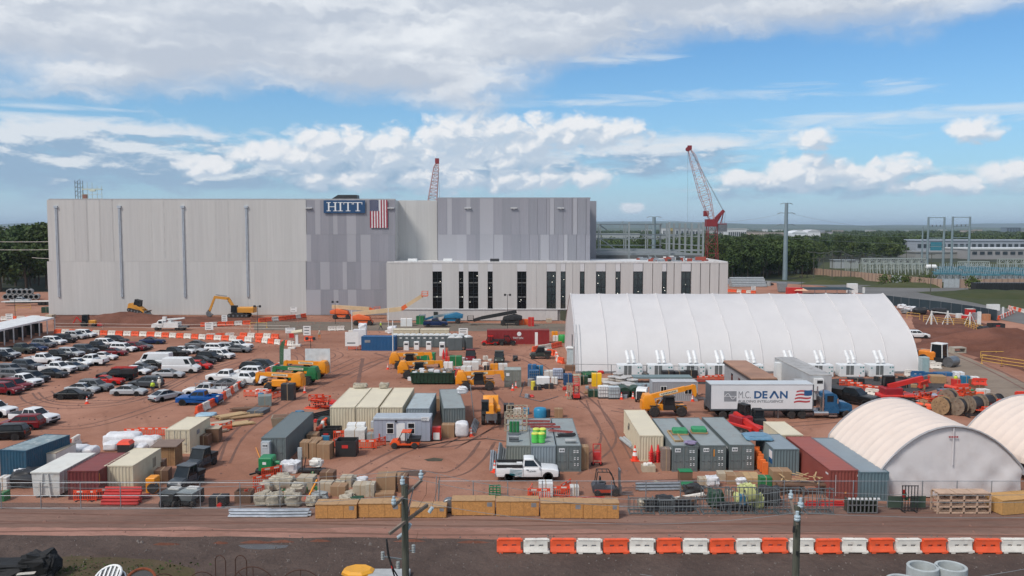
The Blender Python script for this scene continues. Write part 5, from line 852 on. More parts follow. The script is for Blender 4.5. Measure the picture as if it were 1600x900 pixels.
# track loader
p = G(208,498); ld = T('track_loader','yellow track loader tilted nose down on the dirt mound before the white wall','loader',(p.x,p.y+2.5,1.3),-8); ld.rotation_euler = (0,R(13),R(-8)); [tracks(ld,-1.8,1.6,s_*1.0,.5,1.0) for s_ in (-1,1)]; mb = MB(); mb.prism([(-2.5,.7),(-2.5,1.9),(-2.2,2.2),(1.2,1.8),(1.7,1.5),(1.7,.6)],-.8,.8); mb.o('body',CAT,ld); cabbox(ld,-.2,0,1.9,1.6,1.4,1.5)
for s_ in (-1,1): mb = MB(); mb.bar((-.3,s_*1.0,2.0),(2.6,s_*1.0,.8),.2,.45); mb.o('lift_arm',CAT,ld)
mb = MB(); mb.prism([(2.5,.1),(2.6,1.3),(3.3,1.5),(2.9,.9),(3.8,.0)],-1.35,1.35); mb.o('bucket',STEEL,ld)
def boomlift(name, label, p, rz, paint, boompts, th=.42, light=None):
    t = T(name,label,'boom lift',p,rz); mb = MB(); mb.chb(0,0,.55,4.6,1.9,.55,.1); mb.o('chassis',paint,t); mb = MB(); mb.prism([(-2.9,1.3),(-3.0,2.2),(-1.2,2.75),(1.6,2.1),(1.9,1.3)],-1.15,1.15); mb.o('turntable',paint,t,bevel=.15)
    for x in (-1.7, 1.7):
        for s_ in (-1, 1): wheel(t, x, s_*1.05, .62, .45, .55, rm=BWHITE)
    for i,(a,c) in enumerate(zip(boompts,boompts[1:])): mb = MB(); mb.bar(a,c,th-.05*i,th+.12-.07*i); mb.o('boom_section',(light or paint) if i in (0,2) else paint,t)
    e = V(boompts[-1]); mb = MB()
    for z in (0,.55,1.1): [mb.bar(e+V((x0,y0,z)),e+V((x1,y1,z)),.06) for x0,y0,x1,y1 in ((0,-1.1,0,1.1),(1.4,-1.1,1.4,1.1),(0,-1.1,1.4,-1.1),(0,1.1,1.4,1.1))]
    for x in (0, 1.4):
        for y in (-1.1, 0, 1.1): mb.bar(e+V((x, y, 0)), e+V((x, y, 1.1)), .06)
    mb.box(e.x,e.y-1.1,e.z-.08,e.x+1.4,e.y+1.1,e.z); mb.o('basket',paint,t); return t
LIFO = mat((.75,.13,.03),.45,0,.08,1,dirt=.12,name='lift_orange'); TANB = mat((.62,.45,.27),.5,0,.08,1,dirt=.15,name='boom_tan'); LIFB = mat((.02,.16,.30),.5,0,.1,1,name='lift_blue')
p = G(568,508); boomlift('boom_lift','orange boom lift with tan boom raised to a red basket before the office block',(p.x,p.y,0),0,LIFO,[(-2.6,.2,2.7),(9.4,.2,4.0),(10.6,.2,4.8),(14.4,.2,7.2)],.9,TANB); p = G(531,500); boomlift('boom_lift','orange boom lift with lowered tan boom at the foot of the grey wall',(p.x,p.y+3,0),0,LIFO,[(-2.6,0,3.2),(7.2,0,2.6),(8.5,0,2.0)],.85,TANB)
p = G(705,505); boomlift('boom_lift','blue boom lift folded low beside the green generator',(p.x,p.y,0),180,LIFB,[(-1.0,.2,2.6),(4.5,.2,1.6),(6.5,.2,1.0)],.5,mat((.30,.36,.38),.5)); p = G(797,508); boomlift('boom_lift','black boom lift with long sloping boom left of the big fabric hall',(p.x,p.y,0),180,CB,[(-1.6,.2,3.4),(7.0,.2,1.8),(9.0,.2,1.2)],.7)
# forklift
p = G(952,776); fk = T('forklift','dark grey and red forklift facing right beside the wooden crates','forklift',(p.x,p.y+.6,0),0); mb = MB(); mb.prism([(-1.45,.3),(-1.55,.9),(-1.3,1.15),(-.4,1.15),(-.3,.75),(.6,.75),(.85,.5),(.8,.3)],-.58,.58); mb.o('body',mat((.05,.055,.07),.5,dirt=.15),fk,bevel=.05); mb = MB(); mb.box(-1.3,-.6,.35,.5,.6,.62); mb.o('skirt',mat((.45,.05,.02),.5,dirt=.15),fk); mb = MB()
for y in (-.52,.52): mb.line([(.55,y,.8),(.35,y,1.7),(.0,y,2.2),(-1.05,y,2.2),(-1.2,y,1.1)],.045,6)
for x in (-1.0, -.6, -.2): mb.bar((x, -.52, 2.22), (x, .52, 2.22), .06)
mb.o('overhead_guard', CB, fk); mb = MB()
for y in (-.38, .38): mb.bar((1.0, y, .1), (.95, y, 2.35), .12, .16)
for z in (.5, 1.5, 2.3): mb.bar((.98, -.4, z), (.98, .4, z), .1)
mb.box(1.05, -.48, .25, 1.12, .48, .9); mb.o('mast', STEEL, fk); mb = MB()
for y in (-.3, .3): mb.box(1.1, y-.06, .1, 2.2, y+.06, .15)
mb.o('fork',STEEL,fk); mb = MB(); mb.box(-.75,-.25,1.0,-.25,.25,1.15); mb.box(-.85,-.25,1.1,-.7,.25,1.65); mb.o('seat',CB,fk)
for x, r in ((.55, .36), (-1.05, .3)):
    for s_ in (-1, 1): wheel(fk, x, s_*.52, r, .24, .5, rm=mat((.5, .5, .48), .6))
# red compact cranes, roller
def minicrane(label, p, rz, el=24, sc=1.0):
    t = T('compact_crane',label,'crane',p,rz); mb = MB(); mb.chb(0,0,.5,4.6,2.2,.6,.1); mb.o('chassis',RED,t); [tracks(t,-1.7,1.7,s_*1.0,.45,.8) for s_ in (-1,1)]; mb = MB(); mb.chb(-.6,0,1.1,2.4,2.0,.9,.15); mb.o('house',mat((.28,.012,.02),.45,dirt=.1,name='dark_red_paint'),t); cabbox(t,-.7,.62,2.0,1.4,.9,1.2)
    d = V((math.cos(R(el)),0,math.sin(R(el)))); a = V((-1.2,-.45,2.1)); mb = MB(); mb.bar(a,a+d*4.6,.5,.6); mb.o('boom',RED,t); mb = MB(); mb.bar(a+d*4.4,a+d*5.2,.36,.45); mb.o('boom_tip',STEEL,t); mb = MB(); mb.box(-2.3,-1.1,.3,-1.9,1.1,.7); mb.box(1.9,-1.1,.3,2.3,1.1,.7); mb.o('outrigger',RED,t); t.scale = (sc,)*3; return t
p = G(1166,678); minicrane('red compact crane beside the short cream container',(p.x,p.y+1,0),-62,-16,.95); p = G(1404,630); minicrane('red compact crane with dark cab behind the domed shelter',(p.x,p.y+1,0),0,14,1.05); p = G(1186,676); q_ = T('skid_loader','black compact loader just right of the red compact crane','loader',(p.x+.5,p.y+2.5,0),-90); mb = MB(); mb.chb(0,0,.35,2.6,1.5,1.0,.15); mb.o('body',CB,q_); cabbox(q_,.2,0,1.3,1.2,1.1,.9); [wheel(q_,x,s_*.8,.42,.3,.5) for x in (-.7,.8) for s_ in (-1,1)]
p = G(1468,572); rl = T('soil_roller','orange and white cabbed roller on the pale track beyond the hall','roller',(p.x,p.y+1.5,0),-52); mb = MB(); mb.chb(-.9,0,.8,2.6,1.9,1.25,.2); mb.o('body',mat((.72,.22,.02),.5,dirt=.2),rl); cabbox(rl,.5,0,1.2,1.7,1.7,1.9,WHITE,WHITE); mb = MB(); mb.box(.2,-.95,.6,1.5,.95,1.2); mb.o('frame',CB,rl); mb = MB(); mb.chb(-2.3,0,.9,.5,1.6,1.0,.1); mb.o('grille',CB,rl); [wheel(rl,-1.3,s_*.95,.75,.5,.5,rm=CAT) for s_ in (-1,1)]; mb = MB(); mb.at(2.3,0,.75,0,0,90).lathe([(.75,-1.05),(.75,1.05)],18); mb.o('drum',STEEL,rl); rl.scale = (1.2,)*3
# bucket truck by the wall
p = G(262,517); bk_ = T('bucket_truck','white utility bucket truck with folded boom on the dirt track','truck',(p.x,p.y+1.2,0),180); mb = MB(); mb.box(-4.5,-.45,.6,3.6,.45,.9); mb.o('chassis',DARK,bk_); mb = MB(); mb.prism([(1.2,.7),(1.2,2.4),(2.2,2.45),(2.7,1.75),(3.8,1.55),(3.95,.7)],-1.0,1.0); mb.o('cab',WHITE,bk_,bevel=.06); mb = MB(); mb.box(1.4,-1.02,1.7,2.2,1.02,2.25); mb.o('side_window',GLASS,bk_)
for s_ in (-1,1): mb = MB(); mb.box(-2.4,s_*.95-.25,.75,1.0,s_*.95+.25,1.95); mb.o('side_locker',WHITE,bk_)
mb = MB(); mb.box(-4.4,-1.1,.9,-2.5,1.1,1.0); mb.o('deck',STEEL,bk_); mb = MB(); mb.bar((.3,0,2.3),(-3.6,0,2.9),.35); mb.bar((-3.6,.3,2.9),(.6,.3,2.6),.3); mb.cb(-.2,0,1.9,.7,.7,.6); mb.o('boom',WHITE,bk_); mb = MB(); mb.cb(1.0,.3,2.2,.8,.8,1.0); mb.o('bucket',WHITE,bk_); [wheel(bk_,x,s_*.9,.48,.35) for x in (2.7,-2.0,-3.1) for s_ in (-1,1)]
p = G(132,512); q_ = T('backhoe','small yellow and red backhoe behind the barrier line at the wall corner','backhoe',(p.x,p.y+2,0),10); mb = MB(); mb.chb(.6,0,.7,2.4,1.2,.9,.15); mb.o('body',CAT,q_); cabbox(q_,-.6,0,.9,1.4,1.3,1.9); mb = MB(); mb.bar((-1.4,0,1.0),(-2.6,0,2.4),.25); mb.bar((-2.6,0,2.4),(-3.5,0,.8),.22); mb.o('boom',RED,q_); mb = MB(); mb.prism([(2.2,.2),(2.3,.9),(3.1,.2)],-1,1); mb.o('bucket',RED,q_); [wheel(q_,x,s_*.8,r,.35,.5,rm=CAT) for x,r in ((1.3,.45),(-.9,.7)) for s_ in (-1,1)]
# ---------------------------------------------------------------- water barriers, barricades, cones
def barrier_mb(L=1.9):
    mb = MB(); H = 1.07; pr = lambda z0, z1, ya, yb: None
    Z = [(0,.30),(.16,.30),(.34,.23),(.52,.17),(.66,.16),(.98,.15),(1.07,.11)]
    def seg(x0, x1, za, zb):
        def w(z):
            for (z0, a), (z1, c) in zip(Z, Z[1:]):
                if z <= z1: return a+(c-a)*(z-z0)/(z1-z0)
            return Z[-1][1]
        zs = [za]+[z for z,_ in Z if za < z < zb]+[zb]; pf = [(-w(z),z) for z in zs]+[(w(z),z) for z in zs[::-1]]; n = len(pf); mb.add([(x0,y,z) for y,z in pf]+[(x1,y,z) for y,z in pf],[tuple(range(n)),tuple(range(2*n-1,n-1,-1))]+[((i+1) % n,i,n+i,n+(i+1) % n) for i in range(n)])
    h = L/2
    for x0,x1,zs in ((-h,-h+.14,[(.12,.92)]),(-h+.14,-.50,[(.0,1.07)]),(-.50,-.16,[(.10,.52),(.66,1.07)]),(-.16,-.07,[(.10,1.07)]),(-.07,.07,[(.10,1.0)]),(.07,.16,[(.10,1.07)]),(.16,.50,[(.10,.52),(.66,1.07)]),(.50,h-.14,[(.0,1.07)]),(h-.14,h,[(.05,.2),(.86,1.0)])):
        for a, c in zs: seg(x0, x1, a, c)
    mb.box(-h+.1, -.175, .97, h-.1, .175, 1.03); return mb
BAR = {}
def one_barrier(x, y, rz, white, label, group, m=None, sc=1.0):
    if 'b' not in BAR: o = BAR['b'] = barrier_mb().o('water_barrier', ORANGE)
    else: o = BAR['b'].copy(); COL.objects.link(o)
    o.location = (x,y,0); o.rotation_euler = (0,0,R(rz)); o.scale = (sc,1,1); s_ = o.material_slots[0]; s_.link = 'OBJECT'; s_.material = m or (BWHITE if white else ORANGE); return tag(o,label,'barrier',group)
def barrier_row(pts,where,start=0,group=None,skip=(),L=1.96,end='left',jit=2.0,cols=None):
    jit = max(jit,4.0); P = [G(*p) for p in pts]; rest = 0.0; k = 0; cn = [0,0]; rr = random.Random(len(where))
    for a, c in zip(P, P[1:]):
        ln = (c-a).length; d = (c-a)/ln; s_ = rest
        while s_+L <= ln+.6:
            q_ = a+d*(s_+L/2); w = (k+start) % 2; w = w if cols is None else cols[k % len(cols)]; nm = 'white' if w else 'orange'
            if k not in skip:
                one_barrier(q_.x+rr.uniform(-.03,.03),q_.y+rr.uniform(-.07,.07),math.degrees(math.atan2(d.y,d.x))+rr.uniform(-jit,jit),w,'%s %s barrier from the %s in the row %s' % (ORD[cn[w]],nm,end,where),group or 'water barriers '+where); cn[w] += 1
            s_ += L; k += 1
        rest = max(0, s_-ln)
barrier_row([(776,863),(1650,863.5)],'along the gravel road'); barrier_row([(85,521.5),(240,526),(400,534.5),(457,541)],'above the car park')
barrier_row([(322,529),(375,527),(445,530)],'just behind the car park row',1); barrier_row([(-12,501),(50,500)],'left of the white wall corner'); barrier_row([(313,511),(398,507)],'by the excavator',1,cols=(0,1,0,0,1))
barrier_row([(404,504),(445,500),(483,495)],'at the foot of the white wall',cols=(0,0,1,0,0,0,1,0)); barrier_row([(306,648),(340,631),(378,604),(415,586),(456,567)],'running up beside the telehandlers',jit=5,end='near'); barrier_row([(98,708),(131,689)],'behind the blue container',L=2.1,end='near')
barrier_row([(1560,500),(1584,489),(1576,483),(1600,489)],'right of the dark screen fence',end='near'); barrier_row([(1137,456),(1185,459)],'beyond the office block',cols=(0,0,1,0,1,0)); barrier_row([(1349,617),(1392,622)],'below the fabric hall chillers',cols=(1,),L=2.4)
barrier_row([(832,550),(860,545),(879,541)],'left of the fabric hall door',0,cols=(0,1,1,0)); barrier_row([(845,552),(868,556),(872,566),(884,570)],'behind the dark green buggy',cols=(1,0,0,1,0)); barrier_row([(512,517),(543,516)],'below the orange boom lifts',cols=(1,1,0,0)); barrier_row([(497,683),(512,662)],'between grey container and cream containers',cols=(0,1,0),end='near',jit=8)
barrier_row([(474, 533), (491, 533)], 'right of the entrance sign', cols=(0, 0), L=2.3)
for x,y,w,lb in ((1424,588,1,'white barrier beside the blue one at the right end of the hall'),(1434,590,0,'blue water barrier left of the second blue one by the hall'),(1452,592,0,'blue water barrier farther from the hall corner')): p = G(x,y); one_barrier(p.x,p.y,-8,w,lb,'barriers at the hall corner',None if w else BLUE,1.15)
p = G(1452,573); one_barrier(p.x,p.y,-10,1,'white barrier behind the roller and the small chiller','barriers at the hall corner'); p = G(1462,576); one_barrier(p.x,p.y,-10,1,'white barrier right behind the roller track','barriers at the hall corner')
MESHO = mat((.82, .075, .02), .55, 0, .1, 1, dirt=.1, name='barricade_plastic')
def barricade():
    t = T('pedestrian_barricade', 'b', 'barricade'); mb = MB(); L, H = 2.0, 1.0; h = L/2
    mb.box(-h,-.03,.0,-h+.07,.03,H); mb.box(h-.07,-.03,0,h,.03,H); mb.box(-h+.07,-.03,.72,h-.07,.03,.98); mb.box(-h+.07,-.03,.10,h-.07,.03,.17)
    for k in range(9): x = -h+.22+k*(L-.44)/8; mb.box(x-.035,-.025,.17,x+.035,.025,.72)
    mb.o('panel',MESHO,t); mb = MB(); [mb.box(x-.05,-.3,0,x+.05,.3,.07) for x in (-.7,.7)]; mb.o('foot',DARK,t); mb = MB(); mb.box(-.7,-.036,.78,-.2,-.031,.92); mb.box(.2,-.036,.78,.7,-.031,.92); mb.o('reflector',BWHITE,t); return t
def BC(x,y,hd,label,tilt=0,z=0): p = G(x,y); o = put('bcade',barricade,(p.x,p.y,z),hd,label,'orange pedestrian barricades'); o.rotation_euler = (R(tilt),0,R(hd)); return o
for a in ((133,783,0,'orange barricade in front of the maroon container'),(156,781,30,'orange barricade turned aside between maroon and cream containers'),(208,683,0,'left orange barricade behind the sheeted pallets'),(229,681,-3,'middle orange barricade behind the sheeted pallets'),(250,681,2,'right orange barricade behind the sheeted pallets beside the cream container'),(333,675,8,'orange barricade right of the cream container with doors'),(354,673,70,'orange barricade set end on beside the timber stacks'),
          (392,620,0,'left orange barricade below the nearest telehandler'),(413,619,0,'middle orange barricade below the nearest telehandler'),(434,622,60,'turned orange barricade below the nearest telehandler'),(527,697,75,'left side barricade of the pen round the white bin'),(535,686,10,'rear barricade of the pen round the white bin'),(574,701,0,'front left barricade of the pen by the office cabin'),(592,698,50,'front right barricade of the pen by the office cabin'),(597,688,80,'right side barricade of the pen by the office cabin'),
          (829,777,80,'left side barricade of the fence pen with the white bin'),(842,780,0,'front barricade of the fence pen below the white bin'),(873,776,0,'right barricade of the fence pen beside the white bin'),(884,769,60,'far right barricade of the fence pen'),(1099,597,2,'first orange barricade of the line behind the brown roofed cabin'),(1114,596,2,'second orange barricade of the line behind the brown roofed cabin'),(1128,595,2,'third orange barricade of the line behind the brown roofed cabin'),
          (1322,603,-10,'first orange barricade right of the dirty white trailer'),(1336,607,-12,'second orange barricade right of the dirty white trailer'),(1350,611,-12,'third orange barricade right of the dirty white trailer'),(1364,613,-8,'fourth orange barricade right of the dirty white trailer'),(552,546,0,'left red barricade at the blue container'),(570,547,0,'middle red barricade at the blue container'),(586,547,0,'right red barricade at the blue container'),(425,745,35,'red barricade beside the green generator'),(412,758,38,'red barricade above the canvas bags'),(398,778,50,'lowest red barricade left of the canvas bags')): BC(*a)
rr = random.Random(12)
def heap_barricades(cx, cy, w, n, where, zmax=1.2):
    for k in range(n): x,y = cx+rr.uniform(-w,w),cy+rr.uniform(-w,w)*.22; BC(x,y,rr.uniform(-30,30),'orange barricade lying in the jumble %s' % where,rr.choice((82,75,98,20,60)),rr.uniform(.1,zmax))
REDP = mat((.66, .045, .02), .5, 0, .12, 1, dirt=.12, name='red_plastic')
for k in range(26):
    x,y = (rr.uniform(1440,1535),rr.uniform(606,640)) if k < 19 else (rr.uniform(1548,1605),rr.uniform(628,652)); p = G(x,y); o = one_barrier(p.x,p.y,rr.uniform(-40,40),0,'red plastic barrier dumped in the pile behind the cable reels','dumped red barriers',REDP if k % 3 else ORANGE,1.1); o.rotation_euler = (R(rr.choice((0,0,70,90,12))),R(rr.uniform(-8,8)),o.rotation_euler.z); o.location.z = rr.choice((0,.3,.75))
for cx,cy,w,n,wh in ((1478,632,42,17,'behind the cable reels'),(1425,628,26,7,'right of the red crane'),(1570,645,34,10,'at the right edge'),(503,637,16,10,'beside the long grey container')):
    heap_barricades(cx, cy, w, n, wh)
def cone():
    t = T('traffic_cone','c','cone'); mb = MB(); mb.cb(0,0,0,.42,.42,.05); mb.lathe([(.17,.05),(.03,.80),(.02,.82)],10); mb.o('body',mat((.82,.06,.02),.5,0,.08,2,name='cone_red'),t); mb = MB(); mb.lathe([(.132,.28),(.098,.46)],10); mb.lathe([(.085,.54),(.062,.66)],10); mb.o('band',mat((.75,.72,.70),.4,name='reflective_white'),t); return t
for x,y,lb,s_ in ((136,631,'lone traffic cone in the car park beside the black saloon',1.25),(476,614,'traffic cone right of the left telehandlers',1.2),(606,577,'traffic cone left of the rear telehandler pair',1.2),(801,610,'leftmost of three cones by the small grey container',1.2),(806,606,'middle of three cones by the small grey container',1.2),(810,604,'rightmost of three cones by the small grey container',1.2),(886,618,'cone left of the red scissor lift',1.2),(971,624,'left of two cones in front of the dark generators',1.2),(989,623,'right of two cones in front of the dark generators',1.2),(736,682,'cone beside the sheeted pallet near the ladder container',1.3),(992,720,'tall red cone at the left foot of the cream container',2.0),(1082,627,'cone hanging beside the pale grey office container',1.2),(1343,596,'cone by the chillers of the fabric hall',1.2),(773,738,'red white cone behind the white pickup',1.5),(556,505,'cone below the orange boom lift',1.2)):
    p = G(x, y); put('cone', cone, (p.x, p.y, 0), x, lb, 'traffic cones', sc=s_)
def cstack(): 
    t = T('cone_stack', 'c', 'cones'); mb = MB()
    for k in range(7): mb.at(0,0,k*.16).cb(0,0,0,.42,.42,.05); mb.lathe([(.17,.05),(.05,.7)],10)
    mb.o('cones',mat((.70,.03,.03),.5,0,.08,2,name='cone_red'),t)['kind'] = 'stuff'; return t
for x,y,lb in ((1018,723,'left tall stack of red cones at the end of the cream container'),(1028,722,'right tall stack of red cones at the end of the cream container'),(693,561,'left red cone stack near the telehandlers'),(698,561,'right red cone stack near the telehandlers')): p = G(x,y); put('cstack',cstack,(p.x,p.y,0),x,lb,'stacks of cones',sc=1.1)
# ---------------------------------------------------------------- fences
def pipes_post(t,x,h,r=.045,name='post',y=0): mb = MB(); mb.tube((x,y,0),(x,y,h),r,6); return mb.o(name,GALV,t)
VEIL = bpy.data.materials.new('chain_link'); VEIL.use_nodes = True; n_ = NB(VEIL.node_tree); p_ = VEIL.node_tree.nodes['Principled BSDF']; p_.inputs['Base Color'].default_value = (.22,.22,.22,1); p_.inputs['Metallic'].default_value = .6; p_.inputs['Roughness'].default_value = .5; tc_ = n_.n('ShaderNodeTexCoord'); sp_ = n_.n('ShaderNodeSeparateXYZ'); VEIL.node_tree.links.new(tc_.outputs['Object'],sp_.inputs[0])
u_ = n_.m('ABSOLUTE',n_.m('SUBTRACT',n_.m('FRACT',n_.m('MULTIPLY',n_.m('ADD',sp_.outputs[0],sp_.outputs[2]),11)),.5)); v_ = n_.m('ABSOLUTE',n_.m('SUBTRACT',n_.m('FRACT',n_.m('MULTIPLY',n_.m('SUBTRACT',sp_.outputs[0],sp_.outputs[2]),11)),.5)); n_.put(p_.inputs['Alpha'],n_.m('LESS_THAN',n_.m('MINIMUM',u_,v_),.028))
def chain_fence(label, x0, x1, y, h, step, midrail=True):
    t = T('chain_link_fence',label,'fence',(x0,y,0)); L = x1-x0; n = round(L/step); [pipes_post(t,L*i/n,h) for i in range(n+1)]; mb = MB()
    for z in ([h-.03,.08] if not midrail else [h-.03,h*.5,.08]): mb.tube((0,-.01,z),(L,-.01,z+rr.uniform(-.03,.03)),.028 if z > 1 else .02,5)
    mb.o('rail',GALV,t); mb = MB(); mb.add([(0,.02,.1),(L,.02,.1),(L,.02,h-.05),(0,.02,h-.05)],[(0,1,2,3)]); mb.o('mesh',VEIL,t); return t
yF = G(800, 795).y
chain_fence('long chain link fence in front of the left containers',G(-60,795).x,G(500,795).x,yF,2.3,3.4); chain_fence('long chain link fence behind the wooden crates and steel racks',G(685,795).x,G(1660,795).x,yF+.35,2.35,2.9,False)
t = T('fence_panel','two loose fence panels leaning upright behind the utility pole','fence',tuple(G(682,790))); mb = MB(); [mb.tube((x,0,0),(x+.12,.1,2.6),.035,5) for x in (-.1,.18)]; mb.o('post',GALV,t)
def rail_fence(name, label, pts, h, m, nr=2, step=2.4, r=.05):   # open pipe guard rail
    P = [G(*p) for p in pts]; t = T(name,label,'railing',tuple(P[0])); O = P[0]; mb = MB()
    for a, c in zip(P, P[1:]):
        for k in range(nr): z = h*(k+1)/nr; mb.tube(a-O+V((0,0,z)),c-O+V((0,0,z)),r,5)
    mb.o('rail', m, t)
    for a, c in zip(P, P[1:]):
        n = max(1,int((c-a).length/step)); [MBp(a-O+(c-O-(a-O))*i/n,h,r,m,t) for i in range(n+1)]
    return t
def MBp(p,h,r,m,t): mb = MB(); mb.tube(p,p+V((0,0,h)),r*1.1,5); mb.box(p.x-.2,p.y-.12,0,p.x+.2,p.y+.12,.06); return mb.o('post',m,t)
YRAIL = mat((.70, .42, .08), .5, 0, .1, 1, dirt=.2, name='yellow_rail')
rail_fence('guard_rail','yellow pipe guard rails round the pit at the right edge',[(1534,568),(1565,573),(1600,578),(1625,582)],1.6,YRAIL,3); rail_fence('guard_rail','second yellow guard rail a little beyond the first at the pit',[(1532,562),(1580,562),(1620,564)],1.5,YRAIL,2); rail_fence('guard_rail','yellow guard rail below the dark screen fence',[(1443,502),(1475,507),(1505,508),(1535,519)],1.5,YRAIL,3,2.0); rail_fence('guard_rail','tan guard rail left of the white frame by the screen fence',[(1417,497),(1437,499)],1.5,YRAIL,2); rail_fence('guard_rail','yellow barrier rail at the far left beyond the barriers',[(25,485),(48,484)],1.4,YRAIL,2); rail_fence('guard_rail','yellow gate rail on the track below the excavator',[(391,512),(417,512)],1.2,YRAIL,2)
rail_fence('cable_fence','thin wire fence along the dirt below the white wall',[(86,515),(160,516),(250,517),(330,517),(452,519)],1.5,BWHITE,2,9,.03); rail_fence('guard_rail','thin dark rail fence in front of the fabric hall',[(895,586),(955,587),(1010,588),(1090,590)],1.8,STEEL,1,3.4,.05)
WHP = mat((.72,.72,.70),.5,name='white_steel'); t = T('steel_truss','white painted steel trestle frame by the dark screen fence','frame',tuple(G(1455,507))); mb = MB()
for x in (0,4,9.5): mb.bar((x,0,0),(x,0,3.4 if x < 9 else 3.0),.3); mb.bar((x,0,3),(x+1.6,.2,0),.15); mb.bar((x,0,3),(x-1.2,.2,0),.15)
mb.bar((0,0,3.2),(9.5,0,2.2),.22); mb.cb(11.8,0,0,.7,.6,3.2); mb.o('frame',WHP,t)
t = T('screen_fence','dark blue green screened fence running to the white gate cabin','fence',(127.3,0,0)); P = [G(1384,476),G(1420,481),G(1470,487),G(1520,495),G(1557,502)]; SCR = mat((.022,.042,.055),.75,0,.12,.3,name='screen_mesh')
for a, c in zip(P, P[1:]):
    n = 3
    for i in range(n): q0,q1 = a.lerp(c,i/n),a.lerp(c,(i+1)/n); mb = MB(); mb.bar(V((q0.x-127.3,q0.y,1.5)),V((q1.x-127.3,q1.y,1.5)),.06,2.8); mb.o('panel',SCR,t); pipes_post(t,q0.x-127.3,3.0,.06,y=q0.y)
p = G(1551,497); t = T('gate_cabin','white box sign cabin on posts at the end of the screen fence','cabin',tuple(p)); mb = MB(); mb.cb(0,0,2.0,3.3,.6,1.7); mb.o('board',WHITE,t); [pipes_post(t,x,2.2,.16) for x in (-1.3,1.3)]; mb = MB(); mb.cb(2.4,-.5,0,.35,.35,3.0); mb.o('pillar',WHITE,t)
# ---------------------------------------------------------------- canopy with posts at the left edge
CWH = mat((.70,.70,.69),.5,name='canopy_white'); a,c = G(-40,552),G(86,519); t = T('canopy','long white flat canopy on slim posts with dark booths beneath','canopy',(a.x,a.y,0)); d = c-a; n_p = 9; yd = V((-d.y,d.x,0)).normalized()*5.0; hC = 3.4; mb = MB(); k4 = [V((0,0,hC)),d*1.0+V((0,0,hC)),d*1.0+yd+V((0,0,hC+.5)),yd+V((0,0,hC+.5))]; mb.hexa([v+V((0,0,-.35)) for v in k4],k4); mb.o('roof',CWH,t)
for i in range(n_p+1): q_ = d*i/n_p; mb = MB(); mb.bar(q_,q_+V((0,0,hC-.3)),.18); mb.o('post',CWH,t); mb = MB(); mb.bar(q_+yd,q_+yd+V((0,0,hC)),.18); mb.o('post',CWH,t)
for i in range(n_p): q_ = d*(i+.5)/n_p+yd*.72; mb = MB(); mb.chb(q_.x,q_.y,.05,3.0,1.2,2.2,.05); mb.o('booth',DARK,t); mb = MB(); mb.box(q_.x-.25,q_.y-.68,.9,q_.x+.05,q_.y-.61,1.5); mb.o('notice',WHITE,t)
mb = MB(); mb.bar(d*.6+yd*1.05,d*1.0+yd*1.05+V((0,0,0)),.05,5.8); mb.o('back_panel',mat((.42,.36,.30),.7),t)
# ---------------------------------------------------------------- portable toilets
PT = mat((.095,.115,.12),.5,0,.08,1,name='toilet_plastic'); PTD = mat((.12,.145,.15),.5,0,.08,1,name='toilet_door')
def toilet():
    t = T('portable_toilet','p','toilet'); mb = MB(); mb.chb(0,0,.08,1.2,1.2,2.05,.05); mb.o('body',PT,t); mb = MB(); mb.prism([(-.62,2.12),(-.62,2.2),(-.3,2.40),(.3,2.40),(.62,2.2),(.62,2.12)],-.62,.62); mb.o('roof',mat((.66,.68,.68),.5,name='toilet_roof'),t,bevel=.04); mb = MB(); mb.box(-.42,-.63,.2,.42,-.60,2.0); d_ = mb.o('door',PTD,t); mb = MB(); mb.box(-.2,-.645,1.62,.2,-.631,1.82); mb.o('sign',WHITE,d_); mb = MB(); mb.box(-.62,-.62,0,.62,.62,.08); mb.o('base',DARK,t); return t
for i in range(12): p = G(617+i*9.35,543); put('toilet',toilet,(p.x,p.y+.6,0),rr.uniform(-3,3),'grey portable toilet, %s from the left in the long row' % ORD[i],'row of portable toilets',sc=1.12)
for x,y,lb,hd in ((706,547,'left of the two toilets standing turned away before the row',180),(717,547,'right of the two toilets standing turned away before the row',180),(732,546,'grey toilet with bright roof alone at the right end',200)): p = G(x,y); put('toilet',toilet,(p.x,p.y,0),hd,lb,'toilets at the row end',sc=1.15)
for x,y,h,lb in ((635,547,1.7,'white hand wash stand left in front of the toilets'),(651,546,1.6,'dark fronted wash stand before the toilets'),(670,546,1.6,'plain white wash stand before the toilets'),(691,556,2.6,'white notice stand with dark slot in front of the toilets')):
    p = G(x,y); t = T('wash_stand',lb,'wash stand',tuple(p)); mb = MB(); mb.chb(0,0,0,1.0,.7,h,.05); mb.o('body',WHITE,t); mb = MB(); mb.box(-.35,-.38,h*.62,.35,-.355,h*.8); mb.o('slot',DARK,t)
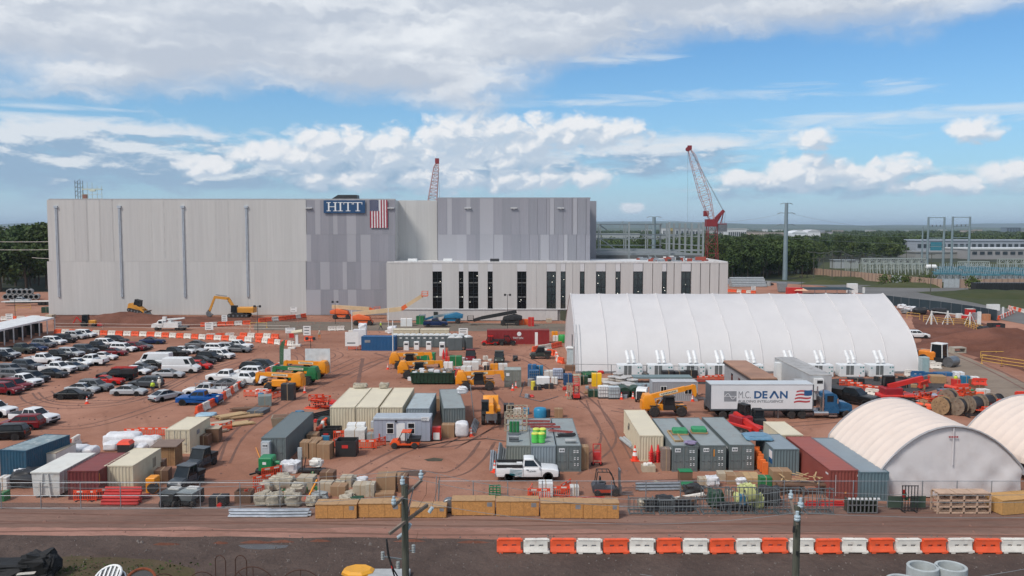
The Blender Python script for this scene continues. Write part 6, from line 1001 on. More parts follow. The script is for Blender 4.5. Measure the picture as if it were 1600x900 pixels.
# ---------------------------------------------------------------- chillers with ducts along the hall
CHW = mat((.68,.70,.71),.5,0,.04,1,dirt=.06,name='chiller_white'); TEALP = mat((.03,.22,.22),.5,name='teal_label')
def chiller():
    t = T('chiller','c','air conditioner'); mb = MB(); mb.chb(0,0,.12,4.0,2.2,1.85,.06); mb.o('casing',CHW,t); mb = MB(); mb.box(-1.0,-1.115,.4,-.45,-1.1,1.9); mb.box(-.35,-1.115,.4,.2,-1.1,1.9); mb.o('grille',mat((.14,.15,.15),.6),t); mb = MB(); [mb.box(x,-1.113,z,x+.22,-1.1,z+.2) for x,z in ((1.2,1.5),(1.6,1.5),(1.2,.6),(1.6,.9),(-1.8,1.4))]; struct(mb.o('labels',TEALP,t),'stuff'); mb = MB(); mb.box(-2.0,-1,0,2.0,1,.12); mb.o('base',STEEL,t)
    for x in (-.1,.75): mb = MB(); mb.line([(x,.3,2.1),(x,.45,2.5),(x-.2,1.5,3.9)],.30,10); mb.o('duct',mat((.72,.72,.72),.6,name='duct_fabric'),t)
    return t
for i,x in enumerate((985,1033,1083,1127,1175,1236,1284,1333,1379)): p = G(x,590); put('chiller',chiller,(p.x,137.2,0),rr.uniform(-2,2),'white chiller with twin ducts, %s from the left along the fabric hall' % ORD[i],'chillers along the fabric hall')
p = G(897,570); t = T('equipment_cabinet','tall pale blue grey cabinet at the left front corner of the fabric hall','cabinet',(p.x,p.y,0),-12); mb = MB(); mb.frus(0,0,0,2.4,2,3.0,2.2,1.9); mb.o('body',mat((.40,.46,.48),.6),t); mb = MB(); mb.chb(0,0,3.0,2.7,2.2,.15,.04); mb.o('lid',WHITE,t); p = G(1443,585); t = T('equipment_cabinet','tall grey cabinet at the right front corner of the fabric hall','cabinet',tuple(p)); mb = MB(); mb.chb(0,0,0,1.3,1.2,2.9,.05); mb.o('body',mat((.33,.40,.41),.5),t); mb = MB(); mb.box(-.5,-.62,.2,.5,-.605,2.7); mb.o('door',mat((.30,.42,.43),.4),t)
t = T('duct_platform','long low teal grey platform before the chillers','platform',tuple(G(990,600))); mb = MB(); mb.box(0,0,.8,9,2.4,1.05); mb.o('deck',mat((.16,.22,.23),.6),t); [MBp(V((x,.2,0)),.8,.08,STEEL,t) for x in (.5,4.5,8.5)]
# ---------------------------------------------------------------- signs, lights and people
def board(label,px,py,w,h,zb,m=WHITE,marks=3,rz=0,cat='sign',name='notice_board',one=False):
    p = G(px,py); t = T(name,label,cat,tuple(p),rz); [pipes_post(t,x,zb+h*.95,.05) for x in ((0,) if one else (-w*.35,w*.35))]; mb = MB(); mb.box(-w/2,-.09,zb,w/2,-.05,zb+h); bd = mb.o('board',m,t)
    if marks: mb = MB(); [mb.box(-w*.36,-.096,zb+h*(.18+.6*k/max(1,marks-1)),w*rr.uniform(.2,.36),-.091,zb+h*(.18+.6*k/max(1,marks-1))+h*.08) for k in range(marks)]; struct(mb.o('lettering',INK,bd),'stuff')
    return t
board('white notice board at the far left behind the barriers',15,503,1.8,1.5,.6); board('white notice board at the near end of the canopy line',57,505,1.7,1.7,.3); board('white notice board on the dirt below the excavator',327,518,1.9,1.7,.4); board('tall white board on the barrier row by the wall',351,506,1.4,1.6,.6)
board('white notice board before the toilets with three text lines',724,530,2.0,1.7,.7); board('white arrow board left of the blue container',550,548,2.6,2.8,.9,marks=1).name = 'arrow_sign'; board('white board on the high part of the wall barriers',459,494,1.7,1.3,1.2,marks=2); board('white site entrance board at the barrier gap',454,537,2.0,1.1,2.2,marks=2); board('white board with text at the gap beside the orange barrier',480,531,1.6,2.0,1.0)
board('large plain white panel behind the far telehandler',497,589,4.0,4.0,.6,mat((.58,.62,.64),.5,name='panel_grey'),0,name='hoarding'); board('tall white post box panel above the barriers',446,574,1.9,2.4,.8,marks=0,name='hoarding'); board('white sign board far beyond the fabric hall',1177,457,1.6,1.6,.8)
t = board('stop sign on a white stand at the site entrance',456,545,.9,.9,2.2,RED,0,one=True,name='stop_sign'); mb = MB(); mb.chb(0,0,0,1.4,.9,.35,.05); mb.o('base',BWHITE,t)
p = G(464,541); t = T('boom_gate','pale rolled gate arm on a white stand at the site entrance','gate',(p.x,p.y,0)); mb = MB(); mb.chb(0,0,0,1.6,1.1,.45,.06); mb.o('base',BWHITE,t); mb = MB(); mb.cb(0,0,.45,.5,.4,2.2); mb.o('post',WHITE,t); mb = MB(); mb.tube((-1.0,0,2.7),(1.2,0,3.0),.45,8); mb.o('cover',CREAM,t)
p = G(560,541); t = T('wrapped_unit','white wrapped unit behind the bright blue container','unit',(p.x,p.y+2,0)); mb = MB(); mb.cb(0,0,0,2.6,1.6,3.2); lumpy(mb,.6,0,2.9,1.8,1.4,1.6,4); mb.o('body',TARPW,t)
p = G(437,588); t = T('feather_banner','tall dark green feather banner by the telehandlers','banner',tuple(p)); mb = MB(); mb.tube((0,0,0),(.1,0,5.0),.04,6); mb.line([(.1,0,5.0),(.4,0,5.7),(1.0,0,6.0)],.03,5); mb.o('pole',STEEL,t); mb = MB(); mb.prism([(.0,1.9),(.05,4.6),(.4,5.6),(1.0,6.0),(.95,5.4),(.75,4.5),(.65,1.9)],-.01,.01); mb.o('flag',mat((.04,.11,.05),.7,0,.1,3,dirt=.3,dc=(.4,.5,.4)),t)
def lightpole(label, px, py, h, heads=2):
    p = G(px,py); t = T('light_mast',label,'light',tuple(p)); mb = MB(); mb.tube((0,0,0),(0,0,h),.07,6,.05); mb.bar((-.7,0,h),(.7,0,h),.08); mb.o('pole',DARK,t)
    for x in (-.6,.6)[:heads]: mb = MB(); mb.chb(x,-.1,h-.25,.5,.3,.5,.06); mb.o('lamp_head',DARK,t)
    return t
lightpole('dark light mast with twin heads on the track by the white wall',403,524,6.5); lightpole('dark light mast in front of the left telehandler barriers',486,574,5); lightpole('light mast before the office block left of the red container',793,513,8.0); lightpole('dark lamp post at the far left by the notice board',24,499,5.5,1); lightpole('dark lamp post in front of the orange boom lift',524,506,5.5); lightpole('dark lamp post on the grass beyond the hall',1252,452,5,1)
p = G(614,551); t = T('white_mast','slim white mast at the right end of the blue container','pole',tuple(p)); mb = MB(); mb.tube((0,0,0),(0,0,6.2),.09,8); mb.o('pole',WHP,t)
for x,y,h,lb in ((550,519,5.0,'white post on a white base before the boom lift'),(607,519,5.4,'second white post on a base further right of the boom lift')): p = G(x,y); t = T('marker_post',lb,'post',tuple(p)); mb = MB(); mb.cb(0,0,0,1.5,1,.4); mb.o('base',BWHITE,t); mb = MB(); mb.tube((0,0,.4),(0,0,h),.09,6); mb.o('pole',WHP,t)
p = G(838,548); t = T('feather_post','white upright banner post left of the fabric hall','post',tuple(p)); mb = MB(); mb.cb(0,0,0,.55,.2,3.6); mb.o('body',WHITE,t)
SKIN = mat((.42,.24,.16),.6,name='skin'); VEST = mat((.55,.72,.06),.6,name='hi_vis_yellow'); VESTO = mat((.85,.25,.05),.6,name='hi_vis_orange'); JEAN = mat((.03,.04,.06),.8,name='dark_trousers'); TANC = mat((.45,.38,.28),.8,name='tan_shirt'); HATW = mat((.75,.75,.72),.4,name='hard_hat')
def person(label, px, py, hd, top, leg, stride=.25, arm=.15, h=1.78, vest=None):
    p = G(px, py); t = T('person', label, 'person', tuple(p), hd); s_ = h/1.78
    Vt = [(0,0,.98,.15),(0,0,1.25,.165),(0,0,1.45,.17),(.01,0,1.55,.065),(.02,0,1.66,.10),(.02,0,1.76,.085)]
    E = [(0, 1), (1, 2), (2, 3), (3, 4), (4, 5)]
    for sg, st in ((1, stride), (-1, -stride)):
        b_ = len(Vt); Vt += [(.0,sg*.11,.92,.105),(st*.55,sg*.12,.50,.08),(st-(.12 if st < 0 else 0),sg*.12,.09,.05),(st+.16-(.12 if st < 0 else 0),sg*.13,.05,.045)]; E += [(0,b_),(b_,b_+1),(b_+1,b_+2),(b_+2,b_+3)]
        b_ = len(Vt); Vt += [(0,sg*.21,1.43,.07),(-st*arm*2,sg*.27,1.17,.055),(.10-st*arm*2,sg*.26,.93,.042),(.15-st*arm*2,sg*.25,.84,.04)]; E += [(2,b_),(b_,b_+1),(b_+1,b_+2),(b_+2,b_+3)]
    me = bpy.data.meshes.new('body'); me.from_pydata([(x*s_,y*s_,z*s_) for x,y,z,r in Vt],E,[]); o = bpy.data.objects.new('body',me); COL.objects.link(o); md = o.modifiers.new('skin','SKIN'); o.modifiers.new('sub','SUBSURF').levels = 1; o.modifiers['sub'].render_levels = 1
    for i, v in enumerate(Vt): me.skin_vertices[0].data[i].radius = (v[3]*s_, v[3]*s_)
    me.skin_vertices[0].data[0].use_root = True; bpy.context.view_layer.update(); m2 = bpy.data.meshes.new_from_object(o.evaluated_get(bpy.context.evaluated_depsgraph_get())); o.modifiers.clear(); o.data = m2; o.parent = t; m2.materials.clear()
    for m_ in (SKIN, top, leg, CB): m2.materials.append(m_)
    for f in m2.polygons: z = f.center.z/s_; f.material_index = 3 if z < .12 else 2 if z < .98 else 0 if z > 1.53 or (z < 1.0 and abs(f.center.y) > .2*s_) else 1; f.use_smooth = True
    if vest: mb = MB(); mb.at(0,0,0); mb.lathe([(.19*s_,1.02*s_),(.215*s_,1.25*s_),(.21*s_,1.42*s_),(.10*s_,1.52*s_)],10); v = mb.o('vest',vest,t,smooth=True); v.scale = (.92,1.08,1)
    mb = MB(); mb.at(.02*s_,0,1.72*s_).lathe([(.145,0),(.13,.06),(.08,.12),(0,.14)],10); mb.at(.12*s_,0,1.71*s_).cb(0,0,0,.14,.2,.02); mb.o('hard_hat',HATW,t,smooth=True); return t
person('person in a yellow vest walking past the orange boom lift',595,515,0,VEST,JEAN,.34,vest=VEST); person('person in light clothes and orange trousers at the site entrance',499,530,-60,TANC,VESTO,.12); person('person in a yellow green vest behind the blue grey suv',239,614,-70,VEST,JEAN,.1,vest=VEST); person('person in pale clothes right of the one in a vest, by the suv',249,608,-100,BWHITE,TANC,.08); person('person in a tan shirt standing in the dug dirt at the right',1577,534,-100,TANC,JEAN,.12,h=1.9); person('person in dark red clothing beside the roller',1452,562,20,mat((.2,.03,.03),.7),JEAN,.1); person('person in a yellow vest among the materials beyond the cable reels',1493,603,-90,VEST,JEAN,.1,vest=VEST)
# ---------------------------------------------------------------- stored materials
def mp(y): return 24.0/(y-355)
def lay(name,label,cat,x,y,rz=0,z=0,grp=None): p = G(x,y,z); return T(name,label,cat,tuple(p),rz,grp)
def carton(x,y,wp,d,hp,label,rz=0,m=CARD,z=0,lid=None,grp='cartons and boxes',name='carton',cat='box'):
    k = mp(y) if not z else (24-z)/(y-355); w,h = wp*k,hp*k; t = lay(name,label,cat,x,y,rz,z,grp); mb = MB(); mb.chb(0,d/2,0,w,d,h,.02); mb.o('body',m,t); mb = MB(); mb.box(-w/2-.03,-.03,h-.02,w/2+.03,d+.03,h+.035) if lid else mb.box(-.04,-.006,0,.04,d,h+.006); mb.o('lid' if lid else 'tape',lid or mat((.36,.25,.15),.6,name='tape'),t); return t
def sack(x,y,wp,dp,hp,label,m=CANV,seed=0,z=0,grp='sacks and sheeted bundles',name='sack',cat='sack',sq=.5,amp=.30):
    k = mp(y) if not z else (24-z)/(y-355); t = lay(name,label,cat,x,y,0,z,grp); mb = MB(); lumpy(mb,0,dp/2,0,wp*k,dp,hp*k,seed,amp,20,11,sq); bo = mb.o('body',m,t,smooth=True); bo.data.set_sharp_from_angle(angle=.7); mb = MB(); mb.line([(-wp*k*.42,dp*.3,hp*k*.7),(-wp*k*.3,dp*.35,hp*k*1.0),(wp*k*.3,dp*.4,hp*k*1.0),(wp*k*.42,dp*.45,hp*k*.7)],.022,5); mb.o('strap',m,t); return t
def planks(x,y,L,n,rows,rz,label,m=WOOD,w=.22,th=.07,name='timber_stack',cat='timber',z=0):
    t = lay(name,label,cat,x,y,rz,z,'timber stacks'); rr_ = random.Random(int(x*7+y)); c = 0
    proto = None
    for r_ in range(rows):
        for i in range(n):
            if proto is None: mb = MB(); mb.chb(0,0,0,L,w,th,.008); o = proto = mb.o('plank',m,t)
            else: o = proto.copy(); COL.objects.link(o); o.parent = t
            o.location = (rr_.uniform(-.25,.25),(i-n/2)*w*1.04,.1+r_*(th+.012)); o.rotation_euler = (0,0,R(rr_.uniform(-2.5,2.5))); o.scale = (rr_.uniform(.75,1),1,1)
    mb = MB(); mb.box(-L*.35,-n*w*.5,0,-L*.3,n*w*.5,.1); mb.box(L*.3,-n*w*.5,0,L*.35,n*w*.5,.1); mb.o('bearer',m,t); return t
def pipes(x, y, L, n, r, rz, label, m=GALV, z=0, name='pipe_bundle', ry=0):
    t = lay(name,label,'pipes',x,y,rz,z,'pipe bundles'); proto = None; k = 0; row = n
    rr_ = random.Random(int(x+y)); lv = 0; per = max(2, int(math.sqrt(n*2)))
    while k < n:
        for i in range(per):
            if k >= n: break
            if proto is None: mb = MB(); mb.at(0,0,0,0,90).lathe([(r,-L/2),(r,L/2)],8); o = proto = mb.o('pipe',m,t)
            else: o = proto.copy(); COL.objects.link(o); o.parent = t
            o.location = (rr_.uniform(-.15,.15),(i-per/2+.5*lv)*r*2.05,r+lv*r*1.8); k += 1
        lv += 1; per = max(1, per-1)
    if ry: t.rotation_euler = (0, R(ry), R(rz))
    return t
BRN = mat((.16,.085,.05),.8,0,.12,1,name='brown_board'); WBX = mat((.62,.61,.58),.7,0,.06,1,dirt=.2,name='white_box'); BEI = mat((.42,.35,.26),.8,0,.1,2,name='beige_board')
# plywood crates along the road
def osb_crate(x0, x1, yb, hp, d, label, rz=0, m=OSB):
    a,c = G(x0,yb),G(x1,yb); w = (c-a).length; h = hp*mp(yb)*.96; t = T('wooden_crate',label,'crate',(a.x,a.y,0),rz,'plywood crates along the road'); mb = MB(); mb.box(.02,.02,.06,w-.02,d-.02,h); mb.o('core',WOOD,t); n = 3; xs = [0,w*rr.uniform(.2,.34),w*rr.uniform(.62,.8),w]
    for i in range(n): mb = MB(); mb.box(xs[i]+.012,-.015,.06,xs[i+1]-.012,.02,h-.01); mb.o('panel',m,t)
    mb = MB(); mb.box(-.02,.03,.06,.02,d-.03,h-.01); mb.o('side_panel',m,t); mb = MB(); mb.box(w-.02,.03,.06,w+.02,d-.03,h-.01); mb.o('side_panel',m,t)
    for i in range(2): e = w*(0,.55,1)[i]; f = w*(0,.55,1)[i+1]; mb = MB(); mb.at(0,0,0).box(e+.012-.04*(i == 0),-.06,h-.005,f-.012+.04*(i == 1),d+.04,h+.03+.012*i); mb.o('lid_board',mat((.40,.24,.12),.8,0,.15,3,bump=.2,name='lid_board') if m is OSB else m,t)
    mb = MB(); [mb.box(w*q-.06,0,0,w*q+.06,d,.06) for q in (.06,.5,.94)]; mb.o('skid',WOOD,t); mb = MB(); mb.box(w*.82,-.022,h*.62,w*.94,-.016,h*.9); mb.o('label_plate',GALV,t); return t
for x0,x1,yb,hp,lb,rz in ((493,557,811,24,'leftmost plywood crate by the road, front of the canvas sacks',.5),(560.5,626,809.5,24,'plywood crate second from the left, beside the utility pole',0),(641,697,809.5,18,'low plywood crate just right of the utility pole',0),(706,773,806,25,'light coloured plywood crate first of the middle four',0),(775.5,842,807,25,'plywood crate with a speckled centre panel',.3),(845,911,810.5,26,'plywood crate third of the middle four',0),(912,967,811,26,'plywood crate at the right end of the middle four',-.3)): osb_crate(x0,x1,yb,hp,1.35,lb,rz)
osb_crate(1566,1650,806,25,2.0,'ochre plywood crate with black edges at the right picture edge',12,mat((.50,.28,.10),.8,0,.15,5,bump=.2,name='ochre_ply'))
p = G(701,803); t = T('drum_fan','dark round fan drum standing between two plywood crates','fan',tuple(p)); mb = MB(); mb.at(0,.5,.65,0,0,90).lathe([(.5,-.4),(.55,-.35),(.55,.35),(.5,.4)],14); mb.o('body',STEEL,t); mb = MB(); mb.box(-.3,.2,0,.3,.8,.15); mb.o('foot',DARK,t)
# left corner
carton(75,733,26,4.0,25,'white sided box with tan lid between blue and white containers',0,WBX,lid=BEI); [sack(x,y,w,2,h,lb,TARPW,i,sq=.4,amp=.1) for i,(x,y,w,h,lb) in enumerate(((112,715,34,16,'white sheeted bundle left of two behind the roll-off box'),(135,716,20,15,'white sheeted bundle right of two behind the roll-off box'),(186,700,58,22,'large white sheeted pallet left of the plywood shed'),(170,706,24,13,'small white sheeted lump before the large sheeted pallet'),(225,704,38,20,'white wrapped long bundle behind the plywood shed'),(215,709,18,12,'small crumpled white bundle left of the plywood shed')))]
t = lay('site_generator','black generator with bright red cowl before the sheeted pallets','generator',193,712); mb = MB(); mb.cb(0,.6,.15,1.3,1.2,1.0); mb.o('body',DARK,t); mb = MB(); mb.frus(0,.6,1.15,1.45,1.3,.35,1.0,1.0); mb.o('cowl',mat((.80,.06,.02),.45,name='signal_red'),t); mb = MB(); mb.box(-.7,-.1,.0,.7,1.3,.15); mb.o('base',RED,t)
p = G(257,728); t = T('plywood_shed','brown plywood shed with flat overhanging roof','shed',(p.x,p.y,0),2); mb = MB(); mb.box(-1.05,0,0,1.05,2.2,1.95); mb.o('wall',mat((.27,.15,.07),.8,0,.25,2,bump=.2,name='ply_wall'),t); mb = MB(); mb.hexa([(-1.3,-.25,1.95),(1.3,-.25,1.95),(1.3,2.4,2.05),(-1.3,2.4,2.05)],[(-1.3,-.25,2.03),(1.3,-.25,2.03),(1.3,2.4,2.13),(-1.3,2.4,2.13)]); mb.o('roof',mat((.20,.14,.11),.8),t); mb = MB(); mb.box(-.45,-.03,.05,.45,0,1.85); mb.o('door',mat((.30,.17,.08),.8),t)
for i in range(4): x = (-1.05,-.52,.5,1.0)[i]; mb = MB(); mb.box(x,-.025,0,x+.07,0,1.94); mb.o('batten',WOOD,t)
carton(304,698,14,1,19,'yellow steel cabinet beside the cream container with doors',0,YEL,name='cabinet',cat='cabinet'); carton(318,698,14,1.3,17,'brown box right of the yellow cabinet',0,BRN); carton(332,692,20,1.6,22,'taller brown box with light lid right of the yellow cabinet',5,BRN,lid=BEI); carton(246,742,18,1.6,20,'dark brown chest on the right side of the near cream container',10,BRN); carton(252,757,22,1.4,22,'lower dark brown chest right of the near cream container',8,BRN)
t = lay('compressor','yellow and black compressor at the corner of the near cream container','compressor',235,772); mb = MB(); mb.chb(0,.6,.1,.85,1.2,1.35,.06); mb.o('body',YEL,t); mb = MB(); mb.at(.2,.1,.55,0,0,90).lathe([(.45,-.25),(.45,.25)],14); mb.o('wheel',DARK,t)
pipes(190,786,3.2,16,.12,0,'bundle of red pipes in front of the near cream container',RED); pipes(212,780,2.2,5,.1,25,'loose dark red pipes right of the red bundle',MAROON)
for x,y,lb,c in ((268,790,'dark grey skip buggy left of two by the fence',mat((.07,.08,.08),.6,dirt=.2)),(297,789,'light grey skip buggy right of two by the fence',mat((.25,.28,.28),.6,dirt=.2))):
    t = lay('skip_buggy',lb,'buggy',x,y,80,0,'skip buggies'); mb = MB(); mb.hexa([(-.6,-.45,.55),(.5,-.45,.55),(.5,.45,.55),(-.6,.45,.55)],[(-.9,-.75,1.3),(.8,-.75,1.3),(.8,.75,1.3),(-.9,.75,1.3)]); mb.o('skip',c,t); mb = MB(); mb.box(-.8,-.4,.3,.9,.4,.55); mb.box(.8,-.5,.3,1.5,.5,1.1); mb.o('chassis',CB,t); [wheel(t,q,s_*.6,.32,.25,.5) for q in (-.5,.9) for s_ in (-1,1)]; mb = MB(); mb.box(.3,-.5,1.3,.9,.5,1.42); mb.o('cushion',WBX,t)
carton(339,793,26,1.2,16,'black steel box with a red valve at the fence',0,CB,name='steel_box'); t = lay('valve','small red valve in front of the black steel box','valve',343,794); mb = MB(); mb.at(0,0,.25,0,0,90).lathe([(.2,-.15),(.2,.15)],10); mb.o('body',RED,t); mb = MB(); mb.cb(0,0,0,.4,.3,.1); mb.o('foot',STEEL,t)
t = lay('timber_planter','open brown timber bin at the fence left of the canvas sacks','bin',379,787); mb = MB(); [mb.box(*b_) for b_ in ((-.7,0,0,.7,.08,1.05),(-.7,1.1,0,.7,1.18,1.05),(-.7,.08,0,-.62,1.1,1.05),(.62,.08,0,.7,1.1,1.05))]; mb.o('side',BRN,t)
sack(32,764,44,3,24,'black tarpaulin heap before the blue container',DARK,21,name='tarpaulin_heap'); sack(28,745,18,1,10,'crumpled white sheet lying on the black tarpaulin heap',TARPW,22,z=.9); carton(4,766,14,1,20,'white box cut by the left edge at the fence',0,WBX); carton(2,784,9,1,14,'green box cut by the left edge at the fence',0,GRN)
pipes(392,806,3.4,9,.10,0,'left bundle of bright aluminium channels on the road',mat((.55,.57,.60),.35,.7,name='aluminium'),name='channel_bundle'); pipes(452,806,3.4,9,.10,3,'right bundle of bright aluminium channels on the road',mat((.50,.52,.54),.35,.7,name='aluminium_dull'),name='channel_bundle')
LUM = mat((.46, .31, .16), .8, 0, .2, 2, stretch=(1, 6, 6), name='new_timber')
for a in ((362,652,4.2,7,4,48,'neat stack of pale new planks left of the telehandler',LUM),(340,664,4.0,6,3,40,'weathered plank stack beside the cream container with doors',BEI),(368,664,4.4,8,2,35,'loose planks right of the pale stack',LUM),(385,652,4.0,6,2,30,'low dark plank pile nearest the grey slabs',WOOD),(335,676,3.0,6,3,45,'short plank stack behind the orange barricade',BEI),(390,640,5,5,3,20,'dark timber pile under the barrier line',BRN)): planks(*a[:7],m=a[7])
carton(398,648,26,2.4,6,'grey slab pack left of the timber',-8,mat((.10,.11,.12),.6),name='slab_pack',cat='slabs'); sack(318,653,30,2,5,'pale blue sheet lying at the near end of the barriers',mat((.30,.45,.55),.5,name='blue_sheet'),5,name='blue_sheet',cat='sheet',amp=.1); carton(414,635,20,1.8,16,'grey teal machine box with open top below the barricades',15,mat((.20,.24,.23),.6,dirt=.2),name='machine_box',cat='machine')
def drum(x,y,m,label,z=0,r=.32,h=.9,lidm=None): t = lay('drum',label,'drum',x,y,0,z,'drums'); mb = MB(); mb.lathe([(r*.96,0),(r,.04),(r,h*.33),(r*1.03,h*.35),(r,h*.37),(r,h*.63),(r*1.03,h*.65),(r,h*.67),(r,h-.03),(r*.96,h)],14); mb.o('body',m,t); mb = MB(); mb.at(0,0,h-.01).lathe([(r*1.04,0),(r*1.04,.08),(r*.8,.16),(0,.17)],14); mb.o('lid',lidm or m,t); return t
drum(408,629,LIFB,'blue drum beside the grey teal machine box',r=.4,h=1.2); carton(407,616,18,1,7,'white box behind the orange barricade below the telehandler',0,WHITE); carton(449,626,20,1.3,26,'black gas cage end on beside the barricades',0,DARK,name='gas_cage',cat='cage')
t = lay('metal_skip','open tan grey skip behind the long grey container','skip',441,668,10); mb = MB(); mb.hexa([(-1.1,0,0),(1.1,0,0),(1.1,1.8,0),(-1.1,1.8,0)],[(-1.3,-.2,1.2),(1.3,-.2,1.2),(1.3,2.0,1.2),(-1.3,2.0,1.2)]); mb.o('body',mat((.26,.22,.16),.7,dirt=.3),t); mb = MB(); mb.box(-1.15,0,1.15,1.15,1.8,1.22); mb.o('soil',BRN,t)
pipes(500,652,4.5,10,.09,55,'mixed dark pipes beside the long grey container',DARK); pipes(478,655,4.5,5,.09,50,'pale pipes behind the long grey container',BWHITE); sack(505,668,24,2,14,'dark green sheeted heap beside the long grey container',mat((.04,.06,.06),.8),31); sack(520,640,16,2,12,'red bag heap behind the leftmost cream container',RED,33)
# around the grey office container
for a in ((476,717,15,1.5,26,'left brown carton of the row beside the long grey container',0),(488,717,13,1.5,25,'middle brown carton of the row beside the long grey container',0),(505,718,21,1.6,24,'right large brown carton of the row beside the long grey container',-6)): carton(*a)
carton(487,693,16,1.6,14,'tan carton behind the row by the long grey container',0); carton(493,703,18,1.4,16,'second tan carton behind the row by the long grey container',5)
def bin_(x,y,wp,d,hp,m,label): k = mp(y); w,h = wp*k,hp*k; t = lay('open_bin',label,'bin',x,y,0,0,'open bins'); mb = MB(); e = .06; [mb.box(*b_) for b_ in ((-w/2,0,0,w/2,e,h),(-w/2,d-e,0,w/2,d,h),(-w/2,e,0,-w/2+e,d-e,h),(w/2-e,e,0,w/2,d-e,h),(-w/2+e,e,0,w/2-e,d-e,.1))]; mb.o('body',m,t); mb = MB(); mb.box(-w*.18,-.012,h*.55,w*.12,-.002,h*.75); mb.o('label_plate',RED,t); return t
bin_(540,714,32,1.8,25,CB,'black open steel bin in front of the white pallet'); bin_(510,686,26,1.4,12,CB,'left low black tray behind the cartons'); bin_(518,679,26,1.4,10,CB,'right low black tray behind the cartons'); carton(554,690,32,1.8,18,'white stacked boxes on a pallet inside the orange pen',0,WBX); carton(556,685,28,1.4,22,'white topped equipment on the pallet inside the orange pen',4,WHITE); carton(580,690,14,1.2,12,'grey slab box right of the white boxes',0,mat((.25,.27,.27),.7)); carton(601,688,9,.8,12,'small dark box at the left corner of the office cabin',0,DARK)
t = lay('generator','bright green generator on a black trailer before the grey container','generator',415,744); GR2 = mat((.008,.20,.07),.45,0,.1,1,name='vivid_green'); mb = MB(); mb.chb(0,.7,.55,1.35,1.6,1.25,.1); mb.o('body',GR2,t); mb = MB(); mb.box(-1.0,.0,.3,1.0,1.4,.55); mb.bar((-.9,-.1,.35),(-1.4,-.5,.3),.15); mb.o('trailer',DARK,t); [wheel(t,s_*.85,.7,.33,.22,.5) for s_ in (-1,1)]; mb = MB(); mb.at(.75,.5,1.2,0,90).lathe([(.2,0),(.2,.5)],10); mb.o('outlet',GR2,t); mb = MB(); mb.box(-.25,-.115,1.15,.1,-.103,1.4); mb.o('label_plate',WHITE,t)
sack(450,741,32,1.6,18,'pale plastic sheeted heap right of the green generator',TARPW,41); sack(492,731,20,1.2,12,'white bag lying on the dark hand trailer',BWHITE,42,z=.5); t = lay('hand_trailer','dark hand trailer carrying a white bag','trailer',488,742); mb = MB(); mb.box(-1.4,0,.3,1.1,1.0,.45); mb.bar((-1.0,.1,.4),(-1.0,.1,1.7),.1); mb.bar((-1.0,.9,.4),(-.8,.9,1.5),.08); mb.o('frame',DARK,t); [wheel(t,.4,y,.28,.2,.5) for y in (0,1)]; mb = MB(); mb.cb(0,0,0,.4,.25,2.0); q_ = lay('concrete_post','grey upright block post right of the long grey container','post',469,730); mb.o('body',CONC,q_)
for i,(x,y,w,h,lb) in enumerate(((406,792,24,20,'leftmost sagging canvas sack at the fence'),(427,794,26,22,'canvas sack second from the left at the fence'),(412,773,22,18,'rear canvas sack above the leftmost ones'),(428,768,24,20,'rear canvas sack in the middle of the heap'),(447,768,24,22,'big canvas sack at the top of the heap'),(456,794,24,20,'front canvas sack right of the pair'),(463,776,22,18,'open topped canvas sack beside the yellow beam'),(450,783,18,14,'small canvas sack in the heap centre'),(484,793,18,14,'grey bundled sack near the first plywood crate'),(438,756,20,14,'pale canvas sack below the sheeted heap'))): sack(x,y,w,1.3,h,lb,CANV,i+50)
for i,a in enumerate(((510,758,22,1.2,20,'brown slatted box at the back of the sack yard',BRN),(507,770,22,1.2,15,'grey brown box below the slatted one',BEI),(528,776,24,1.3,16,'tan box with folded flaps in the sack yard',CARD),(540,762,18,1.2,16,'pale box left of the white wrapped stack',BEI),(563,776,24,1.4,18,'large beige box under the white wrapped stack',BEI),(578,777,14,1.2,20,'tall beige wrapped box right of the beige one',CANV),(603,770,30,1.8,26,'tall brown carton left of the utility pole',CARD),(612,755,34,1.6,10,'flat brown carton at the back by the pole',CARD),(601,778,30,1.2,6,'low flat carton before the tall brown one',CARD),(628,770,12,1.6,24,'dark side carton beside the pole',BRN),(476,765,26,1.5,18,'dusty grey carton row behind the yellow beam',BEI))): carton(a[0],a[1],a[2],a[3],a[4],a[5],(i*37) % 9-4,a[6])
for i,(x,y,w,h,lb,m) in enumerate(((530,764,18,13,'beige sack left of the white wrapped stack',CANV),(548,757,14,10,'round pale sack at the back of the yard',CANV),(564,757,18,9,'upper white wrapped stack',TARPW),(563,765,22,8,'middle white wrapped stack',TARPW),(538,785,20,8,'flattened pale sack before the tan box',CANV),(497,783,26,12,'blue grey bagged rubbish behind the first plywood crate',mat((.28,.30,.30),.7)),(556,787,22,7,'dark green net heap behind the second plywood crate',mat((.015,.06,.03),.8)),(545,778,16,9,'grey sack in front of the pale box',CANV))): sack(x,y,w,1.2,h,lb,m,i+70)
t = lay('yellow_beam','yellow beam leaning across the canvas sacks','beam',480,782); mb = MB(); mb.bar((0,0,.1),(.7,.9,1.6),.14,.1); mb.o('beam',YEL,t)
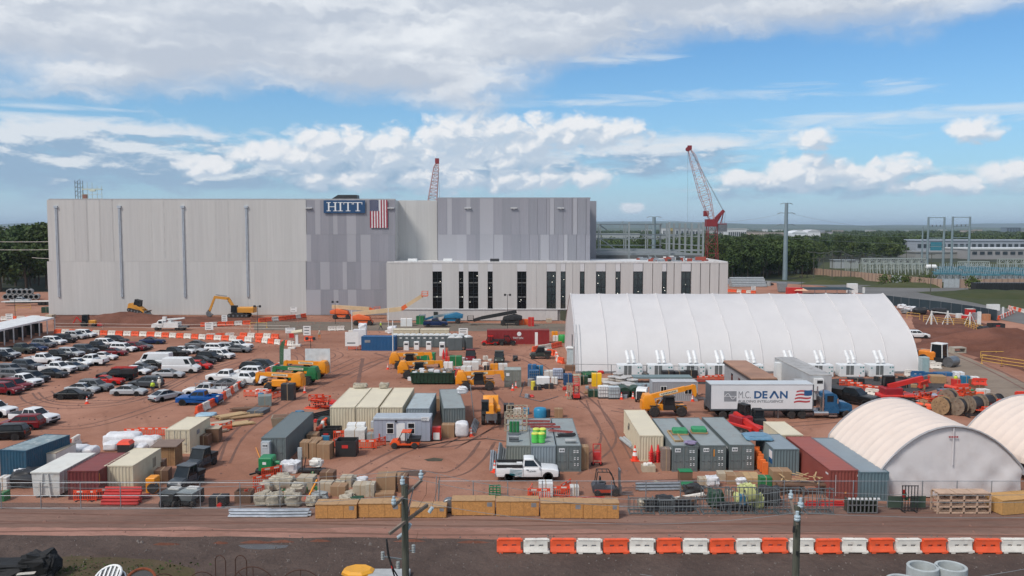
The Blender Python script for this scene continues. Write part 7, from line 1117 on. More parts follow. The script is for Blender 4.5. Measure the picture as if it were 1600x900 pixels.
# right of the ladder container
carton(700,684,20,1.3,20,'brown carton in front of the ladder container',0); sack(721,684,22,1.4,24,'white sheeted pallet beside the brown carton',TARPW,91,sq=.35,amp=.1); carton(687,641,16,2,18,'brown box between the pale grey and ladder containers',0); t = lay('welding_cart','red and white cart at the right corner of the office cabin','cart',682,689); mb = MB(); mb.chb(0,.4,.15,1.0,.8,1.4,.06); mb.o('body',RED,t); mb = MB(); mb.box(-.35,-.03,.15,.35,-.005,.95); mb.o('front_panel',WHITE,t); mb = MB(); mb.box(-.6,-.1,0,.6,.9,.12); mb.o('base',DARK,t)
pipes(741,668,5.5,14,.07,88,'thin galvanised pipes lying along the ladder container',GALV); t = lay('ladder','aluminium ladder standing against the ladder container','ladder',741,655,90); mb = MB(); [mb.bar((x,0,0),(x,.5,4.4),.07) for x in (-.25,.25)]; mb.o('rail',GALV,t); [(lambda q: q.o('rung',GALV,t))(MB().bar((-.25,.5*k/12,4.4*k/12),(.25,.5*k/12,4.4*k/12),.045)) for k in range(1,12)]
for x,y,lb,w in ((562,607,'rolled canvas tarp on the leftmost cream container roof',22),(599,607,'smaller rolled tarp on the middle cream container roof',15)): sack(x,y,w,.9,8,lb,CANV,x,z=2.77)
sack(722,616,17,.9,11,'white wrapped bundle on the ladder container roof',TARPW,95,z=2.62)
# on and about the three containers in the centre
Z6 = 2.63
def rack(x, y, z, w, h, d, label, m, nb=5, name='timber_rack', cat='rack'):
    t = lay(name, label, cat, x, y, 0, z); mb = MB()
    for yy in (0, d):
        [mb.bar((-w/2+w*k/nb,yy,0),(-w/2+w*k/nb,yy,h),.09) for k in range(nb+1)]; [mb.bar((-w/2,yy,h*q),(w/2,yy,h*q),.09) for q in (.05,.5,.97)]
    [mb.bar((x_,0,h*q),(x_,d,h*q),.07) for x_ in (-w/2,w/2) for q in (.05,.97)]; mb.o('frame',m,t); return t
rack(806,674,Z6,2.3,1.5,2.8,'grey timber rack at the front of the grey green container roof',BEI); rack(808,655,Z6,2.3,1.1,2.4,'second timber rack farther back on the grey green container roof',BEI)
for x,y,lb in ((836,691,'front left green drum on the pale blue container roof'),(846,691,'front right green drum on the pale blue container roof'),(838,684,'rear left green drum on the pale blue container roof'),(848,684,'rear right green drum on the pale blue container roof')): drum(x,y,mat((.10,.55,.09),.5,name='lime_green'),lb,Z6,.36,.85,mat((.62,.65,.10),.5,name='lime_yellow'))
for i,(x,y,L,rz,lb) in enumerate(((842,664,3.6,2,'red ladder lying across the pale blue container roof'),(838,659,3.0,-3,'second red ladder farther back on the pale blue container roof'),(876,675,2.6,-20,'red ladder on the roof of the grey door container'),(852,668,3.2,-2,'red ladder nearest the drums on the roof'))):
    t = lay('ladder',lb,'ladder',x,y,rz,Z6+.05); mb = MB(); [mb.bar((-L/2,s_*.22,.08),(L/2,s_*.22,.08),.07,.12) for s_ in (-1,1)]; mb.o('rail',mat((.27,.05,.045),.6,0,.15,2,dirt=.3,dc=(.4,.35,.32),name='faded_red'),t); [(lambda q: q.o('rung',mat((.27,.05,.045),.6,0,.15,2,dirt=.3,dc=(.4,.35,.32),name='faded_red'),t))(MB().bar((-L/2+.3*k,-.22,.08),(-L/2+.3*k,.22,.08),.04)) for k in range(1,int(L/.3))]
t = lay('gas_bottles','dark green bottle crate on the grey green container roof','crate',803,679,0,Z6); mb = MB(); [mb.tube((x,.3,.2),(x,.3,1.3),.16,8) for x in (-.3,.05,.4)]; mb.o('bottles',GRN,t)['kind'] = 'stuff'; mb = MB(); mb.box(-.6,0,0,.6,.6,.2); mb.o('tray',STEEL,t)
t = lay('pump','grey pump on the front edge of the grey green container roof','pump',803,690,0,Z6); mb = MB(); mb.at(0,.3,.35,0,90).lathe([(.28,-.5),(.28,.5)],10); mb.at().cb(0,.3,0,1.0,.6,.12); mb.o('body',STEEL,t); pipes(889,690,1.1,1,.2,0,'short fat grey pipe on the grey door container roof',CONC,Z6); pipes(884,682,1.9,4,.06,12,'dark bars on the grey door container roof',DARK,Z6)
t = lay('water_tank','bright blue round tank behind the centre containers','tank',844,652); mb = MB(); mb.lathe([(.8,0),(.82,.1),(.82,1.0),(.7,1.2),(.2,1.3),(0,1.3)],16); mb.o('body',mat((.02,.22,.40),.4,name='tank_blue'),t,smooth=True); carton(873,653,13,1,14,'brown carton behind the grey door container',0); drum(856,652,DARK,'black drum right of the blue tank'); carton(795,648,16,1.2,16,'black box behind the timber rack roof',0,DARK); carton(808,649,12,1,10,'white framed box right of the black one',0,WBX); carton(822,648,10,1,9,'blue grey crate left of the blue tank',0,LIFB)
pipes(785,727,4.8,12,.10,86,'upright leaning galvanised pipes left of the grey green container',GALV,ry=-22); pipes(770,730,3.6,9,.10,88,'galvanised pipes leaning behind the white pickup',GALV,ry=-30); carton(914,734,12,1.2,36,'tall brown carton on end right of the grey door container',0); t = lay('hand_cart','tall red hand cart with bars right of the tall carton','cart',933,729); mb = MB(); [mb.bar((x,.1,.2),(x,.4,2.2),.09) for x in (-.38,.38)]; [mb.bar((-.38,.1+.3*q,.2+2*q),(.38,.1+.3*q,.2+2*q),.08) for q in (.1,.4,.7,1)]; mb.o('frame',RED,t); mb = MB(); mb.cb(0,.4,.6,.6,.5,.8); mb.o('toolbox',mat((.5,.03,.03),.5),t); [wheel(t,s_*.4,.3,.2,.1,.5) for s_ in (-1,1)]
# near fence, centre
rack(773,778,0,.95,.95,.7,'green wire cart at the fence left of the orange pen',GR2,3,'wire_cart','cart'); carton(853,777,22,1.2,22,'white boxy chiller inside the fence pen',0,WHITE); carton(898,775,14,1,14,'grey white box right of the fence pen',0,WBX); t = lay('ladder','red ladder lying at the fence left of the forklift','ladder',910,781,2); mb = MB(); [mb.bar((-2,s_*.22,.15),(2,s_*.22,.15),.07,.12) for s_ in (-1,1)]; mb.o('rail',RED,t); [(lambda q: q.o('rung',RED,t))(MB().bar((-2+.35*k,-.22,.15),(-2+.35*k,.22,.15),.05)) for k in range(1,11)]
# beside the right containers
sack(1009,700,6,1,8,'grey sheet roll at the left side of the long cream container',TARPW,99); pipes(978,694,4,2,.2,100,'grey pipes along the left side of the long cream container',CONC); t = lay('timber_box','open tan box filled with red and white litter by the red cones','box',1014,738); mb = MB(); mb.box(-.65,0,0,.65,1.0,.6); mb.o('body',BEI,t); mb = MB(); [lumpy(mb,rr.uniform(-.4,.4),rr.uniform(.2,.8),.5,.35,.35,.3,k,n=6,k=4) for k in range(7)]; struct(mb.o('litter',BWHITE,t),'stuff'); carton(1041,736,13,1,35,'tall brown carton on end left of the first grey container',0,mat((.22,.16,.13),.8))
rack_p = rack(1061,690,Z6,.8,.12,4.2,'flat timber rack on the first grey container roof',LUM,2); 
def bale(x,y,label): k = (24-Z6)/(y-355); t = lay('green_bale',label,'bale',x,y,-3,Z6); mb = MB(); mb.chb(0,.5,.12,1.5,1.3,.42,.1); mb.o('body',mat((.03,.25,.10),.6,0,.2,3,name='bale_green'),t); mb = MB(); mb.box(-.85,-.2,0,.85,1.2,.12); mb.o('pallet',WOOD,t)
bale(1063,679,'green baled sheeting on the first grey container roof'); bale(1093,677,'green baled sheeting on the middle grey container roof'); sack(1080,696,18,.8,6,'purple and white bag on the first grey container edge',mat((.24,.20,.32),.7),101,z=Z6); sack(1190,690,44,3.2,4,'crumpled translucent blue sheet on the short blue grey container',mat((.10,.22,.32),.35,0,.35,3,name='blue_film'),103,z=2.62,amp=.15); sack(1232,693,22,3,14,'pale plastic wrapped heap behind the blue grey container',mat((.45,.48,.52),.5),104); sack(1238,702,12,2,14,'second plastic heap at the corner of the rust container',mat((.30,.34,.40),.5),105)
t = lay('chain_stack','orange yellow chained barriers between grey and blue grey containers','barriers',1186,732,90); mb = MB(); [mb.cb(-2+.5*k,(k % 3)*.1,(k*.13) % .8,.4,.5,1.2) for k in range(9)]; mb.o('bars',mat((.75,.16,.03),.6),t)['kind'] = 'stuff'; t = lay('chain_post','yellow post by the orange chained barriers','post',1180,729); mb = MB(); mb.tube((0,0,0),(0,0,1.6),.08,6); mb.o('post',YEL,t)
# steel racks and stores behind the right fence
RK = mat((.17, .19, .195), .5, .5, .15, 2, name='rack_steel')
def srack(w, h, nb, diag=False):
    t = T('steel_rack', 'r', 'rack'); d = 1.0
    mb = MB(); [mb.bar((-w/2,y,.08),(w/2,y,.08),.1) for y in (0,d)]; [mb.bar((x,-.15,.06),(x,d+.15,.06),.1) for x in (-w/2,0,w/2)]; mb.o('base',RK,t); mb = MB(); [mb.bar((-w/2,y,h),(w/2,y,h),.07) for y in (0,)]; mb.bar((-w/2,0,h*.45),(w/2,0,h*.45),.05); mb.o('rail',RK,t)
    for k in range(nb+1): mb = MB(); x = -w/2+w*k/nb; mb.tube((x,0,.08),(x,0,h+.04),.035,5); mb.o('upright',RK,t)
    for x in (-w/2,w/2): mb = MB(); mb.bar((x,d,.08),(x,d,h*.9),.06); mb.bar((x,0,h*.9),(x,d,h*.9),.05); mb.o('rear_upright',RK,t)
    if diag: mb = MB(); mb.bar((-w*.2,.03,.1),(w*.05,.03,h*.9),.06); mb.bar((w*.3,.03,.1),(w*.05,.03,h*.9),.06); mb.o('brace',RK,t)
    return t
for i,(x0,x1,hp,dg,lb) in enumerate(((984,1022,26,0,'leftmost low steel rack'),(1031,1052,22,0,'narrow low steel rack second from the left'),(1054,1092,26,0,'low steel rack beside the green bins'),(1099,1139,43,1,'tall braced steel rack in front of the green drum'),(1142,1181,43,1,'tall braced steel rack in front of the lime sacks'),(1184,1214,42,0,'tall steel rack beside the second utility pole'),(1217,1254,42,0,'tall steel rack just left of the second utility pole top'),(1262,1302,41,1,'tall steel rack in front of the rust red container'))):
    k = mp(803); p = G((x0+x1)/2,803.5); put('srack%d' % i,lambda: srack((x1-x0)*k,hp*k,6,dg),(p.x,p.y,0),0,lb,'steel racks behind the fence')
for i,(x,y,w,h,lb,m) in enumerate(((1013,795,30,12,'pale sack heap in the leftmost steel rack',CANV),(1040,795,30,18,'black rubber hose heap behind the low racks',DARK),(1075,796,28,16,'rusty clamp heap in the low steel rack',BRN),(1120,795,26,26,'dark green sheeted drum heap in the tall rack',mat((.02,.06,.035),.6)),(1085,775,30,16,'grey black scrap heap behind the racks',DARK),(1205,792,34,30,'black machine under sheet between tall racks',DARK),(1160,760,16,12,'white green bundle on the boxes by the tall rack',TARPW),(1115,762,20,16,'white bag behind the tall braced rack',TARPW))): sack(x,y,w,1.2,h,lb,m,i+120)
LIME = mat((.50, .52, .22), .8, 0, .1, 2, bump=.3, name='lime_sack')
for i,(x,y,z,lb) in enumerate(((1158,797,0,'front left lime sack in the tall rack'),(1173,797,0,'front right lime sack in the tall rack'),(1165,782,.0,'rear lime sack standing higher'),(1186,797,0,'pale lime sack by the rack corner'),(1176,784,.9,'upper lime sack on the pile'))): sack(x,y,18,1.0,24,lb,LIME,i+140,z=z)
pipes(1055,781,5.2,1,.22,8,'long white pipe propped over the racks',BWHITE,ry=-7); pipes(1030,765,4.2,6,.12,3,'grey pipe rack pile behind the white pipe',GALV); pipes(1045,797,4,7,.12,0,'dark pipes lying in the low racks',DARK); pipes(1150,797,3,4,.12,0,'black pipes in the tall braced rack',DARK)
for x,y,h,lb in ((1072,757,20,'brown bin with bright green lid behind the racks'),(1076,768,10,'lower brown bin with green lid in front of the taller one')): t = carton(x,y,20,1.0,h,lb,0,BRN,lid=GR2,name='bin',cat='bin')
for i,a in enumerate(((1135,752,26,1.2,12,'tan carton left of the tan board',BEI),(1150,757,26,1.3,14,'large tan board box behind the lime sacks',CARD),(1176,755,28,2.2,8,'flat tan plywood sheet pile',LUM),(1197,768,18,1.0,22,'green crate left of the brown carton',GRN),(1222,768,30,1.4,32,'large brown carton leaning by the rust container',CARD),(1218,748,16,1,14,'small tan carton under the blue grey container',CARD),(1160,797,10,.5,24,'blue panel leaning in the tall rack',LIFB),(1100,760,14,1,12,'small tan carton by the green lids',BEI))): carton(a[0],a[1],a[2],a[3],a[4],a[5],(i*23) % 11-5,a[6])
t = lay('tool_bench','long dark bench covered with timber offcuts beside the rust container','bench',1255,775); mb = MB(); mb.box(-2.2,0,.9,2.2,1.2,1.05); [mb.box(x,0,0,x+.12,1.2,.9) for x in (-2.1,0,2)]; mb.o('table',BRN,t); mb = MB(); [mb.at(rr.uniform(-1.8,1.8),rr.uniform(.2,1),1.06+.05*k,rr.uniform(0,180)).box(-.6,-.06,0,.6,.06,.05) for k in range(16)]; struct(mb.o('offcuts',LUM,t),'stuff'); pipes(1290,790,3.4,8,.08,0,'thin red pipes at the foot of the rust container',RED)
t = lay('panel_rack','rack of dark olive panels with white tops by the fence','rack',1347,803); mb = MB(); [mb.bar((-1.2+.35*k,0,.1),(-1.2+.35*k,0,1.35),.06) for k in range(8)]; [mb.bar((-1.25,y,z),(1.25,y,z),.06) for y in (0,.9) for z in (.1,.75)]; mb.o('frame',GALV,t)
for k in range(8): mb = MB(); mb.box(-1.15+.33*k,.05,.1,-1.02+.33*k,.95,1.15); mb.o('panel',mat((.05,.06,.045),.6),t); mb = MB(); mb.box(-1.2+.35*k,-.06,1.22,-1.0+.35*k,.06,1.36); mb.o('cap',WHITE,t)
t = lay('glazing_rack','black upright rack before dark green netting with flowers colours','rack',1421,800); mb = MB(); [mb.bar((-.65+.26*k,0,.1),(-.65+.26*k,0,2.3),.06) for k in range(6)]; [mb.bar((-.7,0,z),(.7,0,z),.06) for z in (.12,1.2,2.25)]; [mb.bar((x,-.3,.05),(x,.7,.05),.09) for x in (-.5,.5)]; mb.o('frame',DARK,t); mb = MB(); mb.box(-1.6,.5,.2,-.3,.56,1.2); mb.box(.3,.5,.2,1.6,.56,1.2); mb.o('net_panel',mat((.045,.07,.05),.8),t); mb = MB(); [lumpy(mb.K(k % 2),rr.uniform(-.4,.3),.3,.9+.2*k,.3,.3,.35,k,n=6,k=4) for k in range(4)]; struct(mb.o('bundles',[GRN,RED],t),'stuff')
t = lay('pallet_frame','three tier pale timber stillage stack by the fence','stillage',1506,803); k = mp(803); w = 82*k; PINK = mat((.48,.33,.24),.8,0,.15,2,name='pale_timber')
for lv in range(4): mb = MB(); [mb.box(-w/2,y,lv*.52+.02,w/2,y+.12,lv*.52+.14) for y in (0,.55,1.1)]; mb.o('beam',PINK,t)
for x in [-w/2+w*q/4 for q in range(5)]:
    for y in (0,1.1): mb = MB(); mb.box(x-.07,y,.0,x+.07,y+.1,1.7); mb.o('post',PINK,t)
for q in range(3): mb = MB(); mb.box(-w/2+w*q/3+.04,-.05,1.70,-w/2+w*(q+1)/3-.04,1.25,1.78); mb.o('deck_board',PINK,t)
# ---------------------------------------------------------------- the middle yard
def ibc(x,y,label,m): t = lay('water_tote',label,'tote',x,y,0,0,'caged water totes'); mb = MB(); mb.chb(0,.6,.15,1.25,1.15,1.2,.08); mb.o('tank',m,t); mb = MB(); [mb.bar((-.65+.26*k,-.02,.15),(-.65+.26*k,-.02,1.35),.03) for k in range(6)]; [mb.bar((-.65,-.02,z),(.65,-.02,z),.03) for z in (.2,.6,1.0,1.35)]; mb.o('cage',GALV,t); mb = MB(); mb.box(-.65,0,0,.65,1.2,.13); mb.o('pallet',DARK,t); t.scale = (1.25,)*3
ibc(944,623,'white caged tote left of two before the dark tanks',WHITE); ibc(960,624,'bluish caged tote right of two before the dark tanks',mat((.45,.52,.55),.4)); ibc(835,596,'blue topped tote in the blue stack by the small grey container',BLUE); ibc(872,594,'white blue tote beside the dark totes',mat((.45,.50,.62),.4))
for i,a in enumerate(((831,592,13,1.2,22,'left blue stacked box column by the small grey container',BLUE),(843,590,11,1.2,18,'right blue stacked box column by the small grey container',LIFB),(858,590,16,1.6,10,'white flat box behind the white trailer generator',WBX),(888,602,13,1.4,17,'dark blue stacked drums box before the hall',NAVY),(902,603,11,1.2,17,'white brown pallet of boxes by the dark blue stack',BEI),(912,601,13,1.4,13,'dark green bin right of the pallet of boxes',DG),(932.5,604,15,1.2,20,'bright yellow cabinet before the fabric hall',mat((.80,.47,.01),.4,name='bright_yellow')),(928,621,16,1.4,11,'dark green tub left of the white tote',DG),(876,592,14,1.4,14,'black crate column by the dark totes',DARK),(895,580,26,1.6,8,'brown boards on top shelf by the hall corner',BRN),(700,579,14,1,13,'white square panel box behind the green dumpster',WHITE),(712,572,19,1.6,15,'green box bin left of the white boxes',GRN),(736,578,24,1.8,12,'white long box right of the green bin',WBX),(728,590,16,1.4,17,'white upright box before the long white one',WBX),(714,588,12,1.2,10,'red box below the green bin',RED),(772,578,12,1,9,'yellow bin by the compact loader',YEL),(786,578,14,1.4,9,'white low box right of the yellow bin',WBX),(650,562,12,1,6,'green machine box behind the rear telehandler',GRN),(668,568,22,1.6,16,'bright green machine behind the telehandler pair',GR2),(868,533,8,1,8,'white box below the yellow crate near the hall',WHITE),(867,526,9,1,8,'yellow crate left of the green drum',YEL),(635,510,18,1.6,12,'white machine trailer before the office wall',WHITE),(656,507,12,1.6,13,'green generator before the office block door',GRN),(818,508,14,1.6,9,'red orange pump set left of the hall',LIFO),(830,510,9,1.2,14,'red upright machine left of the hall',RED),(858,504,8,1,6,'small tan crate by the office wall',BEI))): carton(*a[:6],rz=(i*29) % 13-6,m=a[6])
t = lay('green_tank','round vivid green tank left of the fabric hall','tank',879,535); mb = MB(); mb.lathe([(.85,0),(.9,.1),(.9,1.4),(.8,1.6),(0,1.65)],14); mb.o('body',mat((.03,.30,.06),.5),t,smooth=True)
t = lay('light_tower','white generator on a trailer in the middle yard','generator',849,607); mb = MB(); mb.chb(0,.6,.6,2.0,1.2,1.1,.1); mb.o('body',WHITE,t); mb = MB(); mb.box(-1.3,0,.35,1.4,1.2,.6); mb.bar((1.4,.6,.5),(2.2,.6,.4),.12); mb.o('chassis',DARK,t); [wheel(t,x,0,.33,.2,.5) for x in (-.5,.3)]; drum(833,609,mat((.62,.52,.05),.5),'yellow drum left of the white trailer generator',r=.33,h=1.15)
t = lay('scissor_lift','red scissor lift with folded arms in the middle yard','scissor lift',901,625); mb = MB(); mb.cb(0,.8,.3,.9,1.8,.5); mb.o('base',RED,t); mb = MB(); [mb.bar((s_*.38,.1,.8+.4*k),(s_*.38,1.5,1.2+.4*k),.09) for k in range(3) for s_ in (-1,1)]; [mb.bar((s_*.38,1.5,.8+.4*k),(s_*.38,.1,1.2+.4*k),.09) for k in range(3) for s_ in (-1,1)]; mb.o('arms',RED,t); mb = MB(); [mb.bar((x,y,2.0),(x,y,3.0),.07) for x in (-.4,.4) for y in (0,1.6)]; [mb.bar((-.4,y,z),(.4,y,z),.07) for y in (0,1.6) for z in (2.5,3.0)]; mb.box(-.45,0,1.95,.45,1.6,2.05); mb.o('platform',RED,t); [wheel(t,s_*.42,y,.25,.15,.5) for s_ in (-1,1) for y in (.2,1.4)]
rack(892, 624, 0, 1.0, 2.2, .8, 'brown timber cage left of the red scissor lift', BEI, 2)
for i,(x,y,lb) in enumerate(((950,606,'grey white reel, first of the front row before the hall'),(961,608,'grey white reel, second of the front row before the hall'),(958,597,'grey white reel on the rear row left'),(970,599,'grey white reel on the rear row middle'),(979,597,'grey white reel on the rear row right'),(978,607,'grey white reel, third of the front row'),(966,592,'pale reel at the back before the chiller'),(988,602,'reel at the right end of the heap'),(985,610,'reel in front beside the dark tank'))):
    def reel_s():
        t = T('hose_reel','r','reel'); mb = MB(); mb.lathe([(.62,0),(.66,.05),(.66,.12),(.45,.16),(.45,.55),(.66,.60),(.66,.68),(.3,.72),(0,.72)],14); mb.o('drum',mat((.46,.44,.42),.7,0,.2,2,name='hose_grey'),t); mb = MB(); mb.lathe([(.52,.18),(.60,.30),(.60,.42),(.52,.53)],14); mb.o('hose',mat((.40,.38,.34),.7),t); return t
    p = G(x,y); put('reel_s',reel_s,(p.x,p.y,0),i*40,lb,'hose reels in the middle yard',sc=1.35)
for x,y,lb in ((976,621,'dark green round topped tank left of two'),(994,621,'dark round topped tank right of two')): t = lay('covered_tank',lb,'tank',x,y); mb = MB(); mb.prism([(.95*math.cos(PI*k/10),.5+.95*math.sin(PI*k/10)) for k in range(11)]+[(-.95,0),(.95,0)],0,2.4); mb.o('shell',DG,t); mb = MB(); mb.box(-.6,-.04,.2,.6,-.005,.9); mb.o('hatch',DARK,t)
t = lay('generator','white and black generator on wheels beside the dark tanks','generator',1003,627,75); mb = MB(); mb.prism([(-1.2,.5),(-1.2,1.5),(-.8,1.9),(.8,1.9),(1.2,1.5),(1.2,.5)],-.7,.7); mb.o('body',WHITE,t); mb = MB(); mb.box(-1.24,-.6,.5,-1.2,.6,1.6); mb.o('grille',DARK,t); [wheel(t,x,s_*.75,.35,.2,.5) for x in (-.6,.6) for s_ in (-1,1)]
for i,(x,y,w,h,lb) in enumerate(((1045,592,20,12,'black crate of fittings, left before the chillers'),(1062,592,20,11,'black crate of fittings, middle before the chillers'),(1080,591,20,12,'black crate of fittings, right before the chillers'),(1340,601,22,10,'black frame box below the right chillers'),(1035,600,18,8,'dark flat crate left below the duct platform'))): carton(x,y,w,1.5,h,lb,0,DARK)
pipes(935,596,6,8,.09,4,'white pipes lying behind the yellow cabinet',BWHITE); pipes(1000,604,7,8,.1,0,'pale blue pipes on the ground below the duct platform',mat((.30,.38,.42),.5)); sack(921,592,26,2,10,'green net heap left of the yellow cabinet',mat((.03,.10,.05),.8),160); sack(700,600,30,2,8,'dark scrap heap behind the green dumpster',DARK,161); sack(560,523,10,2,5,'pale heap by the marker post',TARPW,162); sack(612,522,14,1.5,12,'white wrapped lump behind the blue container end',TARPW,163); sack(805,565,8,2,8,'dark scrap by the compact loader',DARK,164)
for i,(x,y,w,h,m) in enumerate(((828,604,8,12,GALV),(840,610,12,6,DARK),(858,608,14,8,DARK),(866,600,10,10,WBX),(700,566,10,8,RED),(746,570,12,8,WBX),(690,574,10,6,DARK),(760,580,8,8,DARK),(915,592,8,8,GRN),(970,612,8,8,GALV),(1010,592,9,8,DARK),(1022,594,9,6,GALV))): carton(x,y,w,1,h,'small store box lying in the clutter of the middle yard',(i*31) % 40-20,m,grp='small boxes in the middle yard')
# ---------------------------------------------------------------- cable reels and stores at the right
RC1 = mat((.30,.19,.10),.85,0,.3,2,dirt=.3,dc=(.14,.09,.06),name='reel_timber'); RC2 = mat((.22,.165,.12),.85,0,.3,2,dirt=.3,dc=(.10,.08,.06),name='weathered_reel')
def creel(label, x, y, r, w, rz, full=True, cheek=RC1):
    p = G(x,y); t = T('cable_reel',label,'cable reel',(p.x,p.y,0),rz,'cable reels'); [MB().at(0,yy,r,0,0,90).lathe([(r*.08,-.05),(r,-.05),(r,.05),(r*.08,.05)],22).o('flange',cheek,t) for yy in (-w/2,w/2)]; MB().at(0,0,r,0,0,90).lathe([(r*(.84 if full else .5),-w/2+.05),(r*(.86 if full else .5),0),(r*(.84 if full else .5),w/2-.05)],20).o('cable',DARK,t)
    for k in range(8): a = k*PI/4; mb = MB(); mb.at(r*.55*math.cos(a),-w/2-.07,r+r*.55*math.sin(a),0,0,90).lathe([(.07,-.03),(.07,.03)],6); mb.o('bolt',BRN,t)
    return t
creel('nearest cable reel with round timber flange facing the camera',1472,647,1.15,1.3,-48); creel('cable reel with weathered flange second from the left',1496,648,1.15,1.3,-52,cheek=RC2); creel('black wound cable reel in the middle of the row',1520,646,1.2,1.6,-70,cheek=RC2); creel('black wound cable reel right of the middle one',1540,643,1.2,1.6,-72,cheek=RC2); creel('smaller black cable reel at the right end of the row',1556,637,.95,1.0,-75,cheek=DARK); creel('timber cable reel half hidden behind the nearest one',1481,634,1.15,1.2,-50,cheek=RC2)
t = lay('steel_pallet','dark steel pallet frame under the black cable reels','pallet',1532,652); mb = MB(); [mb.bar((-1.8,y,.3),(1.8,y,.3),.15) for y in (-.4,.5)]; [mb.bar((x,-.5,.1),(x,.6,.1),.15) for x in (-1.6,0,1.6)]; mb.o('frame',DARK,t)
carton(1516,622,13,1,13,'bright green cabinet behind the cable reels',0,GR2); sack(1485,622,28,2,12,'blue grey sheeted heap behind the nearest reels',mat((.14,.16,.20),.7),170); sack(1455,628,24,2,12,'blue and white scrap heap left of the reels',mat((.30,.34,.42),.6),171); sack(1450,636,18,1.5,10,'tan cardboard heap left of the nearest reel',CARD,172); sack(1575,640,22,2,8,'grey heap right of the reels',mat((.30,.30,.28),.7),173)
LIT = [TARPW, mat((.22, .26, .30), .6), DARK, CARD, STEEL, LIFB, BWHITE, RED]
for i in range(34):
    x, y = rr.uniform(1550, 1612), rr.uniform(640, 690)
    if i > 22: x, y = rr.uniform(1435, 1470), rr.uniform(618, 640)
    carton(x,y,rr.uniform(6,15),rr.uniform(.5,1.4),rr.uniform(3,9),'scrap piece in the litter field near the cable reels',rr.uniform(0,90),LIT[i % 8],grp='scrap near the cable reels',name='scrap_piece',cat='scrap')
for i,a in enumerate(((1467,599,22,2,11,'timber pallet stack before the blue tarp',WOOD),(1478,588,26,1.6,5,'blue tarp sheet over low boxes',BLUE),(1500,590,14,1.6,8,'white bags by the wire fence',TARPW),(1496,605,10,1,12,'red box among the materials',RED),(1510,600,12,1,12,'white blue tub among the materials',LIFB),(1530,606,18,1.4,12,'dark brown box at the right of the materials',BRN),(1525,597,10,1,8,'white tub behind the dark brown box',WHITE),(1540,618,16,1.2,9,'white box by the track',WBX),(1430,596,22,1.5,5,'black flat pallet at the hall corner',DARK))): carton(*a[:6],rz=(i*31) % 20-10,m=a[6])
t = lay('trailer','low dark trailer parked behind the lettered lorry tail','trailer',1113,640,80); mb = MB(); mb.box(-2,-1,.7,3,1,.9); mb.o('deck',DARK,t); [wheel(t,x,s_*.9,.4,.3) for x in (0,1) for s_ in (-1,1)]
# dirt area at the far right
t = lay('culvert','pale concrete culvert lying in the dug dirt','concrete',1500,552,8); mb = MB(); [mb.box(*b_) for b_ in ((-1.3,0,0,1.3,1.6,.2),(-1.3,0,.9,1.3,1.6,1.1),(-1.3,0,.2,-1.1,1.6,.9),(1.1,0,.2,1.3,1.6,.9))]; mb.o('body',mat((.40,.36,.30),.8),t); carton(1510,530,9,1,5,'small pale concrete block in the dug dirt',20,CONC,name='concrete_block',cat='concrete'); bin_(1560,515,21,2.2,9,DARK,'black open bin beyond the dug dirt'); sack(1541,521,14,2.4,11,'black sheeted heap at the end of the yellow rail',DARK,180); sack(1516,507,8,2,9,'dark soil heap behind the yellow rail',BRN,181)
for i,(x,y,w,h,m,lb) in enumerate(((1425,487,14,8,TARPW,'white sheet heap at the screen fence near the hall'),(1440,492,22,11,DARK,'black pipe heap at the screen fence'),(1412,484,12,8,TARPW,'white lump nearest the hall end at the fence'),(1418,491,12,7,mat((.2,.2,.2),.7),'grey lump left of the black pipe heap'),(1470,492,26,10,DARK,'long black heap along the screen fence'))): sack(x,y,w,2.4,h,lb,m,i+190)
carton(1518,497,12,1.6,14,'red kiosk by the screen fence',0,RED,lid=BWHITE,name='kiosk',cat='kiosk'); carton(1527,500,9,1.4,11,'grey pallet stack right of the red kiosk',0,GALV); carton(1543,501,10,1.4,10,'orange brown pallet stack by the gate cabin',0,mat((.45,.20,.10),.7)); carton(1513,499,15,1.2,6,'red white box stack below the kiosk',0,RED); carton(1500,497,8,1,7,'white block left of the red boxes',0,WHITE); carton(1535,497,6,1,6,'white block between the pallet stacks',0,WHITE)
# far yard behind the hall
pipes(1168,448,14,26,.35,4,'silver pipe bundles stacked in the far yard',mat((.42,.44,.45),.5,.4)); pipes(1150,444,9,18,.3,8,'second silver pipe bundle farther left in the far yard',mat((.36,.38,.40),.5,.4))
for x,lb in ((1193,'left pale concrete ring in the far yard'),(1201,'right pale concrete ring in the far yard')): t = lay('concrete_ring',lb,'concrete ring',x,447); mb = MB(); mb.lathe([(.7,0),(.85,0),(.85,1.9),(.7,1.9),(.7,.1)],14); mb.o('body',CONC,t)
t = lay('steel_hopper','grey tapered steel hopper in the far yard','hopper',1223,457); mb = MB(); mb.frus(0,1,.3,2.4,2,3.2,3.4,2.6); mb.o('body',mat((.30,.33,.35),.5,.3),t); mb = MB(); mb.cb(0,1,0,2,1.8,.3); mb.o('base',DARK,t)
t = lay('kiosk','red kiosk with tan roof behind the fabric hall ridge','kiosk',1242,461); mb = MB(); mb.cb(0,1,0,5,3,2.6); mb.o('wall',RED,t); mb = MB(); mb.frus(2,.5,1.6,5,3,.9,1.5,1.0); mb.o('roof',mat((.70,.42,.28),.7),t)
t = lay('shade_structure','low navy roofed shelter behind the fabric hall ridge','shelter',1292,460); mb = MB(); mb.frus(0,3,1.6,20,6,.7,17,4); mb.o('roof',SCR,t); [pipes_post(t,x,1.7,.1,y=1) for x in (-9,-4,0,4,9)]
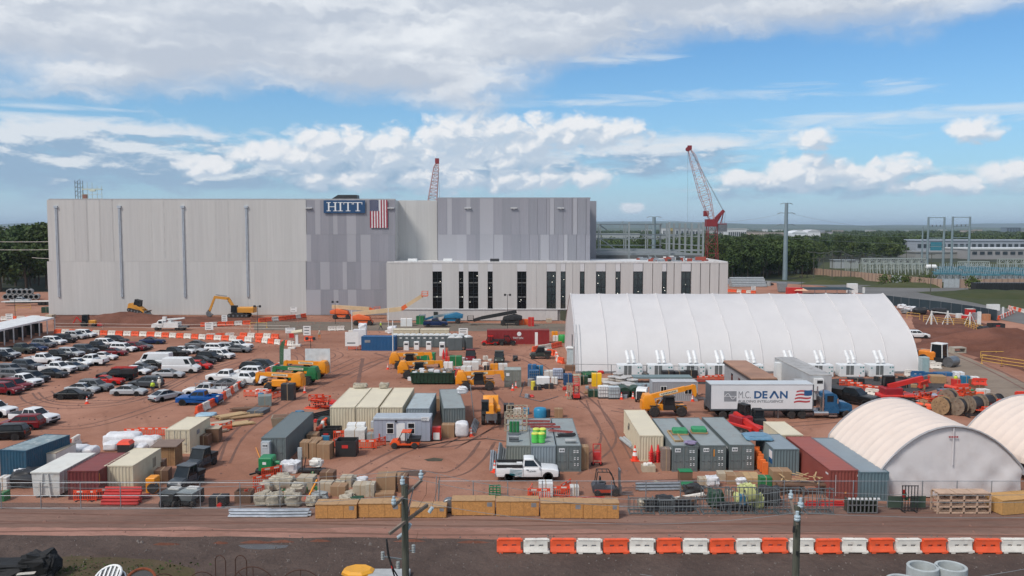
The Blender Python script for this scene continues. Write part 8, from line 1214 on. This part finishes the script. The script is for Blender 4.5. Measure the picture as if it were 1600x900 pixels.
t = lay('stacked_units','white two storey stack of units at the hall ridge right','unit',1333,458); mb = MB(); mb.chb(0,1,0,3.6,2,1.7,.06); mb.o('lower_unit',WHITE,t); mb = MB(); mb.chb(0,1,1.75,3.4,2,1.7,.06); mb.o('upper_unit',WHITE,t); carton(1350,458,3,.6,9,'slim white bollard box right of the stacked units',0,WHITE)
# far left corner
CP_ = mat((.30, .31, .31), .8, name='pipe_concrete')
for r_, n in ((0, 7), (1, 5)):
    for i in range(n): p = G(10+i*8+r_*6,468); t = T('concrete_pipe','grey concrete drain pipe in the stack below the dark wood','pipe',(p.x,p.y,1.0+r_*1.65),20,'concrete drain pipes'); mb = MB(); mb.at(0,0,0,0,0,90).lathe([(.62,-1.6),(.9,-1.6),(.9,1.6),(.62,1.6),(.62,-1.58)],14); mb.o('body',CP_,t)
t = lay('flatbed_trailer','long white decked flatbed trailer below the dark wood','trailer',45,477,8); mb = MB(); mb.box(-7.5,-1.3,1.1,7.5,1.3,1.35); mb.o('deck',mat((.60,.60,.58),.6),t); mb = MB(); mb.box(-6.5,-.6,.7,6.5,.6,1.1); mb.o('chassis',DARK,t); [wheel(t,x,s_*1.0,.5,.4) for x in (3.5,4.7,5.9) for s_ in (-1,1)]; carton(72,489,15,2.2,9,'dark green skip at the white wall corner',0,DG); carton(76,497,10,2,5,'pale rubble sack at the wall corner',0,BEI)
# ---------------------------------------------------------------- foreground: poles, wires, pipes, scrap
PW = mat((.085,.085,.065),.9,0,.3,1.5,bump=.5,bsc=8,stretch=(4,4,.5),name='pole_wood'); ARM = mat((.20,.155,.125),.85,0,.2,3,bump=.3,name='arm_wood'); INS = mat((.42,.50,.55),.3,0,.1,4,name='porcelain')
def insul(t, p, h=.34, r=.10, tilt=None):
    mb = MB(); mb.at(*p); 
    if tilt: mb.M = mb.M @ Matrix.Rotation(R(tilt), 4, 'Y')
    mb.lathe([(r*.5,0),(r*.9,.05),(r,.12),(r*.75,.16),(r,.20),(r*.95,.27),(r*.5,.29),(r*.55,h),(.0,h+.02)],10); return mb.o('insulator',INS,t)
D1 = 40.0; a = AT(632,757,D1); p1 = T('utility_pole','near wooden utility pole with two crossarms in front of the plywood crates','utility pole',(a.x,D1,0)); O = V((a.x,D1,0)); L = lambda x,y,dd=0: AT(x,y,D1+dd)-O
mb = MB(); mb.tube((.04, 0, 0), (0, 0, a.z), .20, 12, .155); mb.o('pole', PW, p1)
A1,A2 = L(616,794,-.35),L(659,751,.35); A1 = V((A1.x,-1.2,a.z-.75)); mb = MB(); u0 = L(614,792,-.7); u1 = L(659,750,.9); mb.bar(u0,u1,.10,.13); mb.o('crossarm',ARM,p1); v0 = L(608,834,-.8); v1 = L(668,789,.9); mb = MB(); mb.bar(v0,v1,.12,.14); mb.o('crossarm',ARM,p1)
insul(p1,u0+V((.03,.05,.07)),.42,.12); insul(p1,u1+V((-.03,-.05,.07)),.42,.12); insul(p1,V((-.09,-.05,a.z-.02)),.42,.12); mb = MB(); mb.bar(L(646,762,.3),L(637,800),.05,.03); mb.bar(L(628,785,-.2),L(634,800),.05,.03); mb.o('arm_brace',GALV,p1)
for (x, y), tl in (((622, 840), 60), ((637, 826), 35), ((671, 800), 40)):
    mb = MB(); o = L(x, y, .2)
    for k in range(5): mb.M = Matrix.Translation(o+V((.055*k*math.sin(R(tl)),0,.07*k*math.cos(R(tl))))) @ Matrix.Rotation(R(tl),4,'Y'); mb.lathe([(.03,-.03),(.10,-.015),(.085,.02),(.03,.035)],9)
    mb.o('strain_insulator', INS, p1)
mb = MB(); mb.bar(L(600,870,-.3),L(630,874),.06); mb.bar(L(640,861,.2),L(646,860,.3),.05); mb.o('bracket',GALV,p1)
for x, y in ((598, 869), (622, 884), (646, 858)):
    mb = MB(); o = L(x, y, -.1)
    for k in range(5): mb.at(o.x,o.y,o.z-.16+.08*k).lathe([(.03,0),(.10,.02),(.08,.05),(.03,.07)],9)
    mb.o('cutout', mat((.24, .26, .26), .4), p1)
mb = MB(); mb.line([L(604,842,-.3),L(606,866,-.3),L(612,885,-.2),L(617,903,-.1)],.045,6); mb.line([L(604,842,-.3),L(608,870,-.3),L(615,890,-.2),L(624,905)],.035,6); mb.o('cable',DARK,p1); mb = MB(); mb.line([L(611,878,-.22),L(613,888,-.2)],.05,6); mb.o('cable_band',RED,p1)
mb = MB(); mb.line([L(667,752,.3),L(666,772,.3),L(652,795,.2),L(640,812)],.014,4); mb.line([L(687,745,.3),L(681,772,.2),L(673,797,.2)],.014,4); mb.line([L(653,832,.2),L(650,845,.2),L(647,855,.2)],.012,4); mb.o('jumper_wire',BRN,p1)
a2 = AT(1247,790,40.0); p2 = T('utility_pole','right wooden utility pole with one receding crossarm before the steel racks','utility pole',(a2.x-.05,40,0)); O2 = V((a2.x-.05,40,0)); mb = MB(); mb.tube((0,0,0),(.02,0,a2.z),.20,12,.16); mb.o('pole',PW,p2); L2 = lambda x,y,dd=0: AT(x,y,40+dd)-O2; q0,q1 = L2(1235,782,1.0),L2(1246,818,-1.1); mb = MB(); mb.bar(q0,q1,.11,.13); mb.o('crossarm',ARM,p2); insul(p2,q0+V((0,-.05,.08)),.44,.12); insul(p2,q1+V((0,.05,.08)),.48,.15); insul(p2,V((.16,-.02,a2.z-.12)),.5,.14); mb = MB(); mb.bar((.16,0,a2.z-.3),(.16,0,a2.z-.1),.05); mb.o('bracket',GALV,p2); mb = MB(); mb.line([L2(1241,822,-.3),L2(1240,832,-.3)],.06,6); mb.box(-.06,-.22,L2(1246,862).z-.1,.06,-.19,L2(1246,862).z+.1); mb.o('plate',DARK,p2)
def wire(label, p, q_, sag, r=.018, m=None, n=14, grp='overhead wires'):
    p,q_ = V(p),V(q_); t = MB(); O = p.copy(); t.line([p.lerp(q_,i/n)-O-V((0,0,sag*4*(i/n)*(1-i/n))) for i in range(n+1)],r,4); o = t.o('overhead_wire',m or mat((.30,.31,.32),.5,.3,name='wire_metal')); o.location = O; return tag(o,label,'wire',grp)
for i,(s_,e_,lb) in enumerate(((O+u0+V((.03,.05,.5)),O2+q1+V((0,.05,.5)),'front wire between the two near utility poles'),(O+V((-.09,0,a.z+.42)),O2+V((.16,0,a2.z+.4)),'middle wire between the two near utility poles'),(O+u1+V((-.03,0,.5)),O2+q0+V((0,0,.5)),'rear wire between the two near utility poles'))): wire(lb,s_,e_,.9,.012); wire(lb.replace('between the two near utility poles','running left from the near pole'),s_,s_+V((-34,-2,1.5)),1.0,.012); wire(lb.replace('between the two near utility poles','running right from the second pole'),e_,e_+V((34,0,2)),1.0,.012)
wire('thin slack cable crossing low over the gravel',AT(1000,897,44),AT(1700,868,38),1.2,.012)
def cring(x,ytop,r,h,label): D = (24-h)/((ytop-355)/F)*1.0; a = G(x,ytop,h); t = T('concrete_ring',label,'concrete ring',(a.x,a.y,0),0,'concrete rings at the picture bottom'); mb = MB(); e = r*.80; mb.lathe([(e,0),(r,0),(r,h-.03),(r-.03,h),(e+.02,h),(e,h-.02),(e,.02)],36); mb.o('wall',mat((.40,.43,.43),.85,0,.12,1.2,bump=.3,dirt=.15,dc=(.25,.25,.24),name='ring_concrete'),t,smooth=False)
cring(1442,884,1.02,1.2,'tall concrete ring left of the pair at the bottom'); cring(1486,884,1.02,1.2,'tall concrete ring right of the pair at the bottom'); cring(1411,906,1.05,1.15,'concrete ring cut by the bottom picture edge')
t = lay('orange_float','orange yellow octagonal plastic float on the gravel','float',560,900); mb = MB(); mb.M = Matrix.Rotation(R(20),4,'Z'); mb.lathe([(.80,0),(.95,.15),(.98,.38),(.78,.55),(0,.56)],8); mb.o('body',mat((.72,.33,.02),.5,0,.1,1,dirt=.2,name='float_orange'),t); t.scale = (1.18,.95,1); mb = MB(); mb.M = Matrix.Rotation(R(20),4,'Z'); mb.lathe([(1.0,.2),(1.02,.25),(1.0,.3)],8); mb.o('band',mat((.5,.24,.03),.5),t)
t = lay('concrete_slab','pale concrete slab at the bottom beside the near pole','slab',606,908); mb = MB(); mb.chb(0,.5,0,2.8,1.6,.35,.03); mb.o('body',CONC,t)
t = lay('tarpaulin_heap','large black tarpaulin heap at the bottom left corner','tarpaulin',22,908); mb = MB(); BLK = mat((.008,.008,.009),.8,0,.2,2,name='black_tarp'); lumpy(mb,-1.2,.8,0,5.2,2.4,1.1,3,.3,18,10); lumpy(mb,1.3,.8,0,2.4,1.8,1.75,8,.35,16,10); lumpy(mb,2.1,.7,.3,1.0,1.0,1.25,5,.3,12,8); mb.o('sheet',BLK,t); t2 = lay('timber_lath','bundle of pale laths on the black tarpaulin','timber',40,906,4,.3); mb = MB(); [mb.bar((-.6,.1*k,.35+.02*k),(.6,.1*k,.42+.02*k),.05,.04) for k in range(3)]; mb.o('laths',BWHITE,t2)['kind'] = 'stuff'
t = lay('cable_drum','tilted white slatted drum coil at the bottom left','drum',178,915); t.rotation_euler = (R(28),R(-12),0); mb = MB(); mb.lathe([(.82,.9),(.95,.88),(.98,.98),(.92,1.05),(.82,1.02),(.82,.9)],22); mb.lathe([(.82,.3),(.95,.28),(.98,.38),(.92,.45),(.82,.42),(.82,.3)],22); mb.o('ring',WHITE,t)
for k in range(5): mb = MB(); x = -.62+.31*k; hh_ = math.sqrt(.85**2-x*x); mb.box(x-.06,-hh_,.94,x+.06,hh_,.99); mb.o('slat',WHITE,t)
MB().lathe([(.9,.0),(.9,.9)],18).o('barrel',DARK,t); RUST = mat((.22,.055,.02),.85,0,.3,3,name='rust'); t = lay('rusty_ring','rusty round ring with a pale bar inside at the bottom left','ring',222,917); t.rotation_euler = (R(40),R(10),0); mb = MB(); mb.line([(.95*math.cos(i*PI/12),.95*math.sin(i*PI/12),.7) for i in range(25)],.09,6); mb.o('ring',RUST,t); mb = MB(); mb.bar((-.5,-.4,.7),(.4,.4,.75),.1,.05); mb.bar((.4,.4,.75),(.3,-.4,.7),.08,.05); mb.o('bar',BWHITE,t); MB().lathe([(.85,.0),(.85,.66)],18).o('barrel',DARK,t)
for i,(x,y,r,lb) in enumerate(((345,907,.42,'narrow rusty steel hoop left of two upright ones'),(377,907,.42,'narrow rusty steel hoop right of two upright ones'),(396,921,1.55,'large rusty spoked hoop in the middle of the bottom edge'),(470,925,1.5,'large rusty spoked hoop at the right of the group'),(315,914,.9,'low rusty hoop behind the left upright ones'),(255,916,.85,'low rusty hoop beside the rusty ring'),(392,925,1.0,'smaller rusty hoop nested in the large one'),(455,925,1.0,'smaller rusty hoop nested in the right one'))):
    t = lay('steel_hoop',lb,'hoop',x,y,i*7-20,0,'rusty hoops at the bottom edge'); hgt = 1.75 if r < .5 else r; mb = MB(); mb.line([(r*math.cos(PI*k/14),.0,(hgt-r)+r*math.sin(PI*k/14)) for k in range(15)],.035,5); mb.line([(r,0,0),(r,0,hgt-r+.01)],.035,5); mb.line([(-r,0,0),(-r,0,hgt-r+.01)],.035,5); mb.o('hoop',mat((.07,.03,.018),.85,name='dark_rust'),t)
    if r > 1: [MB().bar((0,0,0),(r*math.cos(q),0,r*math.sin(q)),.04).o('spoke',mat((.07,.03,.018),.85,name='dark_rust'),t) for q in (.8,1.57,2.3)]
# loose stones, twigs and tufts on the gravel
mb = MB(); rs = random.Random(9)
for _ in range(900):
    x,y = rs.uniform(-42,42),65.3-13*rs.random()**1.3; s_ = rs.uniform(.03,.10)*(1 if rs.random() < .97 else 1.7); mb.at(x,y,.012,rs.uniform(0,360)); mb.frus(0,0,0,s_*1.5,s_,s_*.8,s_*.8,s_*.5,s_*.1)
o = mb.o('loose_stones',mat((.15,.125,.112),.9,0,.4,1)); struct(o,'stuff'); o['label'] = 'loose stones scattered over the dark gravel'
mb = MB()
for _ in range(2600):
    x,y = rs.uniform(-70,60),rs.uniform(66,240); s_ = rs.uniform(.05,.16)+y*.0006; mb.at(x,y,.0,rs.uniform(0,360)); mb.frus(0,0,0,s_*1.5,s_,s_*.5,s_*.8,s_*.5,s_*.1)
o = mb.o('loose_clods',mat((.24,.13,.10),.95,0,.4,1)); struct(o,'stuff'); o['label'] = 'small clods of dirt scattered over the yard'
P = []; rg = np.random.default_rng(5)
for cx, cy, n in ((125, 888, 120), (40, 880, 50), (240, 888, 60), (90, 893, 90)):
    c = G(cx,cy); q_ = rg.normal(size=(n,3))*np.array([2.2,.7,0]); q_[:,2] = .06+rg.random(n)*.07; P.append(q_+np.array([c.x,c.y,0]))
o = quadmesh('grass_tufts',leafquads(np.concatenate(P),.10,rg),LEAFD); struct(o,'stuff'); o.name = 'grass'; o['label'] = 'rough grass at the bottom left corner'

for k in range(96):
    zx = ((640,775,556,604),(822,1012,576,622),(1300,1480,592,636),(395,520,735,790),(1010,1200,745,792),(440,560,640,700))[k % 6]; x,y = rr.uniform(*zx[:2]),rr.uniform(*zx[2:])
    if k % 4 == 3: sack(x,y,rr.uniform(5,11),rr.uniform(.5,1),rr.uniform(3,6),'small bag lying among the stored materials',LIT[k % 8],k,grp='small loose bags',sq=.4)
    else: carton(x,y,rr.uniform(4,10),rr.uniform(.4,1),rr.uniform(2.5,8),'small loose box among the stored materials',rr.uniform(0,90),(LIT+[WOOD,GRN,BEI,DARK])[k % 12],grp='small loose boxes')
for i,(pts,m_) in enumerate((([(655,700),(700,690),(760,686),(790,690)],DARK),([(1085,620),(1100,616),(1112,622)],DARK),([(880,600),(890,615),(892,625)],DARK),([(400,700),(406,716),(420,722)],YEL),([(820,596),(812,620),(845,628),(872,620)],STEEL),([(1310,600),(1340,606),(1380,604)],DARK))):
    P = [G(*p)+V((0,0,.05)) for p in pts]; mb = MB(); mb.line([p-P[0] for p in P],.05,5); o = mb.o('ground_hose',m_); o.location = P[0]; tag(o,('long dark hose across the dirt before the office cabin','short hose by the raised telehandler','hose trailing from the brown timber cage','yellow hose at the long grey container foot','grey cable looping round the white trailer generator','dark cable before the right chillers')[i],'hose')
# ---------------------------------------------------------------- far background: substation, poles, distant buildings
TANW = mat((.40,.27,.20),.8,0,.08,.4,name='tan_wall'); SSM = mat((.40,.43,.40),.5,.3,.1,1,name='substation_steel')
def wallrun(label, pts, h, name='precast_wall'):
    P = [G(*p) for p in pts]; t = T(name,label,'wall',tuple(P[0])); O = P[0]; hs = [(y1-y0) for y0,y1 in h]
    for i, (a, c) in enumerate(zip(P, P[1:])):
        n = max(1, round((c-a).length/2.6))
        for k in range(n):
            q0,q1 = a.lerp(c,k/n)-O,a.lerp(c,(k+1)/n)-O; hh_ = 3.5; mb = MB(); mb.bar(q0+V((.1,0,hh_/2)),q1+V((-.1,0,hh_/2)),.15,hh_); mb.o('panel',TANW,t); mb = MB(); mb.cb(q0.x,q0.y,0,.4,.4,hh_+.15); mb.o('pier',mat((.28,.19,.15),.8),t)
    return t
wallrun('long tan precast wall with dark piers in front of the substation',[(1252,428),(1330,436),(1392,442)],[(0,0)]); wallrun('tan precast wall right of the pale gate panels by the bend',[(1410,444),(1472,450)],[(0,0)]); wallrun('tan precast wall running to the right edge behind the dark box',[(1500,450),(1620,449)],[(0,0)])
def gatep(label,x0,x1,y0,y1): a,c = G(x0,y0),G(x1,y1); t = T('metal_gate',label,'gate',tuple(a)); d = c-a; n = 3; [MB().bar(d*(k/n)+V((.05,0,1.8)),d*((k+1)/n)+V((-.05,0,1.8)),.12,3.4).o('leaf',mat((.40,.43,.45),.5),t) for k in range(n)]; return t
gatep('pale grey gate in the tan wall left of the bend',1393,1409,442.3,444); gatep('wide pale grey gate in the tan wall at the bend',1474,1499,450,450)
t = T('box_unit','black slatted box unit at the far right in front of the wall','unit',tuple(G(1545,458))); mb = MB(); mb.cb(8,3,0,24,4,3.6); mb.o('core',DARK,t); [MB().cb(-3.8+.9*k,.9,.2,.25,.2,3.5).o('slat',mat((.02,.02,.02),.6),t) for k in range(26)]
def gantry(label, x0, x1, yt, yb, D, n):   # lattice girder on A-frame legs
    a,c = AT(x0,yt,D),AT(x1,yt,D); t = T('substation_gantry',label,'gantry',(a.x,D,0),0,'substation gantries'); w = c.x-a.x; h = a.z; mb = MB()
    for y in (0,2.0): mb.bar((0,y,h),(w,y,h),.42); mb.bar((0,y,h-2.4),(w,y,h-2.4),.42); [mb.bar((w*k/(2*n),y,h-(0 if k % 2 else 2.2)),(w*(k+1)/(2*n),y,h-(2.2 if k % 2 else 0)),.18) for k in range(2*n)]
    mb.o('girder', SSM, t)
    for k in range(n+1): x = w*k/n; mb = MB(); mb.bar((x,-1.2,0),(x,.2,h),.32); mb.bar((x,3.2,0),(x,1.8,h),.32); mb.o('leg',SSM,t)
    return t
gantry('long pale lattice gantry in the substation behind the tan wall',1348,1447,404,0,432,9); gantry('second lattice gantry lower behind the first',1352,1440,413,0,448,8); gantry('pale lattice gantry near the teal switchgear',1500,1546,409,0,440,5); gantry('pale lattice gantry at the right picture edge',1562,1625,405,0,440,5)
def spost():
    t = T('busbar_post','p','post'); mb = MB(); mb.bar((0,0,0),(0,0,4.2),.3); mb.bar((-1.1,0,4.2),(1.1,0,4.2),.25); mb.o('support',SSM,t)
    for x in (-1,0,1): mb = MB(); mb.tube((x,0,4.2),(x,0,5.8),.17,6,.12); mb.o('insulator',mat((.13,.13,.145),.4),t)
    return t
rp = random.Random(8)
for i in range(44): x = 1322+i*2.95; D = rp.choice((455,475,495)) if x > 1345 else 470; a = AT(x+rp.uniform(-1,1),400,D); put('spost',spost,(a.x,D,0),0,'grey steel busbar post standing in the substation behind the tan wall','busbar posts',sc=(1,1,rp.uniform(.9,1.35)))
TEQ = mat((.075, .20, .25), .4, 0, .1, 1, name='teal_enamel')
def sgear():
    t = T('switchgear','s','switchgear'); mb = MB(); mb.chb(0,0,3.0,2.6,1.6,.8,.15); mb.tube((-1.9,.6,4.0),(1.9,.6,4.0),.18,6); mb.o('tank',TEQ,t); mb = MB(); [mb.bar((x,y,0),(x,y,3.0),.25) for x in (-1.4,1.4) for y in (-.9,.9)]; mb.box(-1.6,-1,1.3,1.6,1,1.5); mb.o('stand',mat((.22,.25,.27),.6),t); mb = MB(); [mb.tube((x,0,3.8),(x*1.3,0,5.6),.13,6) for x in (-.9,0,.9)]; mb.o('bushing',mat((.30,.36,.40),.5,name='bushing_grey'),t); mb = MB(); mb.cb(-.8,-1.1,.3,.9,.3,1.5); mb.cb(.7,-1.1,.2,.6,.3,1.2); mb.o('control_box',mat((.32,.34,.36),.5),t); return t
for r_, D in ((0, 372), (1, 395), (2, 420)):
    for i in range(15): a = AT(1464+i*10.4+r_*4,425,D); put('sgear',sgear,(a.x,D,0),0,'teal switchgear tank on dark legs behind the right part of the wall','teal switchgear units',sc=(1,1,rp.uniform(.95,1.2)))
a = AT(1455,417,400); t = T('storage_tank','white horizontal tank left of the teal switchgear','tank',(a.x,400,0)); mb = MB(); mb.at(0,0,a.z,0,90).lathe([(.6,-2.4),(1.1,-2.0),(1.1,2.0),(.6,2.4)],14); mb.o('shell',WHITE,t); mb = MB(); [mb.box(x,-.6,0,x+.4,.6,a.z-.8) for x in (-1.6,1.2)]; mb.o('saddle',SSM,t); a = AT(1322,411,500); t = T('control_house','low grey control house at the left of the substation','building',(a.x,500,0)); mb = MB(); mb.box(-6.5,0,0,7,8,4.6); mb.o('wall',mat((.34,.36,.37),.6),t); mb = MB(); mb.box(-7,-.4,4.6,7.5,8.4,5.0); mb.o('roof',mat((.25,.27,.28),.6),t)
MONO = mat((.24, .30, .33), .5, .3, .06, .5, name='monopole_steel')
def mono(label, x, yt, yb, D, r0, r1, arms=(), name='transmission_pole'):
    a = AT(x,yt,D); t = T(name,label,'pole',(a.x,D,0)); mb = MB(); mb.tube((0,0,0),(0,0,a.z),r0,12,r1); mb.o('shaft',MONO,t)
    for y,w in arms: z = AT(x,y,D).z; mb = MB(); mb.bar((-w,0,z+.2),(0,0,z),.2); mb.bar((0,0,z),(w,0,z+.2),.2); mb.o('arm',MONO,t); [(lambda q: q.o('insulator',STEEL,t))(MB().tube((s_*w,0,z+.2),(s_*(w+1.4),0,z-.3),.14,6)) for s_ in (-1,1)]
    return t
mono('tall grey steel monopole standing at the wood edge',1229,317,438,390,1.12,.75,((333,2.6),(351,2.6),(318,1.4))); mono('thick grey monopole top rising beyond the steel frame',1022,339,390,430,1.1,.85,((339,2.2),)); mono('slim grey pole left of the twin H-frames',1442,354,412,500,.55,.4)
def hframe(label, x0, x1, yt):
    D = 500; a,c = AT(x0,yt,D),AT(x1,yt,D); t = T('line_portal',label,'portal',(a.x,D,0),0,'tall line portals'); w = c.x-a.x; [MB().tube((x,0,0),(x,0,a.z),0.75,10,.55).o('shaft',MONO,t) for x in (0,w)]; [MB().bar((0,0,AT(x0,y,D).z),(w,0,AT(x0,y,D).z),.4).o('beam',MONO,t) for y in (yt+1,yt+15.5,yt+33,yt+46)]
    for k in range(3): z = AT(x0,yt+15,D).z; mb = MB(); mb.tube((w*(.25+.25*k),0,z),(w*(.25+.25*k),0,z+1),.3,6); mb.o('insulator',STEEL,t)
hframe('left one of two tall grey line portals in the substation',1451,1476,339); hframe('right one of two tall grey line portals in the substation',1489,1516,338.5)
def wpole(label,x,yt,yb,arm=2.6): p = G(x,yb); a = AT(x,yt,p.y); t = T('distribution_pole',label,'utility pole',(a.x,p.y,0),0,'wooden distribution poles before the wall'); mb = MB(); mb.tube((0,0,0),(0,0,a.z),.18,7,.12); mb.o('pole',PW,t); [MB().bar((-w,0,a.z-z_),(w,0,a.z-z_),.15).o('crossarm',PW,t) for z_,w in ((.4,arm),(3.2,arm*.7))] if arm else None; return a
wa = [wpole('%s slim wooden pole from the left in front of the tan wall' % ORD[i],x,yt,yb) for i,(x,yt,yb) in enumerate(((1262,392,434),(1272,393,437),(1287,394,436),(1301,391,438),(1315,391,437),(1330,398,437)))]; wpole('tall dark slim pole in front of the bend of the wall',1456,396,460,1.2); wpole('slim wooden pole rising from the wood edge left of the monopole',1210,392,432); wpole('bare slim pole in the wood right of the monopole',1417,376,425,0); wpole('slim wooden pole by the wood edge near the office block',1185,405,434,1.5)
for i in range(5): wire('thin conductor strung between the wooden poles before the wall',wa[i]+V((0,0,-.2)),wa[i+1]+V((0,0,-.2)),.5,.07,n=6)
for i,(p,q_,D0,D1_,sg) in enumerate((((1232,333),(1470,357),390,500,3),((1232,351),(1470,366),390,500,3),((1226,333),(1030,342),390,430,3),((1226,351),(1030,356),390,430,3),((1236,372),(1640,380),390,520,2),((1330,392),(1470,404),420,470,1.5))): wire('high conductor line leading from the grey monopole',AT(*p,D0),AT(*q_,D1_),sg,.05)
for y,x0 in ((376.5,-60),(389,-60),(402.5,50)): wire('pale horizontal conductor before the dark wood at the left',AT(x0,y,305),AT(110,y+.3,305),.3,.09,BWHITE,6)
def block(name,label,x0,x1,yt,D,c,roof=None,rows=0,cols=0,dep=30,arch=False,wc=(.04,.05,.06),band=None):
    a,b_ = AT(x0,yt,D),AT(x1,yt,D); t = T(name,label,'building',(a.x,D,0)); w = b_.x-a.x; h = a.z; mb = MB(); mb.box(0,0,0,w,dep,h); mb.o('wall',mat(c,.6,0,.05,.05),t); mb = MB()
    if arch: mb.prism([(w*k/10,h+.16*w*math.sin(PI*k/10)) for k in range(11)][::-1],-.5,dep+.5)
    else: mb.box(-.5, -.5, h, w+.5, dep+.5, h+.9)
    mb.o('roof',mat(roof or tuple(x*.8 for x in c),.6,0,.1,.05),t); WM = mat(wc,.3,0,.1,.1)
    for r_ in range(rows):
        for k in range(cols): mb = MB(); z0 = h-(r_+1)*(h*.8/rows)*.62; mb.box(w*(k+.2)/cols,-.3,z0,w*(k+.8)/cols,-.02,z0+h*.30/rows); mb.o('window',WM,t)
    if band: mb = MB(); mb.box(w*band[0],-.4,0,w*band[1],-.02,h-.8); mb.o('cladding_band',mat(band[2],.4),t)
    return t
block('office_tower','white office block with dark vertical windows beyond the crane',1138,1166,358,1250,(.62,.62,.62),rows=1,cols=9); block('warehouse','low tan warehouse right of the white office block',1167,1196,363,1500,(.45,.38,.33)); block('warehouse','second low tan warehouse left of the monopole',1194,1229,364,1600,(.48,.40,.35)); block('sports_hall','white hall with arched roof just right of the monopole',1237,1261,364,1250,(.68,.70,.72),(.72,.74,.76),arch=True); block('sports_hall','white angular wing beside the arched hall',1262,1282,362,1250,(.70,.70,.72),arch=True); block('low_block','small pale block far right of the arched hall',1285,1301,363,1900,(.42,.40,.42)); block('low_block','tiny white block beyond the wood right of the arched hall',1306,1326,364,2300,(.5,.5,.5))
block('data_centre','long grey blue building with teal band behind the line portals',1432,1640,377,760,(.34,.37,.42),rows=1,cols=22,dep=60,band=(.105,.19,(.04,.20,.26))); block('warehouse','pale flat roofed warehouse in front of the long grey building',1517,1660,390,640,(.30,.29,.29),(.55,.56,.56),rows=1,cols=12,dep=40); block('warehouse','low grey shed left of the pale roofed warehouse',1430,1520,395,660,(.28,.28,.27),rows=0,dep=30); block('office_tower','dark glass office block on the horizon at the right',1573,1595,356,2400,(.16,.20,.24),rows=3,cols=5); block('office_tower','small block beside the dark glass one on the horizon',1594,1604,359,2400,(.25,.27,.29))
block('data_centre','white and grey building far left above the dark wood',-30,100,356,900,(.44,.46,.50),rows=2,cols=5,dep=60); block('data_centre','lower white wing of the building at the far left',-40,50,364,860,(.60,.61,.63),rows=1,cols=6,dep=30); block('data_centre','grey block with dark window at the far left near the wall',50,105,358,870,(.33,.36,.40),rows=1,cols=4)
for x0,x1,yt,D,c,lb in ((930,1000,366,1000,(.36,.38,.38),'long pale warehouse seen through the steel frame'),(1000,1062,367,1050,(.30,.32,.33),'grey warehouse seen through the right part of the steel frame'),(1036,1046,357,1700,(.60,.60,.60),'small white block seen between steel columns'),(1047,1053,357,1700,(.55,.42,.15),'small ochre block seen between steel columns'),(1056,1076,357,1600,(.38,.40,.42),'grey blue block seen between steel columns'),(1077,1100,358,1600,(.45,.46,.47),'pale block behind the last steel columns'),(1113,1138,360,1700,(.40,.38,.37),'tan row of blocks behind the crane mast')): block('warehouse' if x1-x0 > 30 else 'low_block',lb,x0,x1,yt,D,c,rows=1 if x1-x0 < 30 else 0,cols=5)
a = AT(960,383,640); t = T('marquee','small white marquee roof seen through the steel frame','tent',(a.x,640,0)); mb = MB(); mb.frus(0,0,4.5,9,9,4.5,.4,.4); mb.o('roof',WHITE,t); mb = MB(); mb.cb(0,0,0,8.4,8.4,4.5); mb.o('wall',WHITE,t)
rb = random.Random(4)
for i in range(26): x = rb.uniform(1000,1590); block('far_building','tiny pale far building among the trees near the horizon',x,x+rb.uniform(4,16),rb.uniform(358.2,361),rb.uniform(2300,3600),rb.choice(((.5,.5,.5),(.42,.36,.32),(.6,.6,.6),(.3,.32,.35))))['group'] = 'tiny far buildings'
# ---------------------------------------------------------------- air between here and the hills
hz = MB(); hz.box(-26500,-2500,-1.0,26500,26500,155); ho = hz.o('haze',mat((1,1,1),1)); ho.data.materials.clear(); hm = bpy.data.materials.new('haze_air'); hm.use_nodes = True; hm.node_tree.nodes.clear(); hv = hm.node_tree.nodes.new('ShaderNodeVolumePrincipled'); hv.inputs['Color'].default_value = (.60,.75,.92,1); hv.inputs['Density'].default_value = 6.0e-5; hv.inputs['Anisotropy'].default_value = .0; ho_ = hm.node_tree.nodes.new('ShaderNodeOutputMaterial'); hm.node_tree.links.new(hv.outputs[0],ho_.inputs['Volume']); ho.data.materials.append(hm); struct(ho,'stuff'); ho['label'] = 'pale blue haze over the whole site'
